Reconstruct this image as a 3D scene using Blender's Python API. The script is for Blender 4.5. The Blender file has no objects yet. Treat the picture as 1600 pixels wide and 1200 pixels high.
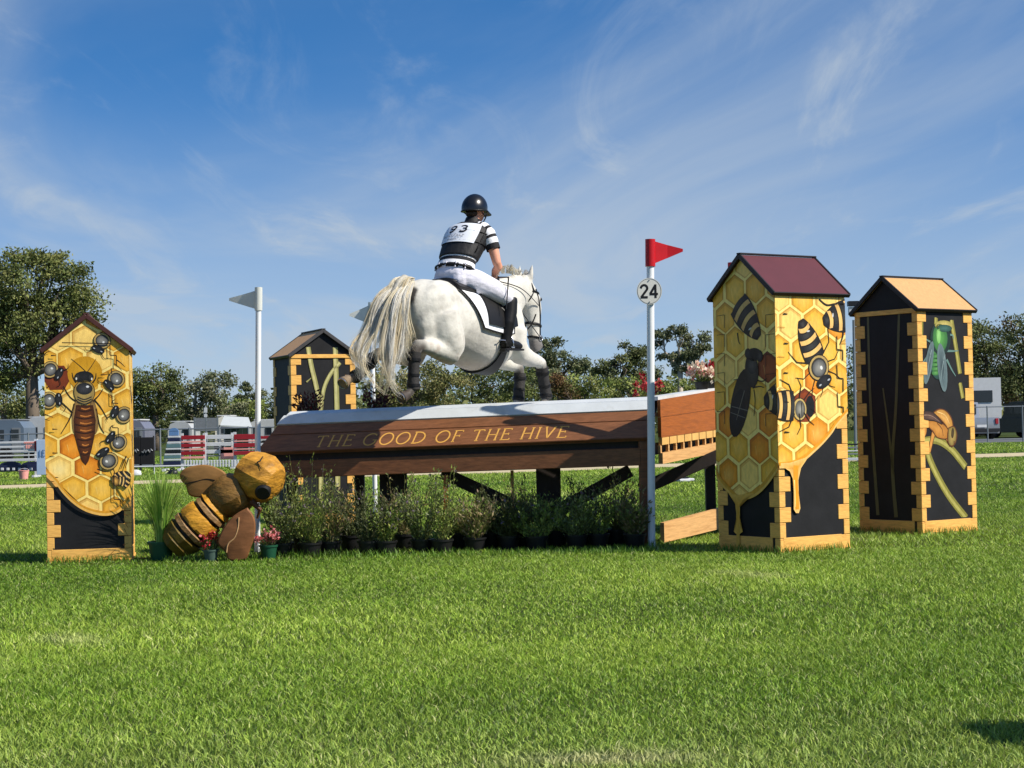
import bpy, bmesh, math, random
import numpy as np
from mathutils import Vector, Matrix

SC = bpy.context.scene
COL = SC.collection
R = math.radians

# ------------------------------------------------------------------ camera
FPX = 2800.0                      # focal length in pixels of the 1600 px wide photograph
PITCH, ROLL, EYE = R(1.33), R(1.2), 1.1
_f = Vector((0, math.cos(PITCH), math.sin(PITCH)))
_r0 = Vector((1, 0, 0))
_u0 = Vector((0, -math.sin(PITCH), math.cos(PITCH)))
_r = _r0 * math.cos(ROLL) - _u0 * math.sin(ROLL)
_u = _u0 * math.cos(ROLL) + _r0 * math.sin(ROLL)
CAMPOS = Vector((0, 0, EYE))
cam_data = bpy.data.cameras.new('camera')
cam = bpy.data.objects.new('camera', cam_data)
COL.objects.link(cam)
cam_data.sensor_width = 36.0
cam_data.lens = 36.0 * FPX / 1600.0
cam_data.clip_start = 0.1
cam_data.clip_end = 3000.0
cam.matrix_world = Matrix((
    (_r.x, _u.x, -_f.x, CAMPOS.x),
    (_r.y, _u.y, -_f.y, CAMPOS.y),
    (_r.z, _u.z, -_f.z, CAMPOS.z),
    (0, 0, 0, 1)))
SC.camera = cam


def at(u, v, Y):
    """world point at depth Y that the photograph shows at pixel (u, v)"""
    d = _f + _r * ((u - 800) / FPX) + _u * ((600 - v) / FPX)
    return CAMPOS + d * (Y / d.y)


def gnd(u, Y):
    """ground point at depth Y under pixel column u (near the horizon)"""
    p = at(u, 665, Y)
    return Vector((p.x, Y, 0.0))


# ------------------------------------------------------------------ sky, sun, exposure
SUN_EL, SUN_AZ = R(42), R(112)          # azimuth clockwise from +Y
SUN_DIR = Vector((math.sin(SUN_AZ) * math.cos(SUN_EL), math.cos(SUN_AZ) * math.cos(SUN_EL), math.sin(SUN_EL)))
world = bpy.data.worlds.new('World')
SC.world = world
world.use_nodes = True
wn, wl = world.node_tree.nodes, world.node_tree.links
wn.clear()


def wnode(t, **kw):
    n = wn.new(t)
    for k, v in kw.items():
        setattr(n, k, v)
    return n


def wmath(op, a, b=None):
    n = wn.new('ShaderNodeMath'); n.operation = op
    for i, x in enumerate((a, b)):
        if x is None:
            continue
        if isinstance(x, (int, float)):
            n.inputs[i].default_value = x
        else:
            wl.new(x, n.inputs[i])
    return n.outputs[0]


w_out = wnode('ShaderNodeOutputWorld')
w_bg = wnode('ShaderNodeBackground')
w_bg.inputs['Strength'].default_value = 0.09
w_tc = wnode('ShaderNodeTexCoord')
w_sep = wnode('ShaderNodeSeparateXYZ')
wl.new(w_tc.outputs['Generated'], w_sep.inputs[0])
# the clear air: look a little higher into the physical sky than the true elevation, for a deep autumn blue
w_up = wnode('ShaderNodeCombineXYZ')
wl.new(w_sep.outputs[0], w_up.inputs[0]); wl.new(w_sep.outputs[1], w_up.inputs[1])
w_z = wmath('ADD', wmath('MULTIPLY', w_sep.outputs[2], 1.8), 0.05)
wl.new(w_z, w_up.inputs[2])
w_nrm = wnode('ShaderNodeVectorMath', operation='NORMALIZE')
wl.new(w_up.outputs[0], w_nrm.inputs[0])
w_sky = wnode('ShaderNodeTexSky', sky_type='NISHITA')
w_sky.sun_disc = False
w_sky.sun_elevation = SUN_EL
w_sky.sun_rotation = SUN_AZ
w_sky.air_density = 1.0
w_sky.dust_density = 0.05
w_sky.ozone_density = 6.0
wl.new(w_nrm.outputs[0], w_sky.inputs[0])
# thin high cloud: streaks in a plane far overhead
w_zc = wmath('ADD', wmath('ABSOLUTE', w_sep.outputs[2]), 0.10)
w_px = wmath('DIVIDE', w_sep.outputs[0], w_zc)
w_py = wmath('DIVIDE', w_sep.outputs[1], w_zc)
w_pl = wnode('ShaderNodeCombineXYZ')
wl.new(w_px, w_pl.inputs[0]); wl.new(w_py, w_pl.inputs[1])


def cloud_layer(rot, scale, loc, nscale, detail, rough, dist, lo, hi):
    mp = wnode('ShaderNodeMapping')
    mp.inputs['Rotation'].default_value = (0, 0, R(rot))
    mp.inputs['Scale'].default_value = scale
    mp.inputs['Location'].default_value = loc
    wl.new(w_pl.outputs[0], mp.inputs[0])
    nz = wnode('ShaderNodeTexNoise')
    nz.inputs['Scale'].default_value = nscale
    nz.inputs['Detail'].default_value = detail
    nz.inputs['Roughness'].default_value = rough
    nz.inputs['Distortion'].default_value = dist
    wl.new(mp.outputs[0], nz.inputs['Vector'])
    mr = wnode('ShaderNodeMapRange', interpolation_type='SMOOTHSTEP')
    mr.inputs[1].default_value = lo; mr.inputs[2].default_value = hi
    wl.new(nz.outputs['Fac'], mr.inputs[0])
    return mr.outputs[0]


c1 = cloud_layer(24, (0.55, 0.22, 1), (2.3, 0.7, 0), 1.45, 7, 0.54, 0.85, 0.41, 0.78)
c2 = cloud_layer(-38, (1.3, 0.35, 1), (0.4, 3.1, 0), 2.1, 9, 0.61, 1.5, 0.49, 0.84)
c3 = cloud_layer(10, (0.25, 0.2, 1), (5.0, 1.0, 0), 1.2, 4, 0.5, 0.3, 0.30, 0.75)
w_c = wmath('ADD', wmath('MULTIPLY', c1, 0.56), wmath('MULTIPLY', c2, 0.42))
w_c = wmath('ADD', w_c, wmath('MULTIPLY', c3, 0.11))
# the veil thickens towards the horizon, as a layer of even height does
w_veil = wnode('ShaderNodeMapRange', interpolation_type='SMOOTHSTEP')
w_veil.inputs[1].default_value = 0.21; w_veil.inputs[2].default_value = 0.02
w_veil.inputs[3].default_value = 0.0; w_veil.inputs[4].default_value = 0.62
wl.new(w_sep.outputs[2], w_veil.inputs[0])
w_c = wmath('ADD', w_c, w_veil.outputs[0])
w_c = wmath('MINIMUM', w_c, 0.85)
w_mix = wnode('ShaderNodeMix', data_type='RGBA')
w_mix.inputs['B'].default_value = (4.1, 4.75, 5.5, 1)
wl.new(w_c, w_mix.inputs['Factor'])
w_hs = wnode('ShaderNodeHueSaturation')
w_hs.inputs['Saturation'].default_value = 1.28
w_hs.inputs['Value'].default_value = 1.15
wl.new(w_sky.outputs[0], w_hs.inputs['Color'])
wl.new(w_hs.outputs[0], w_mix.inputs['A'])
wl.new(w_mix.outputs['Result'], w_bg.inputs['Color'])
wl.new(w_bg.outputs[0], w_out.inputs[0])

sun_data = bpy.data.lights.new('sun', 'SUN')
sun_data.energy = 4.8
sun_data.angle = R(0.55)
sun_data.color = (1.0, 0.93, 0.82)
sun = bpy.data.objects.new('sun', sun_data)
COL.objects.link(sun)
sun.location = (20, -10, 30)
sun.rotation_euler = SUN_DIR.to_track_quat('Z', 'Y').to_euler()

vs = SC.view_settings
vs.view_transform = 'Standard'
vs.look = 'None'
vs.exposure = 0.42
vs.gamma = 1.0
vs.use_curve_mapping = False
SC.cycles.use_denoising = True
SC.cycles.max_bounces = 6
SC.cycles.transparent_max_bounces = 6

# ------------------------------------------------------------------ colours and materials
def lin(c):
    return c / 12.92 if c <= 0.04045 else ((c + 0.055) / 1.055) ** 2.4


def rgb(r, g, b):
    return (lin(r / 255), lin(g / 255), lin(b / 255))


MATS = {}


def mat(name, base=None, rough=0.6, var=0.12, nscale=8.0, bump=0.0, bscale=None, spec=0.4, metal=0.0, attr=False,
        stretch=None, dark=None, trans=0.0, sheen=0.0, emit=None):
    """a procedural material: base colour broken up by noise, optional grain (stretch), bump and translucency"""
    if name in MATS:
        return MATS[name]
    m = bpy.data.materials.new(name)
    m.use_nodes = True
    n, l = m.node_tree.nodes, m.node_tree.links
    b = n['Principled BSDF']
    b.inputs['Roughness'].default_value = rough
    b.inputs['Specular IOR Level'].default_value = spec
    b.inputs['Metallic'].default_value = metal
    if sheen:
        b.inputs['Sheen Weight'].default_value = sheen
    tc = n.new('ShaderNodeTexCoord')
    mp = n.new('ShaderNodeMapping')
    l.new(tc.outputs['Object'], mp.inputs[0])
    if stretch:
        mp.inputs['Scale'].default_value = stretch
    nz = n.new('ShaderNodeTexNoise')
    nz.inputs['Scale'].default_value = nscale
    nz.inputs['Detail'].default_value = 6
    nz.inputs['Roughness'].default_value = 0.62
    l.new(mp.outputs[0], nz.inputs['Vector'])
    if attr:
        src = n.new('ShaderNodeAttribute'); src.attribute_name = 'Col'
        cin = src.outputs['Color']
    else:
        src = n.new('ShaderNodeRGB'); src.outputs[0].default_value = (*base, 1)
        cin = src.outputs[0]
    mr = n.new('ShaderNodeMapRange')
    mr.inputs[1].default_value = 0.28; mr.inputs[2].default_value = 0.72
    mr.inputs[3].default_value = 1 - var; mr.inputs[4].default_value = 1 + var
    l.new(nz.outputs['Fac'], mr.inputs[0])
    mul = n.new('ShaderNodeVectorMath'); mul.operation = 'SCALE'
    l.new(cin, mul.inputs[0]); l.new(mr.outputs[0], mul.inputs['Scale'])
    cout = mul.outputs[0]
    if dark is not None:      # a second, blotchy tone: stains, knots, old paint
        nz2 = n.new('ShaderNodeTexNoise')
        nz2.inputs['Scale'].default_value = nscale * 0.37
        nz2.inputs['Detail'].default_value = 8
        nz2.inputs['Roughness'].default_value = 0.7
        l.new(mp.outputs[0], nz2.inputs['Vector'])
        mr2 = n.new('ShaderNodeMapRange')
        mr2.inputs[1].default_value = 0.50; mr2.inputs[2].default_value = 0.72
        l.new(nz2.outputs['Fac'], mr2.inputs[0])
        mx = n.new('ShaderNodeMix'); mx.data_type = 'RGBA'
        l.new(mr2.outputs[0], mx.inputs['Factor'])
        l.new(cout, mx.inputs['A'])
        mx.inputs['B'].default_value = (*dark, 1)
        cout = mx.outputs['Result']
    l.new(cout, b.inputs['Base Color'])
    if bump:
        nb = nz
        if bscale:
            nb = n.new('ShaderNodeTexNoise')
            nb.inputs['Scale'].default_value = bscale
            nb.inputs['Detail'].default_value = 5
            l.new(mp.outputs[0], nb.inputs['Vector'])
        bp = n.new('ShaderNodeBump')
        bp.inputs['Strength'].default_value = bump
        bp.inputs['Distance'].default_value = 0.01
        l.new(nb.outputs['Fac'], bp.inputs['Height'])
        l.new(bp.outputs[0], b.inputs['Normal'])
    if trans:
        tr = n.new('ShaderNodeBsdfTranslucent')
        l.new(cout, tr.inputs['Color'])
        ms = n.new('ShaderNodeMixShader')
        ms.inputs[0].default_value = trans
        out = n['Material Output']
        l.new(b.outputs[0], ms.inputs[1]); l.new(tr.outputs[0], ms.inputs[2])
        l.new(ms.outputs[0], out.inputs['Surface'])
    MATS[name] = m
    return m


# ------------------------------------------------------------------ object helpers
def tag(o, label=None, cat=None, group=None, kind=None):
    if label: o['label'] = label
    if cat: o['category'] = cat
    if group: o['group'] = group
    if kind: o['kind'] = kind
    return o


def empty(name, loc=(0, 0, 0), rz=0.0, label=None, cat=None, group=None):
    o = bpy.data.objects.new(name, None)
    o.empty_display_size = 0.1
    COL.objects.link(o)
    o.location = loc
    o.rotation_euler = (0, 0, rz)
    return tag(o, label, cat, group)


def root_of(o):
    while o.parent:
        o = o.parent
    return o


def link_mesh(name, me, parent=None, loc=None, rz=0.0):
    o = bpy.data.objects.new(name, me)
    COL.objects.link(o)
    if parent is not None:
        o.parent = parent
    if loc is not None:
        o.location = loc
    if rz:
        o.rotation_euler = (0, 0, rz)
    return o


def np_mesh(name, verts, faces, cols=None, smooth=False, mats=()):
    """verts (n,3); faces (m,k) array of one size; cols (m,3) per face or (n,3) per vertex"""
    verts = np.asarray(verts, np.float32); faces = np.asarray(faces, np.int32)
    me = bpy.data.meshes.new(name)
    m, k = faces.shape
    me.vertices.add(len(verts)); me.vertices.foreach_set('co', verts.ravel())
    me.loops.add(m * k); me.loops.foreach_set('vertex_index', faces.ravel())
    me.polygons.add(m)
    me.polygons.foreach_set('loop_start', np.arange(0, m * k, k, dtype=np.int32))
    me.polygons.foreach_set('loop_total', np.full(m, k, np.int32))
    if smooth:
        me.polygons.foreach_set('use_smooth', np.ones(m, bool))
    me.update(calc_edges=True)
    if cols is not None:
        cols = np.asarray(cols, np.float32)
        rgba = np.ones((len(cols), 4), np.float32); rgba[:, :3] = cols
        if len(cols) == m and len(cols) != len(verts):
            a = me.color_attributes.new('Col', 'FLOAT_COLOR', 'CORNER')
            a.data.foreach_set('color', np.repeat(rgba, k, axis=0).ravel())
        else:
            a = me.color_attributes.new('Col', 'FLOAT_COLOR', 'POINT')
            a.data.foreach_set('color', rgba.ravel())
    for mm in mats:
        me.materials.append(mm)
    return me


class MB:
    """collects faces; build() links them as one mesh object"""
    def __init__(self):
        self.v, self.f, self.c, self.cur = [], [], [], (0.8, 0.8, 0.8)

    def add(self, vs, fs, col=None):
        o = len(self.v)
        self.v += [tuple(x) for x in vs]
        self.f += [tuple(i + o for i in f) for f in fs]
        self.c += [col or self.cur] * len(fs)
        return self

    def box(self, c, s, M=None, ch=0.0, col=None):
        """box of full size s at c, with chamfered edges when ch > 0; M a 3x3 or 4x4 applied to the local box before moving to c"""
        hx, hy, hz = s[0] / 2, s[1] / 2, s[2] / 2
        if ch <= 0:
            vs = [(x, y, z) for x in (-hx, hx) for y in (-hy, hy) for z in (-hz, hz)]
            fs = [(0, 1, 3, 2), (4, 6, 7, 5), (0, 4, 5, 1), (2, 3, 7, 6), (0, 2, 6, 4), (1, 5, 7, 3)]
        else:
            ch = min(ch, hx * .45, hy * .45, hz * .45)
            vs, idx = [], {}
            for sx in (-1, 1):
                for sy in (-1, 1):
                    for sz in (-1, 1):
                        for a in range(3):
                            p = [sx * hx, sy * hy, sz * hz]
                            for b in range(3):
                                if b != a:
                                    p[b] -= (sx, sy, sz)[b] * ch
                            idx[(sx, sy, sz, a)] = len(vs); vs.append(tuple(p))
            fs = []
            for a in range(3):
                b, c2 = (a + 1) % 3, (a + 2) % 3
                for s1 in (-1, 1):
                    q = []
                    for (sb, sc) in ((-1, -1), (1, -1), (1, 1), (-1, 1)):
                        k = [0, 0, 0]; k[a] = s1; k[b] = sb; k[c2] = sc
                        q.append(idx[(*k, a)])
                    fs.append(tuple(q if s1 > 0 else q[::-1]))
            for a in range(3):
                b, c2 = (a + 1) % 3, (a + 2) % 3
                for sb in (-1, 1):
                    for sc in (-1, 1):
                        def kk(sa, ax):
                            k = [0, 0, 0]; k[a] = sa; k[b] = sb; k[c2] = sc
                            return idx[(*k, ax)]
                        q = [kk(-1, b), kk(1, b), kk(1, c2), kk(-1, c2)]
                        fs.append(tuple(q if sb * sc > 0 else q[::-1]))
            for sx in (-1, 1):
                for sy in (-1, 1):
                    for sz in (-1, 1):
                        q = [idx[(sx, sy, sz, a)] for a in range(3)]
                        fs.append(tuple(q if sx * sy * sz > 0 else q[::-1]))
        c = Vector(c)
        if M is not None:
            M3 = M.to_3x3() if len(M) == 4 else M
            vs = [M3 @ Vector(v) + c for v in vs]
        else:
            vs = [Vector(v) + c for v in vs]
        return self.add(vs, fs, col)

    def beam(self, p, q, w, h, up=(0, 0, 1), ch=0.0, col=None):
        """bar from p to q, w wide (sideways) and h high"""
        p, q = Vector(p), Vector(q)
        x = (q - p); L = x.length; x.normalize()
        y = Vector(up).cross(x); y.normalize()
        z = x.cross(y)
        M = Matrix((x, y, z)).transposed()
        return self.box((p + q) / 2, (L, w, h), M, ch, col)

    def tube(self, pts, rad, n=8, cap=True, col=None, flat=1.0):
        """round tube along pts, rad a number or list"""
        pts = [Vector(p) for p in pts]
        if isinstance(rad, (int, float)):
            rad = [rad] * len(pts)
        o = len(self.v); ref = Vector((0.31, 0.2, 0.93)); fs = []
        for i, p in enumerate(pts):
            t = (pts[min(i + 1, len(pts) - 1)] - pts[max(i - 1, 0)])
            if t.length < 1e-9: t = Vector((0, 0, 1))
            t.normalize()
            a = ref - t * ref.dot(t)
            if a.length < 1e-3: a = Vector((1, 0, 0)) - t * t.x
            a.normalize(); ref = a; b = t.cross(a)
            for k in range(n):
                g = 2 * math.pi * k / n
                self.v.append(tuple(p + (a * math.cos(g) + b * math.sin(g) * flat) * rad[i]))
        for i in range(len(pts) - 1):
            for k in range(n):
                k2 = (k + 1) % n
                fs.append((o + i * n + k, o + i * n + k2, o + (i + 1) * n + k2, o + (i + 1) * n + k))
        if cap:
            fs.append(tuple(o + k for k in range(n))[::-1])
            fs.append(tuple(o + (len(pts) - 1) * n + k for k in range(n)))
        self.f += fs; self.c += [col or self.cur] * len(fs)
        return self

    def loft(self, secs, n=16, col=None):
        """secs: list of (centre, axis_a, axis_b) half-axes vectors; closed with caps"""
        o = len(self.v); fs = []
        for c, a, b in secs:
            c, a, b = Vector(c), Vector(a), Vector(b)
            for k in range(n):
                g = 2 * math.pi * k / n
                self.v.append(tuple(c + a * math.cos(g) + b * math.sin(g)))
        for i in range(len(secs) - 1):
            for k in range(n):
                k2 = (k + 1) % n
                fs.append((o + i * n + k, o + i * n + k2, o + (i + 1) * n + k2, o + (i + 1) * n + k))
        fs.append(tuple(o + k for k in range(n))[::-1])
        fs.append(tuple(o + (len(secs) - 1) * n + k for k in range(n)))
        self.f += fs; self.c += [col or self.cur] * len(fs)
        return self

    def lathe(self, prof, c=(0, 0, 0), n=16, col=None):
        """prof: list of (radius, z)"""
        return self.loft([((c[0], c[1], c[2] + z), (max(r, 1e-4), 0, 0), (0, max(r, 1e-4), 0)) for r, z in prof], n, col)

    def ball(self, c, r, n=10, col=None):
        """ellipsoid; r number or (rx, ry, rz)"""
        if isinstance(r, (int, float)): r = (r, r, r)
        m = max(4, n // 2)
        secs = []
        for i in range(m + 1):
            t = -math.pi / 2 + math.pi * i / m
            k = max(math.cos(t), 0.02)
            secs.append(((c[0], c[1], c[2] + r[2] * math.sin(t)), (r[0] * k, 0, 0), (0, r[1] * k, 0)))
        return self.loft(secs, n, col)

    def prism(self, poly, d0, d1, fr, col=None):
        """polygon (list of 2-D points) extruded from depth d0 to d1; fr(x, y, d) gives the 3-D point"""
        n = len(poly)
        vs = [fr(x, y, d0) for x, y in poly] + [fr(x, y, d1) for x, y in poly]
        fs = [tuple(range(n)), tuple(range(n, 2 * n))[::-1]]
        for i in range(n):
            j = (i + 1) % n
            fs.append((i, i + n, j + n, j))
        return self.add(vs, fs, col)

    def mesh(self, name, mats=(), smooth=False, recalc=True, attr=False, off=None):
        me = bpy.data.meshes.new(name)
        vs = self.v
        if off is not None:
            vs = [(a[0] - off[0], a[1] - off[1], a[2] - off[2]) for a in vs]
        me.from_pydata(vs, [], self.f)
        if attr:
            ca = me.color_attributes.new('Col', 'FLOAT_COLOR', 'CORNER')
            arr = []
            for f, c in zip(self.f, self.c):
                arr += [c[0], c[1], c[2], 1.0] * len(f)
            ca.data.foreach_set('color', arr)
        if recalc:
            bm = bmesh.new(); bm.from_mesh(me)
            bmesh.ops.recalc_face_normals(bm, faces=bm.faces)
            bm.to_mesh(me); bm.free()
        if smooth:
            me.polygons.foreach_set('use_smooth', [True] * len(me.polygons))
        if not isinstance(mats, (list, tuple)):
            mats = [mats]
        for m in mats:
            me.materials.append(m)
        return me

    def build(self, name, m, parent=None, smooth=False, world=False, attr=False, recalc=True):
        """world=True: the points are world points and the parent's root is only moved, not turned"""
        off = None
        if world and parent is not None:
            off = root_of(parent).location
        me = self.mesh(name, m, smooth, recalc, attr, off)
        return link_mesh(name, me, parent)


def auto_smooth(o, ang=40):
    me = o.data
    bm = bmesh.new(); bm.from_mesh(me)
    for f in bm.faces: f.smooth = True
    for e in bm.edges:
        if len(e.link_faces) == 2 and e.calc_face_angle(0) > R(ang): e.smooth = False
    bm.to_mesh(me); bm.free()
    return o


def remesh(mb, name, voxel, m, parent=None, smooth=3, off=None, sub=False):
    """weld overlapping closed shapes into one continuous smooth skin"""
    me = mb.mesh(name + '_raw', (), False, True, off=off)
    o = bpy.data.objects.new(name, me); COL.objects.link(o)
    md = o.modifiers.new('r', 'REMESH'); md.mode = 'VOXEL'; md.voxel_size = voxel; md.use_smooth_shade = True
    if smooth:
        s = o.modifiers.new('s', 'SMOOTH'); s.factor = 0.5; s.iterations = smooth
    dg = bpy.context.evaluated_depsgraph_get()
    dg.update()
    me2 = bpy.data.meshes.new_from_object(o.evaluated_get(dg), depsgraph=dg)
    o.modifiers.clear(); o.data = me2
    bpy.data.meshes.remove(me)
    me2.name = name
    me2.polygons.foreach_set('use_smooth', [True] * len(me2.polygons))
    me2.materials.clear(); me2.materials.append(m)
    if parent is not None: o.parent = parent
    return o


def copy_tree(o, parent=None):
    c = o.copy(); COL.objects.link(c); c.parent = parent
    for ch in list(o.children): copy_tree(ch, c)
    return c


# ------------------------------------------------------------------ the setting: ground
def ground_material():
    m = bpy.data.materials.new('turf_ground'); m.use_nodes = True
    n, l = m.node_tree.nodes, m.node_tree.links
    b = n['Principled BSDF']; b.inputs['Roughness'].default_value = 0.9; b.inputs['Specular IOR Level'].default_value = 0.15
    tc = n.new('ShaderNodeTexCoord')
    def noise(scale, detail=5, stretch=None):
        mp = n.new('ShaderNodeMapping'); l.new(tc.outputs['Object'], mp.inputs[0])
        if stretch: mp.inputs['Scale'].default_value = stretch
        z = n.new('ShaderNodeTexNoise'); z.inputs['Scale'].default_value = scale; z.inputs['Detail'].default_value = detail
        z.inputs['Roughness'].default_value = 0.65
        l.new(mp.outputs[0], z.inputs['Vector']); return z.outputs['Fac']
    def ramp(fac, a, ca, bb, cb):
        r = n.new('ShaderNodeValToRGB'); l.new(fac, r.inputs[0])
        r.color_ramp.elements[0].position = a; r.color_ramp.elements[0].color = (*ca, 1)
        r.color_ramp.elements[1].position = bb; r.color_ramp.elements[1].color = (*cb, 1)
        return r.outputs[0]
    fine = ramp(noise(34, 6), 0.3, (0.026, 0.040, 0.007), 0.75, (0.085, 0.115, 0.022))
    big = ramp(noise(0.35, 4, (1, 0.6, 1)), 0.38, (0.78, 0.86, 0.75), 0.66, (1.12, 1.06, 1.0))
    dry = noise(1.1, 7)
    mul = n.new('ShaderNodeMix'); mul.data_type = 'RGBA'; mul.blend_type = 'MULTIPLY'; mul.inputs['Factor'].default_value = 1
    l.new(fine, mul.inputs['A']); l.new(big, mul.inputs['B'])
    mr = n.new('ShaderNodeMapRange'); mr.inputs[1].default_value = 0.58; mr.inputs[2].default_value = 0.8; mr.inputs[4].default_value = 0.45
    l.new(dry, mr.inputs[0])
    mx = n.new('ShaderNodeMix'); mx.data_type = 'RGBA'; l.new(mr.outputs[0], mx.inputs['Factor'])
    l.new(mul.outputs['Result'], mx.inputs['A']); mx.inputs['B'].default_value = (0.16, 0.165, 0.06, 1)
    l.new(mx.outputs['Result'], b.inputs['Base Color'])
    bp = n.new('ShaderNodeBump'); bp.inputs['Strength'].default_value = 0.7; bp.inputs['Distance'].default_value = 0.03
    l.new(noise(60, 4), bp.inputs['Height']); l.new(bp.outputs[0], b.inputs['Normal'])
    return m


M_turf = ground_material()
g = MB(); g.add([(-1600, -60, 0), (1600, -60, 0), (1600, 2200, 0), (-1600, 2200, 0)], [(0, 1, 2, 3)])
tag(g.build('ground', M_turf), 'mown green grass of the showground', kind='structure')

M_sand = mat('sand', (0.52, 0.43, 0.26), 0.95, 0.12, 3.0, 0.3, 20)
pl, pr = at(-300, 770, 40), at(1900, 700, 50)
def track_edge(u, v):
    d = _f + _r * ((u - 800) / FPX) + _u * ((600 - v) / FPX)
    return CAMPOS + d * (-EYE / d.z)
st = MB()
top, bot = [], []
for i in range(25):
    u = -500 + i * (2600 / 24)
    vc = 758 - (u - 100) * (758 - 712.5) / 1420
    wob = 0.6 * math.sin(i * 1.7)
    bot.append(track_edge(u, vc + 2.9 + wob)); top.append(track_edge(u, vc - 2.6 + wob * .5))
for i in range(24):
    st.add([(p.x, p.y, 0.006) for p in (bot[i], bot[i + 1], top[i + 1], top[i])], [(0, 1, 2, 3)])
tag(st.build('sand_track', M_sand), 'pale sand track crossing the grass behind the jump', kind='structure')
M_road = mat('asphalt', (0.11, 0.115, 0.12), 0.9, 0.15, 2.0)
rd = MB()
ra, rb2 = track_edge(1440, 694), track_edge(1800, 686)
ra2, rb3 = track_edge(1440, 688), track_edge(1800, 680)
rd.add([(p.x, p.y, 0.006) for p in (ra, rb2, rb3, ra2)], [(0, 1, 2, 3)])
tag(rd.build('road', M_road), 'grey service road behind the wire fence', kind='structure')
# ------------------------------------------------------------------ painting on flat faces
def proj(p):
    d = Vector(p) - CAMPOS
    k = FPX / d.dot(_f)
    return (800 + d.dot(_r) * k, 600 - d.dot(_u) * k)


class Paint:
    """thin coats of paint on one flat face: polygons with vertex colours, clipped to the convex face outline"""
    LAY = 0.00035

    def __init__(self, frame, clip):
        self.fr, self.clip = frame, clip      # frame(s, t, off) -> local point; clip: convex outline, counter-clockwise
        self.v, self.f, self.c = [], [], []

    def poly(self, pts, cols, lay):
        P = [(*p, *c) for p, c in zip(pts, cols)]
        n = len(self.clip)
        for i in range(n):
            (x0, y0), (x1, y1) = self.clip[i], self.clip[(i + 1) % n]
            nx, ny = y0 - y1, x1 - x0
            out = []
            for j in range(len(P)):
                a, b = P[j], P[(j + 1) % len(P)]
                da = (a[0] - x0) * nx + (a[1] - y0) * ny
                db = (b[0] - x0) * nx + (b[1] - y0) * ny
                if da >= 0: out.append(a)
                if (da >= 0) != (db >= 0):
                    k = da / (da - db)
                    out.append(tuple(a[q] + (b[q] - a[q]) * k for q in range(5)))
            P = out
            if len(P) < 3: return
        o = len(self.v)
        for p in P:
            self.v.append(tuple(self.fr(p[0], p[1], lay * self.LAY)))
            self.c.append((p[2], p[3], p[4], 1.0))
        self.f.append(tuple(range(o, o + len(P))))

    def fan(self, pts, rim, cen, lay, c=None):
        if c is None:
            c = (sum(p[0] for p in pts) / len(pts), sum(p[1] for p in pts) / len(pts))
        for i in range(len(pts)):
            self.poly([c, pts[i], pts[(i + 1) % len(pts)]], [cen, rim, rim], lay)

    def flat(self, pts, col, lay):
        self.fan(pts, col, col, lay)

    def oval(self, x, y, rx, ry, ang, rim, cen, lay, n=18, wob=0.0):
        ca, sa = math.cos(ang), math.sin(ang)
        pts = []
        for k in range(n):
            g = 2 * math.pi * k / n
            q = 1 + wob * math.sin(3 * g + x * 40)
            u, w = rx * math.cos(g) * q, ry * math.sin(g) * q
            pts.append((x + u * ca - w * sa, y + u * sa + w * ca))
        self.fan(pts, rim, cen, lay, (x, y))

    def line(self, pts, w, col, lay, w2=None):
        n = len(pts)
        if w2 is None: w2 = w
        L, Rr = [], []
        for i in range(n):
            a, b = pts[max(i - 1, 0)], pts[min(i + 1, n - 1)]
            dx, dy = b[0] - a[0], b[1] - a[1]
            q = math.hypot(dx, dy) or 1
            ww = (w + (w2 - w) * i / max(1, n - 1)) / 2
            L.append((pts[i][0] - dy / q * ww, pts[i][1] + dx / q * ww))
            Rr.append((pts[i][0] + dy / q * ww, pts[i][1] - dx / q * ww))
        for i in range(n - 1):
            self.poly([Rr[i], Rr[i + 1], L[i + 1], L[i]], [col] * 4, lay)

    def curve(self, pts, w, col, lay, w2=None, n=14):
        self.line(spline(pts, n), w, col, lay, w2)

    def build(self, name, parent, m):
        out = self.fr(0, 0, 1) - self.fr(0, 0, 0)
        for i, f in enumerate(self.f):          # every coat faces outwards
            n = Vector((0, 0, 0))
            a0 = Vector(self.v[f[0]])
            for j in range(1, len(f) - 1):
                n += (Vector(self.v[f[j]]) - a0).cross(Vector(self.v[f[j + 1]]) - a0)
            if n.dot(out) < 0: self.f[i] = f[::-1]
        me = bpy.data.meshes.new(name)
        me.from_pydata(self.v, [], self.f)
        ca = me.color_attributes.new('Col', 'FLOAT_COLOR', 'POINT')
        ca.data.foreach_set('color', [x for c in self.c for x in c])
        me.materials.append(m)
        o = link_mesh(name, me, parent)
        return o


def spline(pts, n=14):
    """Catmull-Rom through pts (any dimension)"""
    out = []
    P = [pts[0]] + list(pts) + [pts[-1]]
    for i in range(1, len(P) - 2):
        for k in range(n):
            t = k / n
            out.append(tuple(0.5 * (2 * b + (c - a) * t + (2 * a - 5 * b + 4 * c - d) * t * t + (3 * b - a - 3 * c + d) * t ** 3)
                             for a, b, c, d in zip(P[i - 1], P[i], P[i + 1], P[i + 2])))
    out.append(tuple(pts[-1]))
    return out


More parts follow.
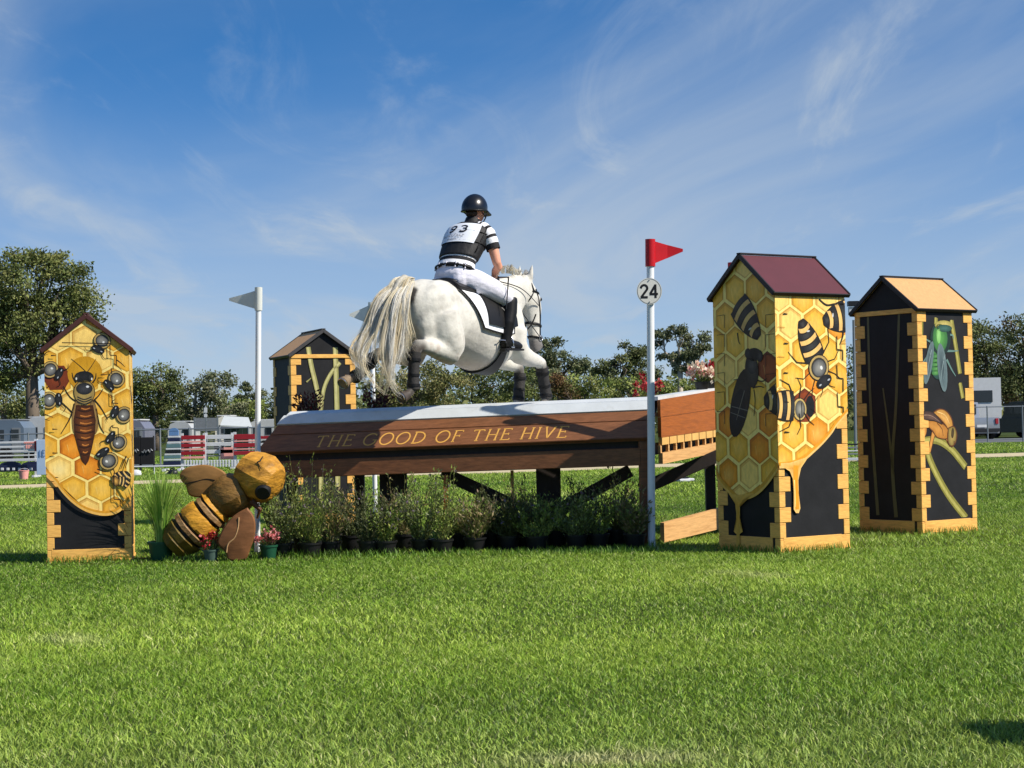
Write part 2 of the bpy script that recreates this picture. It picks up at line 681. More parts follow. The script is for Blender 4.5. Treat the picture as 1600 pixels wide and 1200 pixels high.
def affine_to_face(face, W, H):
    """photo pixel -> (s, t) on a face; face(s, t) gives the world point"""
    a, b, c = proj(face(0, 0)), proj(face(W, 0)), proj(face(0, H))
    ax, ay = (b[0] - a[0]) / W, (b[1] - a[1]) / W
    bx, by = (c[0] - a[0]) / H, (c[1] - a[1]) / H
    det = ax * by - bx * ay
    def inv(u, v):
        du, dv = u - a[0], v - a[1]
        return ((du * by - bx * dv) / det, (ax * dv - du * ay) / det)
    return inv


K_BLACK, K_INK = rgb(22, 21, 22), rgb(34, 26, 20)
K_CREAM, K_GOLD, K_AMBER, K_ORANGE, K_RUST = rgb(250, 222, 130), rgb(238, 186, 62), rgb(226, 152, 34), rgb(222, 132, 26), rgb(140, 62, 20)
K_TAN, K_GREY, K_LGREY = rgb(226, 178, 104), rgb(84, 84, 84), rgb(150, 148, 140)
K_PALE, K_RIM = rgb(246, 206, 112), rgb(176, 116, 22)


def mixc(a, b, t): return tuple(x + (y - x) * t for x, y in zip(a, b))


def honeycomb(p, w, row, ox, oy, W, H, seed, special=None):
    """painted comb: cream walls, each cell a shaded gold pool. (ox, oy) is one cell centre"""
    rnd = random.Random(seed)
    special = special or {}
    p.flat([(0 - .1, -.1), (W + .1, -.1), (W + .1, H + .6), (-.1, H + .6)], K_CREAM, 0)
    hh = row / 1.5
    for j in range(-12, 13):
        for i in range(-5, 6):
            x = ox + i * w + (w / 2 if j % 2 else 0) + rnd.uniform(-.006, .006)
            y = oy + j * row + rnd.uniform(-.006, .006)
            if x < -w or x > W + w or y < -row * 1.5 or y > H + .5: continue
            def hexa(k, dx=0.0, dy=0.0):
                return [(x + dx + w / 2 * k * math.cos(R(a)) / math.cos(R(30)), y + dy + hh * k * math.sin(R(a)))
                        for a in (30, 90, 150, 210, 270, 330)]
            t = rnd.random()
            body = mixc(K_GOLD, K_AMBER, t * .6)
            if t > .9: body = mixc(K_AMBER, K_ORANGE, .5)
            if t < .2: body = K_PALE
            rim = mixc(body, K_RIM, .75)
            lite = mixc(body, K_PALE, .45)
            key = special.get((i, j))
            if key == 'rust': body, rim, lite = K_RUST, rgb(96, 40, 14), rgb(158, 76, 30)
            if key == 'orange': body, rim, lite = K_ORANGE, rgb(176, 96, 16), rgb(236, 158, 50)
            if key == 'pale': body, rim, lite = K_PALE, mixc(K_PALE, K_RIM, .5), rgb(252, 226, 150)
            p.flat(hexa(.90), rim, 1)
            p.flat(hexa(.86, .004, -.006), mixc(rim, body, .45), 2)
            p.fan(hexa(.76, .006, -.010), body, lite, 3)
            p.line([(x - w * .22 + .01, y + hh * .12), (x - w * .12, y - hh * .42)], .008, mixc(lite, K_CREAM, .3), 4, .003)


def bee(p, x0, y0, x1, y1, lay, wid=.42, abdomen=True, front=True, legs=True, tone=1.0, thorax=True):
    """a worker bee drawn from abdomen tip (x0, y0) to head (x1, y1)"""
    L = math.hypot(x1 - x0, y1 - y0); ca, sa = (x1 - x0) / L, (y1 - y0) / L
    T = lambda u, v: (x0 + (u * ca - v * sa) * L, y0 + (u * sa + v * ca) * L)
    ang = math.atan2(sa, ca)
    d = lambda c: tuple(k * tone for k in c)
    if legs:
        for sgn in (-1, 1):
            p.line([T(.62, .12 * sgn), T(.50, .34 * sgn), T(.30, .42 * sgn)], .014, K_INK, lay, .006)
            p.line([T(.72, .12 * sgn), T(.76, .33 * sgn), T(.68, .46 * sgn)], .012, K_INK, lay, .005)
            p.line([T(.82, .10 * sgn), T(.95, .24 * sgn), T(1.05, .30 * sgn)], .011, K_INK, lay, .005)
            p.curve([T(.97, .03 * sgn), T(1.06, .08 * sgn), T(1.12, .16 * sgn)], .007, K_INK, lay, .004, 5)
    if abdomen:
        def half(u):            # half width of the abdomen at u
            k = min(1, max(0, u / .60))
            return wid * .5 * (math.sin(math.pi * min(1, k * .62 + .02)) ** .7)
        us = [i * .6 / 16 for i in range(17)]
        out = [T(u, half(u) + .022) for u in us] + [T(u, -half(u) - .022) for u in us[::-1]]
        p.fan(out, K_INK, K_INK, lay + 1, T(.35, 0))
        N = 7
        for i in range(N):
            a, b = .6 * i / N + .008, .6 * (i + 1) / N - .012
            dark = i % 2 == 0
            c = d(K_BLACK) if dark else d(K_TAN)
            c2 = d(mixc(K_BLACK, K_LGREY, .12)) if dark else d(mixc(K_TAN, K_CREAM, .35))
            bow = .035
            m = 8
            top = [T(b + bow * (1 - (2 * q / m - 1) ** 2), half((a + b) / 2) * (2 * q / m - 1)) for q in range(m + 1)]
            low = [T(a + bow * (1 - (2 * q / m - 1) ** 2), half((a + b) / 2) * (2 * q / m - 1)) for q in range(m + 1)]
            for q in range(m):
                k = 1 - abs(2 * (q + .5) / m - 1)
                cc = mixc(c, c2, k)
                p.poly([low[q], low[q + 1], top[q + 1], top[q]], [cc] * 4, lay + 2)
        p.oval(*T(.2, .05), .035 * L, .012 * L, ang + 1.3, d(rgb(190, 190, 190)), d(rgb(230, 230, 225)), lay + 3, 8)
    if thorax:
        p.oval(*T(.74, 0), .185 * L, .20 * L, ang, K_INK, K_INK, lay + 2)
        p.oval(*T(.74, 0), .17 * L, .185 * L, ang, d(rgb(178, 150, 88)), d(rgb(196, 168, 100)), lay + 3)
        p.oval(*T(.74, 0), .14 * L, .15 * L, ang, d(rgb(50, 46, 40)), d(rgb(60, 56, 50)), lay + 4)
        p.oval(*T(.745, .0), .115 * L, .125 * L, ang, d(K_GREY), d(K_LGREY), lay + 5)
        p.oval(*T(.76, .04), .03 * L, .025 * L, ang, d(rgb(215, 215, 210)), d(rgb(235, 235, 230)), lay + 6, 8)
    if front:
        p.oval(*T(.955, 0), .085 * L, .155 * L, ang, K_BLACK, mixc(K_BLACK, K_GREY, .25), lay + 5)
        for sgn in (-1, 1):
            p.oval(*T(.965, .10 * sgn), .05 * L, .05 * L, ang, K_BLACK, K_BLACK, lay + 6, 10)
            p.oval(*T(.97, .09 * sgn), .014 * L, .03 * L, ang, rgb(150, 155, 160), rgb(200, 205, 208), lay + 7, 8)


M_art = mat('sign_paint', rough=0.45, var=0.17, nscale=14, attr=True, spec=0.35, bump=0.10, bscale=40, stretch=(2.5, 2.5, 1))
M_wood_y = mat('honey_pine', rgb(232, 178, 92), 0.55, 0.22, 6.0, 0.14, None, 0.35, stretch=(2, 2, 14), dark=rgb(196, 132, 58))
M_blackpaint = mat('black_paint', rgb(27, 27, 29), 0.62, 0.35, 5.0, 0.08, 40, 0.25)
M_maroon = mat('maroon_roof', rgb(84, 33, 42), 0.6, 0.10, 4.0, 0.04, 30)
M_tanroof = mat('tan_roof', rgb(200, 154, 100), 0.55, 0.12, 5.0, 0.05, 30, stretch=(1, 8, 8))
M_trim_dark = mat('dark_trim', rgb(30, 26, 27), 0.5, 0.2, 9.0)
M_trim_brown = mat('brown_trim', rgb(74, 40, 34), 0.5, 0.2, 9.0)
M_trim_grey = mat('grey_trim', rgb(64, 62, 62), 0.5, 0.2, 9.0)

E = 0.006                       # how far the corner blocks stand proud of the panels
QUOIN = {}


def quoin_mesh(la, lb, ch):
    key = (round(la, 4), round(lb, 4), round(ch, 4))
    if key not in QUOIN:
        q = MB(); q.box(((E - la) / 2, (E - lb) / 2, ch / 2), (la + E, lb + E, ch - .004), None, .0028)
        QUOIN[key] = q.mesh('quoin', M_wood_y)
    return QUOIN[key]


def tower(name, near, which, a, W, H, rise, roofmat, trimmat, label, strip=False, corners=(0, 1, 2, 3), courses=17, phase=0, over=.032):
    """a hive tower: box of panels, finger-jointed corner blocks, base boards, gable roof. The gables face local -y and +y.
    near: ground point of the corner local (which * W/2, -W/2)"""
    ca, sa = math.cos(a), math.sin(a)
    lx, ly = which * W / 2, -W / 2
    loc = (near[0] - (ca * lx - sa * ly), near[1] - (sa * lx + ca * ly), 0)
    root = empty(name, loc, a, label, 'tower', 'hive towers around the jump')
    h = W / 2
    # four wall panels, set a little inside the corner blocks
    t = .02
    for k in range(4):
        m = MB(); m.box((0, -h + t / 2 + .0005, H / 2 + .01), (W - .03, t, H - .02))
        link_mesh('wall_panel', m.mesh('wall_panel', M_blackpaint), root, rz=k * math.pi / 2)
    # base boards between the corner blocks
    bh = .062 * H
    for k in range(4):
        m = MB(); m.box((-.03, -h - E / 2 + .004, bh / 2), (W - .12, E + .012, bh - .003), None, .002)
        link_mesh('base_board', m.mesh('base_board', M_wood_y), root, rz=k * math.pi / 2)
        m = MB(); m.box((0, -h - .004, .012), (W + .004, .022, .024), None, .002)
        link_mesh('plinth', m.mesh('plinth', M_wood_y), root, rz=k * math.pi / 2)
    # corner blocks
    ch = (H - .0) / courses
    la, lb = .155 * W, .078 * W
    for k in corners:
        g = k * math.pi / 2
        cx, cy = (h * math.cos(g) - h * math.sin(g)), (h * math.sin(g) + h * math.cos(g))
        for i in range(courses):
            longx = (i + k + phase) % 2 == 0
            link_mesh('quoin', quoin_mesh(la if longx else lb, lb if longx else la, ch), root, (cx, cy, i * ch + .002), g)
    # gable ends
    for sgn in (-1, 1):
        m = MB()
        m.prism([(-h - E, H), (h + E, H), (0, H + rise * (1 + E / h))], -h + .016, -h - E * .8, lambda x, z, d, s=sgn: Vector((x, d * -s, z)))
        m.build('gable', M_blackpaint, root)
        if strip:
            m = MB(); m.box((0, sgn * (h + E + .004), H - .012), (W * 1.0, .012, .045), None, .003)
            m.build('gable_strip', M_wood_y, root)
    # roof
    ov, oe, th = over * W / .77, .036, .016
    sl = math.atan2(rise, h); Ls = math.hypot(rise, h)
    for sgn in (-1, 1):
        M = Matrix.Rotation(sgn * sl, 3, 'Y')
        along = M @ Vector((sgn, 0, 0)); nrm = M @ Vector((0, 0, 1))
        apex = Vector((0, 0, H + rise + .012))
        c = apex + along * ((Ls + oe) / 2) + nrm * th / 2
        m = MB(); m.box(c, (Ls + oe - .004, W + 2 * ov, th), M, .003)
        rp = m.build('roof_panel', roofmat, root)
        for e in (-1, 1):
            m = MB(); m.box(apex + along * ((Ls + oe) / 2) + nrm * (th / 2 - .004) + Vector((0, e * (h + ov + .008), 0)), (Ls + oe + .008, .018, .04), M, .003)
            m.build('fascia', trimmat, root)
        m = MB(); m.box(apex + along * (Ls + oe + .004) + nrm * .002, (.012, W + 2 * ov + .03, .034), M, .003)
        m.build('eave_trim', trimmat, root)
    m = MB(); m.box((0, 0, H + rise + .034), (.05, W + 2 * ov + .034, .014), None, .004); m.build('ridge_cap', trimmat, root)
    M4 = Matrix.Translation(loc) @ Matrix.Rotation(a, 4, 'Z')
    return root, M4


def face_tools(M4, W, H, side, clip):
    """side 'x': local +x face, s from the near (local -y) edge; side 'y': local -y face, s from the local -x edge"""
    h = W / 2; o = E + .0022
    if side == 'x':
        fr = lambda s, t, off: Vector((h + o + off, s - h, t))
    else:
        fr = lambda s, t, off: Vector((s - h, -h - o - off, t))
    inv = affine_to_face(lambda s, t: M4 @ fr(s, t, 0), W, H)
    return Paint(fr, clip), inv


def crop(ox, oy, k, inv):
    return lambda x, y: inv(ox + x / k, oy + y / k)


# ---------- right tower, comb painted over its two near faces
W1, H1, RISE1 = .77, 2.15, .32
tw, M4 = tower('hive_tower', (2.174, 14.72), 1, R(-56.5), W1, H1, RISE1, M_maroon, M_trim_dark,
               'tall honeycomb painted hive tower with maroon roof right of the flagged number post', corners=(0, 2, 3), phase=1)
# lit face
probe, inv = face_tools(M4, W1, H1, 'x', [])
q1, q2 = crop(1110, 440, 5.457, inv), crop(1110, 650, 5.217, inv)
edge = [q2(565, 405), q2(650, 392), q2(745, 345), q2(830, 270), q2(905, 195), q2(975, 110), q2(1020, 40), q2(1046, -40)]
edge[0] = (-.012, edge[0][1])
edge[-1] = (W1 + .012, edge[-1][1] + .03)
TOP = H1 - .01
p, inv = face_tools(M4, W1, H1, 'x', edge + [(W1 + .006, TOP), (-.006, TOP)])
ox, oy = q1(680, 345)
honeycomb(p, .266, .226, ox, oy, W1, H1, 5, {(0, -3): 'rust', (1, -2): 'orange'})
hole = q1(785, 1065)
p.oval(*hole, .125, .135, 0, K_RUST, rgb(90, 40, 18), 5, 6)
p.oval(*q1(845, 1050), .05, .09, 0, K_BLACK, K_BLACK, 6)
p.oval(*q1(757, 1080), .082, .098, 0, K_INK, K_INK, 7)
p.oval(*q1(757, 1080), .074, .090, 0, rgb(196, 168, 100), rgb(196, 168, 100), 8)
p.oval(*q1(760, 1080), .056, .075, 0, rgb(70, 66, 58), rgb(160, 158, 146), 9)
p.line([q1(770, 1020), q1(775, 1140)], .008, K_INK, 10)
x0, y0 = q1(765, 305); x1, y1 = q1(972, 850)
bee(p, x0, y0, x1, y1, 12, .36)
x0, y0 = q1(955, 300); x1, y1 = q1(1400, 150)
bee(p, x0, y0, x1, y1, 12, .42, front=False, legs=False, thorax=False)
p.curve([q1(1130, 340), q1(1125, 420), q1(1100, 490)], .022, K_INK, 14, .006, 5)
p.curve([q1(920, 110), q1(985, 155), q1(1060, 140), q1(1170, 130)], .012, K_INK, 14, .02, 5)
x0, y0 = q1(470, 1060); x1, y1 = q1(860, 1050)
bee(p, x0, y0, x1, y1, 14, .46, front=False, thorax=False)
for pts in ([(1072, 420), (1072, 535), (1125, 540), (1125, 630)], [(1072, 670), (1078, 785), (1128, 790), (1128, 905)], [(1078, 915), (1082, 1035), (1130, 1040), (1130, 1150)]):
    for a_, b_ in zip(pts[:-1], pts[1:]): p.line([q1(*a_), q1(*b_)], .009, K_INK, 20)
for x, y in ((635, 268), (640, 522), (640, 775), (645, 1025)): p.line([q1(x - 18, y), q1(x + 18, y)], .014, K_INK, 20, .006)
p.line([q2(600, 130), q2(640, 130)], .014, K_INK, 20, .006)
for x, y in ((600, 385), (600, 640), (610, 905), (1140, 480)): p.line([q1(x - 30, y), q1(x + 30, y)], .004, K_RIM, 20)
p.build('painted_honeycomb', tw, M_art)
# honey running over the black panel
p, inv = face_tools(M4, W1, H1, 'x', [(-.006, 0), (W1 + .006, 0), (W1 + .006, H1), (-.006, H1)])
K_HONEY, K_HONEY2, K_HRIM = rgb(226, 152, 34), rgb(240, 184, 76), rgb(236, 190, 110)
p.curve(edge, .05, K_HRIM, 22, .03, 6)
p.curve([(a, b + .012) for a, b in edge], .03, K_HONEY, 23, .02, 6)
drip = [q2(570, 385), q2(640, 380), q2(735, 345), q2(790, 325), q2(730, 420), q2(708, 520), q2(712, 650), q2(725, 750), q2(712, 790), q2(690, 790), q2(672, 760), q2(672, 620), q2(664, 510), q2(640, 450), q2(600, 425), q2(570, 428)]
cen = q2(690, 430)
p.fan(drip, K_HRIM, K_HONEY, 24, cen)
p.curve([q2(690, 400), q2(686, 520), q2(694, 640), q2(700, 760)], .055, K_HONEY, 25, .04, 5)
p.curve([q2(676, 520), q2(682, 640), q2(686, 740)], .012, K_CREAM, 26, .006, 5)
p.build('painted_drip', tw, M_art)
# shaded face
probe, inv = face_tools(M4, W1, H1, 'y', [])
q1, q2 = crop(1110, 440, 5.457, inv), crop(1110, 650, 5.217, inv)
edgeL = [q2(40, 480), q2(100, 545), q2(170, 620), q2(215, 665), q2(245, 680), q2(300, 670), q2(380, 640), q2(460, 570), q2(565, 420)]
edgeL[0] = (-.012, edgeL[0][1] + .02); edgeL[-1] = (W1 + .012, edge[0][1])
p, inv = face_tools(M4, W1, H1, 'y', edgeL + [(W1 + .006, H1), (W1 / 2, H1 + RISE1), (-.006, H1)])
ox, oy = q1(305, 330)
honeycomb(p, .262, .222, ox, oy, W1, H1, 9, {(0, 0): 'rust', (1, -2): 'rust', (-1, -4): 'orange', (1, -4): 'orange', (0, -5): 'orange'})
x0, y0 = q1(425, 535); x1, y1 = q1(120, 20)
bee(p, x0, y0, x1, y1, 8, .36, front=False, legs=False, thorax=False, tone=.8)
p.curve([q1(240, 470), q1(250, 540), q1(265, 570)], .016, K_INK, 12, .005, 5)
# dark carpenter bee with folded wings
p.oval(*q1(262, 1060), .115, .30, R(-18), K_INK, rgb(52, 46, 44), 9, 20)
p.oval(*q1(240, 1130), .085, .20, R(-18), K_BLACK, rgb(30, 30, 34), 10, 20)
p.line([q1(190, 1080), q1(330, 1130)], .008, rgb(110, 104, 96), 11); p.line([q1(180, 1130), q1(310, 1190)], .006, rgb(110, 104, 96), 11)
p.curve([q1(300, 960), q1(270, 1060), q1(230, 1200)], .010, rgb(120, 112, 100), 11, .004, 5)
p.oval(*q1(362, 800), .085, .145, R(4), K_INK, rgb(70, 66, 60), 11, 20)
p.oval(*q1(365, 760), .06, .07, R(4), rgb(40, 38, 38), rgb(84, 80, 76), 12, 16)
for sgn in (-1, 1): p.curve([q1(360, 850 + 20 * sgn), q1(360 + 90 * sgn, 900), q1(360 + 130 * sgn, 880)], .012, K_INK, 10, .006, 5)
p.curve([q1(300, 870), q1(250, 860), q1(205, 860)], .012, K_INK, 10, .006, 5); p.curve([q1(370, 945), q1(430, 940), q1(465, 955)], .014, K_INK, 10, .006, 5)
p.curve([q1(380, 960), q1(390, 1060), q1(380, 1180)], .012, K_INK, 10, .006, 5)
p.oval(*q1(380, 670), .095, .055, 0, K_BLACK, K_BLACK, 12, 16)
p.oval(*q1(330, 655), .04, .045, 0, K_BLACK, rgb(50, 50, 55), 13, 10); p.oval(*q1(430, 690), .04, .05, 0, K_BLACK, rgb(50, 50, 55), 13, 10)
x0, y0 = q1(465, 1065); x1, y1 = q1(840, 1065)
bee(p, x0, y0, x1, y1, 14, .50, front=False, thorax=False, legs=False)
for i in range(6):
    y = 300 + i * 130 * 1.25
    a_, b_ = q1(128, y), q1(128, y + 110); p.line([a_, b_], .006, K_INK, 18)
    p.line([q1(60, y), q1(128, y)], .004, K_INK, 18)
    a_, b_ = q1(480, y + 60), q1(480, y + 160); p.line([a_, b_], .005, K_INK, 18)
    p.line([q1(480, y + 60), q1(560, y + 62)], .004, K_INK, 18)
p.build('painted_honeycomb', tw, M_art)
p, inv = face_tools(M4, W1, H1, 'y', [(-.006, 0), (W1 + .006, 0), (W1 + .006, H1), (-.006, H1)])
K_OLIVE = rgb(206, 150, 48)
p.curve(edgeL, .05, mixc(K_OLIVE, K_CREAM, .3), 22, .05, 5)
p.curve([(a, b + .014) for a, b in edgeL], .03, K_OLIVE, 23, .03, 5)
dl = [q2(160, 640), q2(245, 650), q2(370, 640), q2(275, 690), q2(252, 740), q2(252, 850), q2(258, 910), q2(275, 945), q2(250, 965), q2(250, 1050), q2(236, 1072), q2(222, 1050), q2(224, 965), q2(200, 945), q2(218, 900), q2(222, 800), q2(212, 710)]
p.fan(dl, mixc(K_OLIVE, K_CREAM, .25), K_OLIVE, 24, q2(237, 760))
p.build('painted_drip', tw, M_art)

# ---------- far right tower, black with painted insects
W2, H2, RISE2 = .77, 2.11, .30
tw, M4 = tower('hive_tower', (3.79, 16.70), 1, R(-53.7), W2, H2, RISE2, M_tanroof, M_trim_dark,
               'black panelled hive tower with tan roof, green fly and orange bug at far right', strip=True, corners=(0, 2, 3), phase=1)
probe, inv = face_tools(M4, W2, H2, 'x', [])
p, inv = face_tools(M4, W2, H2, 'x', [(.052, .14), (W2 - .052, .14), (W2 - .052, H2 - .02), (.052, H2 - .02)])
p.fr = lambda s, t, off: Vector((W2 / 2 + .0012 + off, s - W2 / 2, t))
q = crop(1400, 480, 3.333, inv)
K_STEM, K_STEM2 = rgb(128, 122, 52), rgb(168, 160, 84)
def sub_paint(src): return Paint(src.fr, src.clip)
for pts, w in (([(135, 45), (132, 200), (118, 330)], .05), ([(160, 340), (135, 400), (125, 460)], .055), ([(210, 45), (208, 110)], .05),
               ([(290, 50), (312, 180), (335, 330)], .055), ([(335, 380), (350, 460)], .05), ([(120, 520), (122, 560)], .06),
               ([(140, 700), (215, 690), (290, 735), (365, 825)], .075), ([(150, 700), (190, 820), (270, 970), (368, 1098)], .075)):
    P = [q(*a) for a in pts]
    pp = sub_paint(p)
    pp.curve(P, w, K_STEM, 1, w, 7); pp.curve([(a - w * .12, b + .004) for a, b in P], w * .45, K_STEM2, 2, w * .4, 7)
    if pp.f: pp.build('painted_stem', tw, M_art)
# green fly
G1, G2, G3 = rgb(50, 100, 52), rgb(92, 150, 78), rgb(38, 64, 58)
for sgn, pts in ((1, [(210, 180), (170, 170), (150, 155)]), (1, [(255, 215), (300, 212), (325, 208)]), (1, [(265, 260), (290, 310), (312, 345)]), (1, [(200, 210), (165, 250), (130, 310)]), (1, [(262, 130), (295, 128), (300, 150)])):
    p.curve([q(*a) for a in pts], .026, rgb(96, 128, 120), 4, .008, 6)
p.oval(*q(215, 275), .11, .17, R(4), G3, rgb(60, 110, 90), 5, 20)
for k in range(6): p.oval(*q(218 - k * 2, 225 + k * 22), .10 - k * .008, .026, R(4), G1, G2, 6, 14)
p.oval(*q(232, 152), .145, .16, 0, rgb(28, 46, 40), rgb(28, 46, 40), 7, 20)
p.oval(*q(230, 150), .105, .135, 0, G1, rgb(92, 158, 76), 8, 20)
p.oval(*q(222, 135), .03, .08, 0, rgb(120, 180, 96), rgb(146, 196, 120), 9, 12)
p.oval(*q(250, 82), .13, .05, 0, rgb(150, 140, 70), rgb(206, 186, 110), 8, 16)
p.oval(*q(252, 96), .11, .035, 0, rgb(40, 70, 60), rgb(70, 110, 100), 9, 14)
for (x, y, rx, ry, an) in ((172, 285, .050, .21, -16), (241, 305, .066, .23, 6)):
    p.oval(*q(x, y), rx, ry, R(an), rgb(100, 118, 120), rgb(52, 66, 70), 10, 22)
    p.curve([q(x + 14, y - 70), q(x, y), q(x - 8, y + 70)], .008, rgb(140, 158, 158), 11, .004, 5)
    p.curve([q(x + 4, y - 60), q(x + 12, y), q(x + 6, y + 60)], .005, rgb(120, 138, 138), 11, .003, 5)
p.build('painted_fly', tw, M_art)
p = sub_paint(p)
# orange bug
O1, O2, O3 = rgb(172, 112, 42), rgb(204, 142, 64), rgb(92, 52, 26)
def blob(pts, rim, cen, lay, grow=6, line=O3):
    cx = sum(a[0] for a in pts) / len(pts); cy = sum(a[1] for a in pts) / len(pts)
    P = spline(list(pts) + [pts[0]], 4)[:-1]
    def gr(a):
        d = math.hypot(a[0] - cx, a[1] - cy) or 1
        return (a[0] + (a[0] - cx) / d * grow, a[1] + (a[1] - cy) / d * grow)
    p.fan([q(*gr(a)) for a in P], line, line, lay, q(cx, cy)); p.fan([q(*a) for a in P], rim, cen, lay + 1, q(cx, cy))
for pts in ([(150, 600), (152, 655), (122, 705)], [(200, 640), (186, 700), (176, 755)], [(262, 660), (276, 695), (286, 718)]):
    p.curve([q(*a) for a in pts], .066, O3, 4, .032, 6); p.curve([q(*a) for a in pts], .046, O2, 5, .02, 6)
blob([(140, 592), (200, 588), (252, 610), (276, 650), (262, 678), (216, 672), (194, 642), (164, 614)], O1, O2, 6)
blob([(196, 548), (226, 528), (260, 536), (286, 572), (294, 612), (282, 640), (256, 602), (222, 566)], rgb(178, 126, 52), rgb(214, 160, 84), 9)
p.curve([q(214, 540), q(254, 556), q(278, 600)], .010, rgb(232, 190, 120), 12, .005, 6)
blob([(274, 626), (300, 616), (313, 650), (306, 700), (286, 714), (272, 690)], rgb(126, 108, 52), rgb(176, 148, 84), 12)
p.oval(*q(294, 648), .020, .050, R(-8), rgb(58, 44, 24), rgb(80, 64, 34), 15, 12)
p.curve([q(302, 690), q(300, 712), q(288, 722)], .014, O3, 15, .008, 5)
blob([(118, 566), (150, 542), (192, 546), (228, 584), (238, 604), (198, 588), (150, 584)], rgb(58, 40, 34), rgb(104, 78, 66), 16, 3, K_INK)
p.curve([q(126, 564), q(180, 562), q(224, 590)], .008, rgb(150, 120, 100), 18, .004, 5)
p.curve([q(215, 600), q(240, 630), q(246, 665)], .008, O3, 9, .005, 5)
p.build('painted_bug', tw, M_art)
probe, inv = face_tools(M4, W2, H2, 'y', [])
p, inv = face_tools(M4, W2, H2, 'y', [(.052, .14), (W2 - .052, .14), (W2 - .052, H2 - .02), (.052, H2 - .02)])
p.fr = lambda s, t, off: Vector((s - W2 / 2, -W2 / 2 - .0012 - off, t))
q = crop(1310, 420, 2.79, inv)
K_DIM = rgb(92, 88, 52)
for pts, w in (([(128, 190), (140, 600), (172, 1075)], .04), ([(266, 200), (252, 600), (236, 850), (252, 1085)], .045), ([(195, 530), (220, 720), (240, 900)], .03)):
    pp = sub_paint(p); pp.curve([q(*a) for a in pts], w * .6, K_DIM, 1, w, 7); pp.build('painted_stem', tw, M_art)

# ---------- left tower, queen bee on comb
W3, H3, RISE3 = .70, 1.835, .275
tw, M4 = tower('hive_tower', (-4.02, 15.44), -1, R(9.8), W3, H3, RISE3, M_maroon, M_trim_brown,
               'honeycomb painted hive tower with large queen bee at the left edge', corners=(0, 2, 3), phase=0, over=.018)
probe, inv = face_tools(M4, W3, H3, 'y', [])
qa, qb = crop(40, 480, 5.4526, inv), crop(40, 680, 5.716, inv)
edge3 = [qb(200, 335), qb(270, 405), qb(340, 500), qb(430, 590), qb(530, 655), qb(640, 690), qb(740, 695), qb(835, 660), qb(925, 600)]
edge3[0] = (-.012, edge3[0][1] + .02); edge3[-1] = (W3 + .012, edge3[-1][1] + .06)
p, inv = face_tools(M4, W3, H3, 'y', edge3 + [(W3 + .006, H3), (W3 / 2, H3 + RISE3), (-.006, H3)])
ox, oy = qb(545, 285)
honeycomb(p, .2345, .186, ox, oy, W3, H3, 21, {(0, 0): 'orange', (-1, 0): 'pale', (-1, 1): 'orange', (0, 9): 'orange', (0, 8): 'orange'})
p.oval(*qa(268, 600), .12, .12, 0, rgb(110, 46, 20), rgb(136, 62, 28), 5, 6)
p.oval(*qa(505, 560), .147, .15, 0, rgb(196, 140, 20), rgb(212, 158, 36), 6, 24)
for pts in ([(510, 540), (455, 490), (388, 435)], [(530, 540), (565, 490), (600, 432)]): p.curve([qa(*a) for a in pts], .007, K_INK, 9, .004, 5)
for pts in ([(430, 640), (405, 600), (395, 555)], [(570, 640), (595, 600), (600, 555)], [(430, 800), (375, 760), (320, 670)], [(570, 800), (620, 750), (660, 690)], [(415, 820), (380, 940), (300, 1080)], [(600, 860), (630, 1000), (670, 1070)], [(590, 790), (640, 850), (700, 950)], [(400, 900), (350, 850), (300, 800)]):
    p.curve([qa(*a) for a in pts], .016, K_INK, 8, .006, 5)
# queen's folded wings, abdomen, thorax, head
for sgn in (-1, 1):
    p.oval(*qa(505 + sgn * 75, 930), .035, .15, R(4 * sgn), rgb(120, 92, 52), rgb(176, 138, 76), 8, 18)
ab = [(430, 830), (575, 830), (598, 960), (590, 1080), (565, 1200), (535, 1310), (512, 1345), (480, 1310), (445, 1200), (415, 1080), (408, 960)]
p.fan([qa(*a) for a in ab], rgb(58, 28, 12), rgb(128, 70, 26), 10, qa(505, 1000))
for k in range(7):
    y = 860 + k * 62; hw = [62, 78, 84, 80, 66, 50, 34][k]
    p.curve([qa(505 - hw, y + 12), qa(505, y + 26), qa(505 + hw, y + 8)], .012, rgb(52, 26, 12), 12, .012, 5)
    p.curve([qa(505 - hw * .5, y - 2), qa(505 + hw * .1, y + 6), qa(505 + hw * .7, y - 6)], .012, rgb(196, 122, 54), 12, .006, 5)
p.oval(*qa(500, 720), .092, .108, 0, K_INK, K_INK, 13, 20)
p.oval(*qa(500, 720), .086, .102, 0, rgb(150, 126, 70), rgb(170, 146, 84), 14, 20)
for k in range(3): p.curve([qa(440, 760 + k * 20), qa(500, 782 + k * 20), qa(562, 758 + k * 20)], .01, rgb(46, 44, 42), 16, .01, 5)
p.oval(*qa(500, 690), .070, .052, 0, rgb(30, 30, 32), rgb(66, 66, 70), 15, 18)
p.oval(*qa(528, 672), .014, .01, 0, rgb(210, 210, 210), rgb(230, 230, 230), 17, 8)
p.oval(*qa(498, 590), .082, .052, 0, K_BLACK, rgb(40, 38, 38), 14, 16)
for sgn in (-1, 1):
    p.oval(*qa(498 + sgn * 55, 590), .022, .036, 0, K_BLACK, rgb(60, 58, 56), 15, 12)
    p.oval(*qa(498 + sgn * 66, 605), .007, .012, 0, rgb(220, 215, 200), rgb(230, 225, 210), 16, 8)
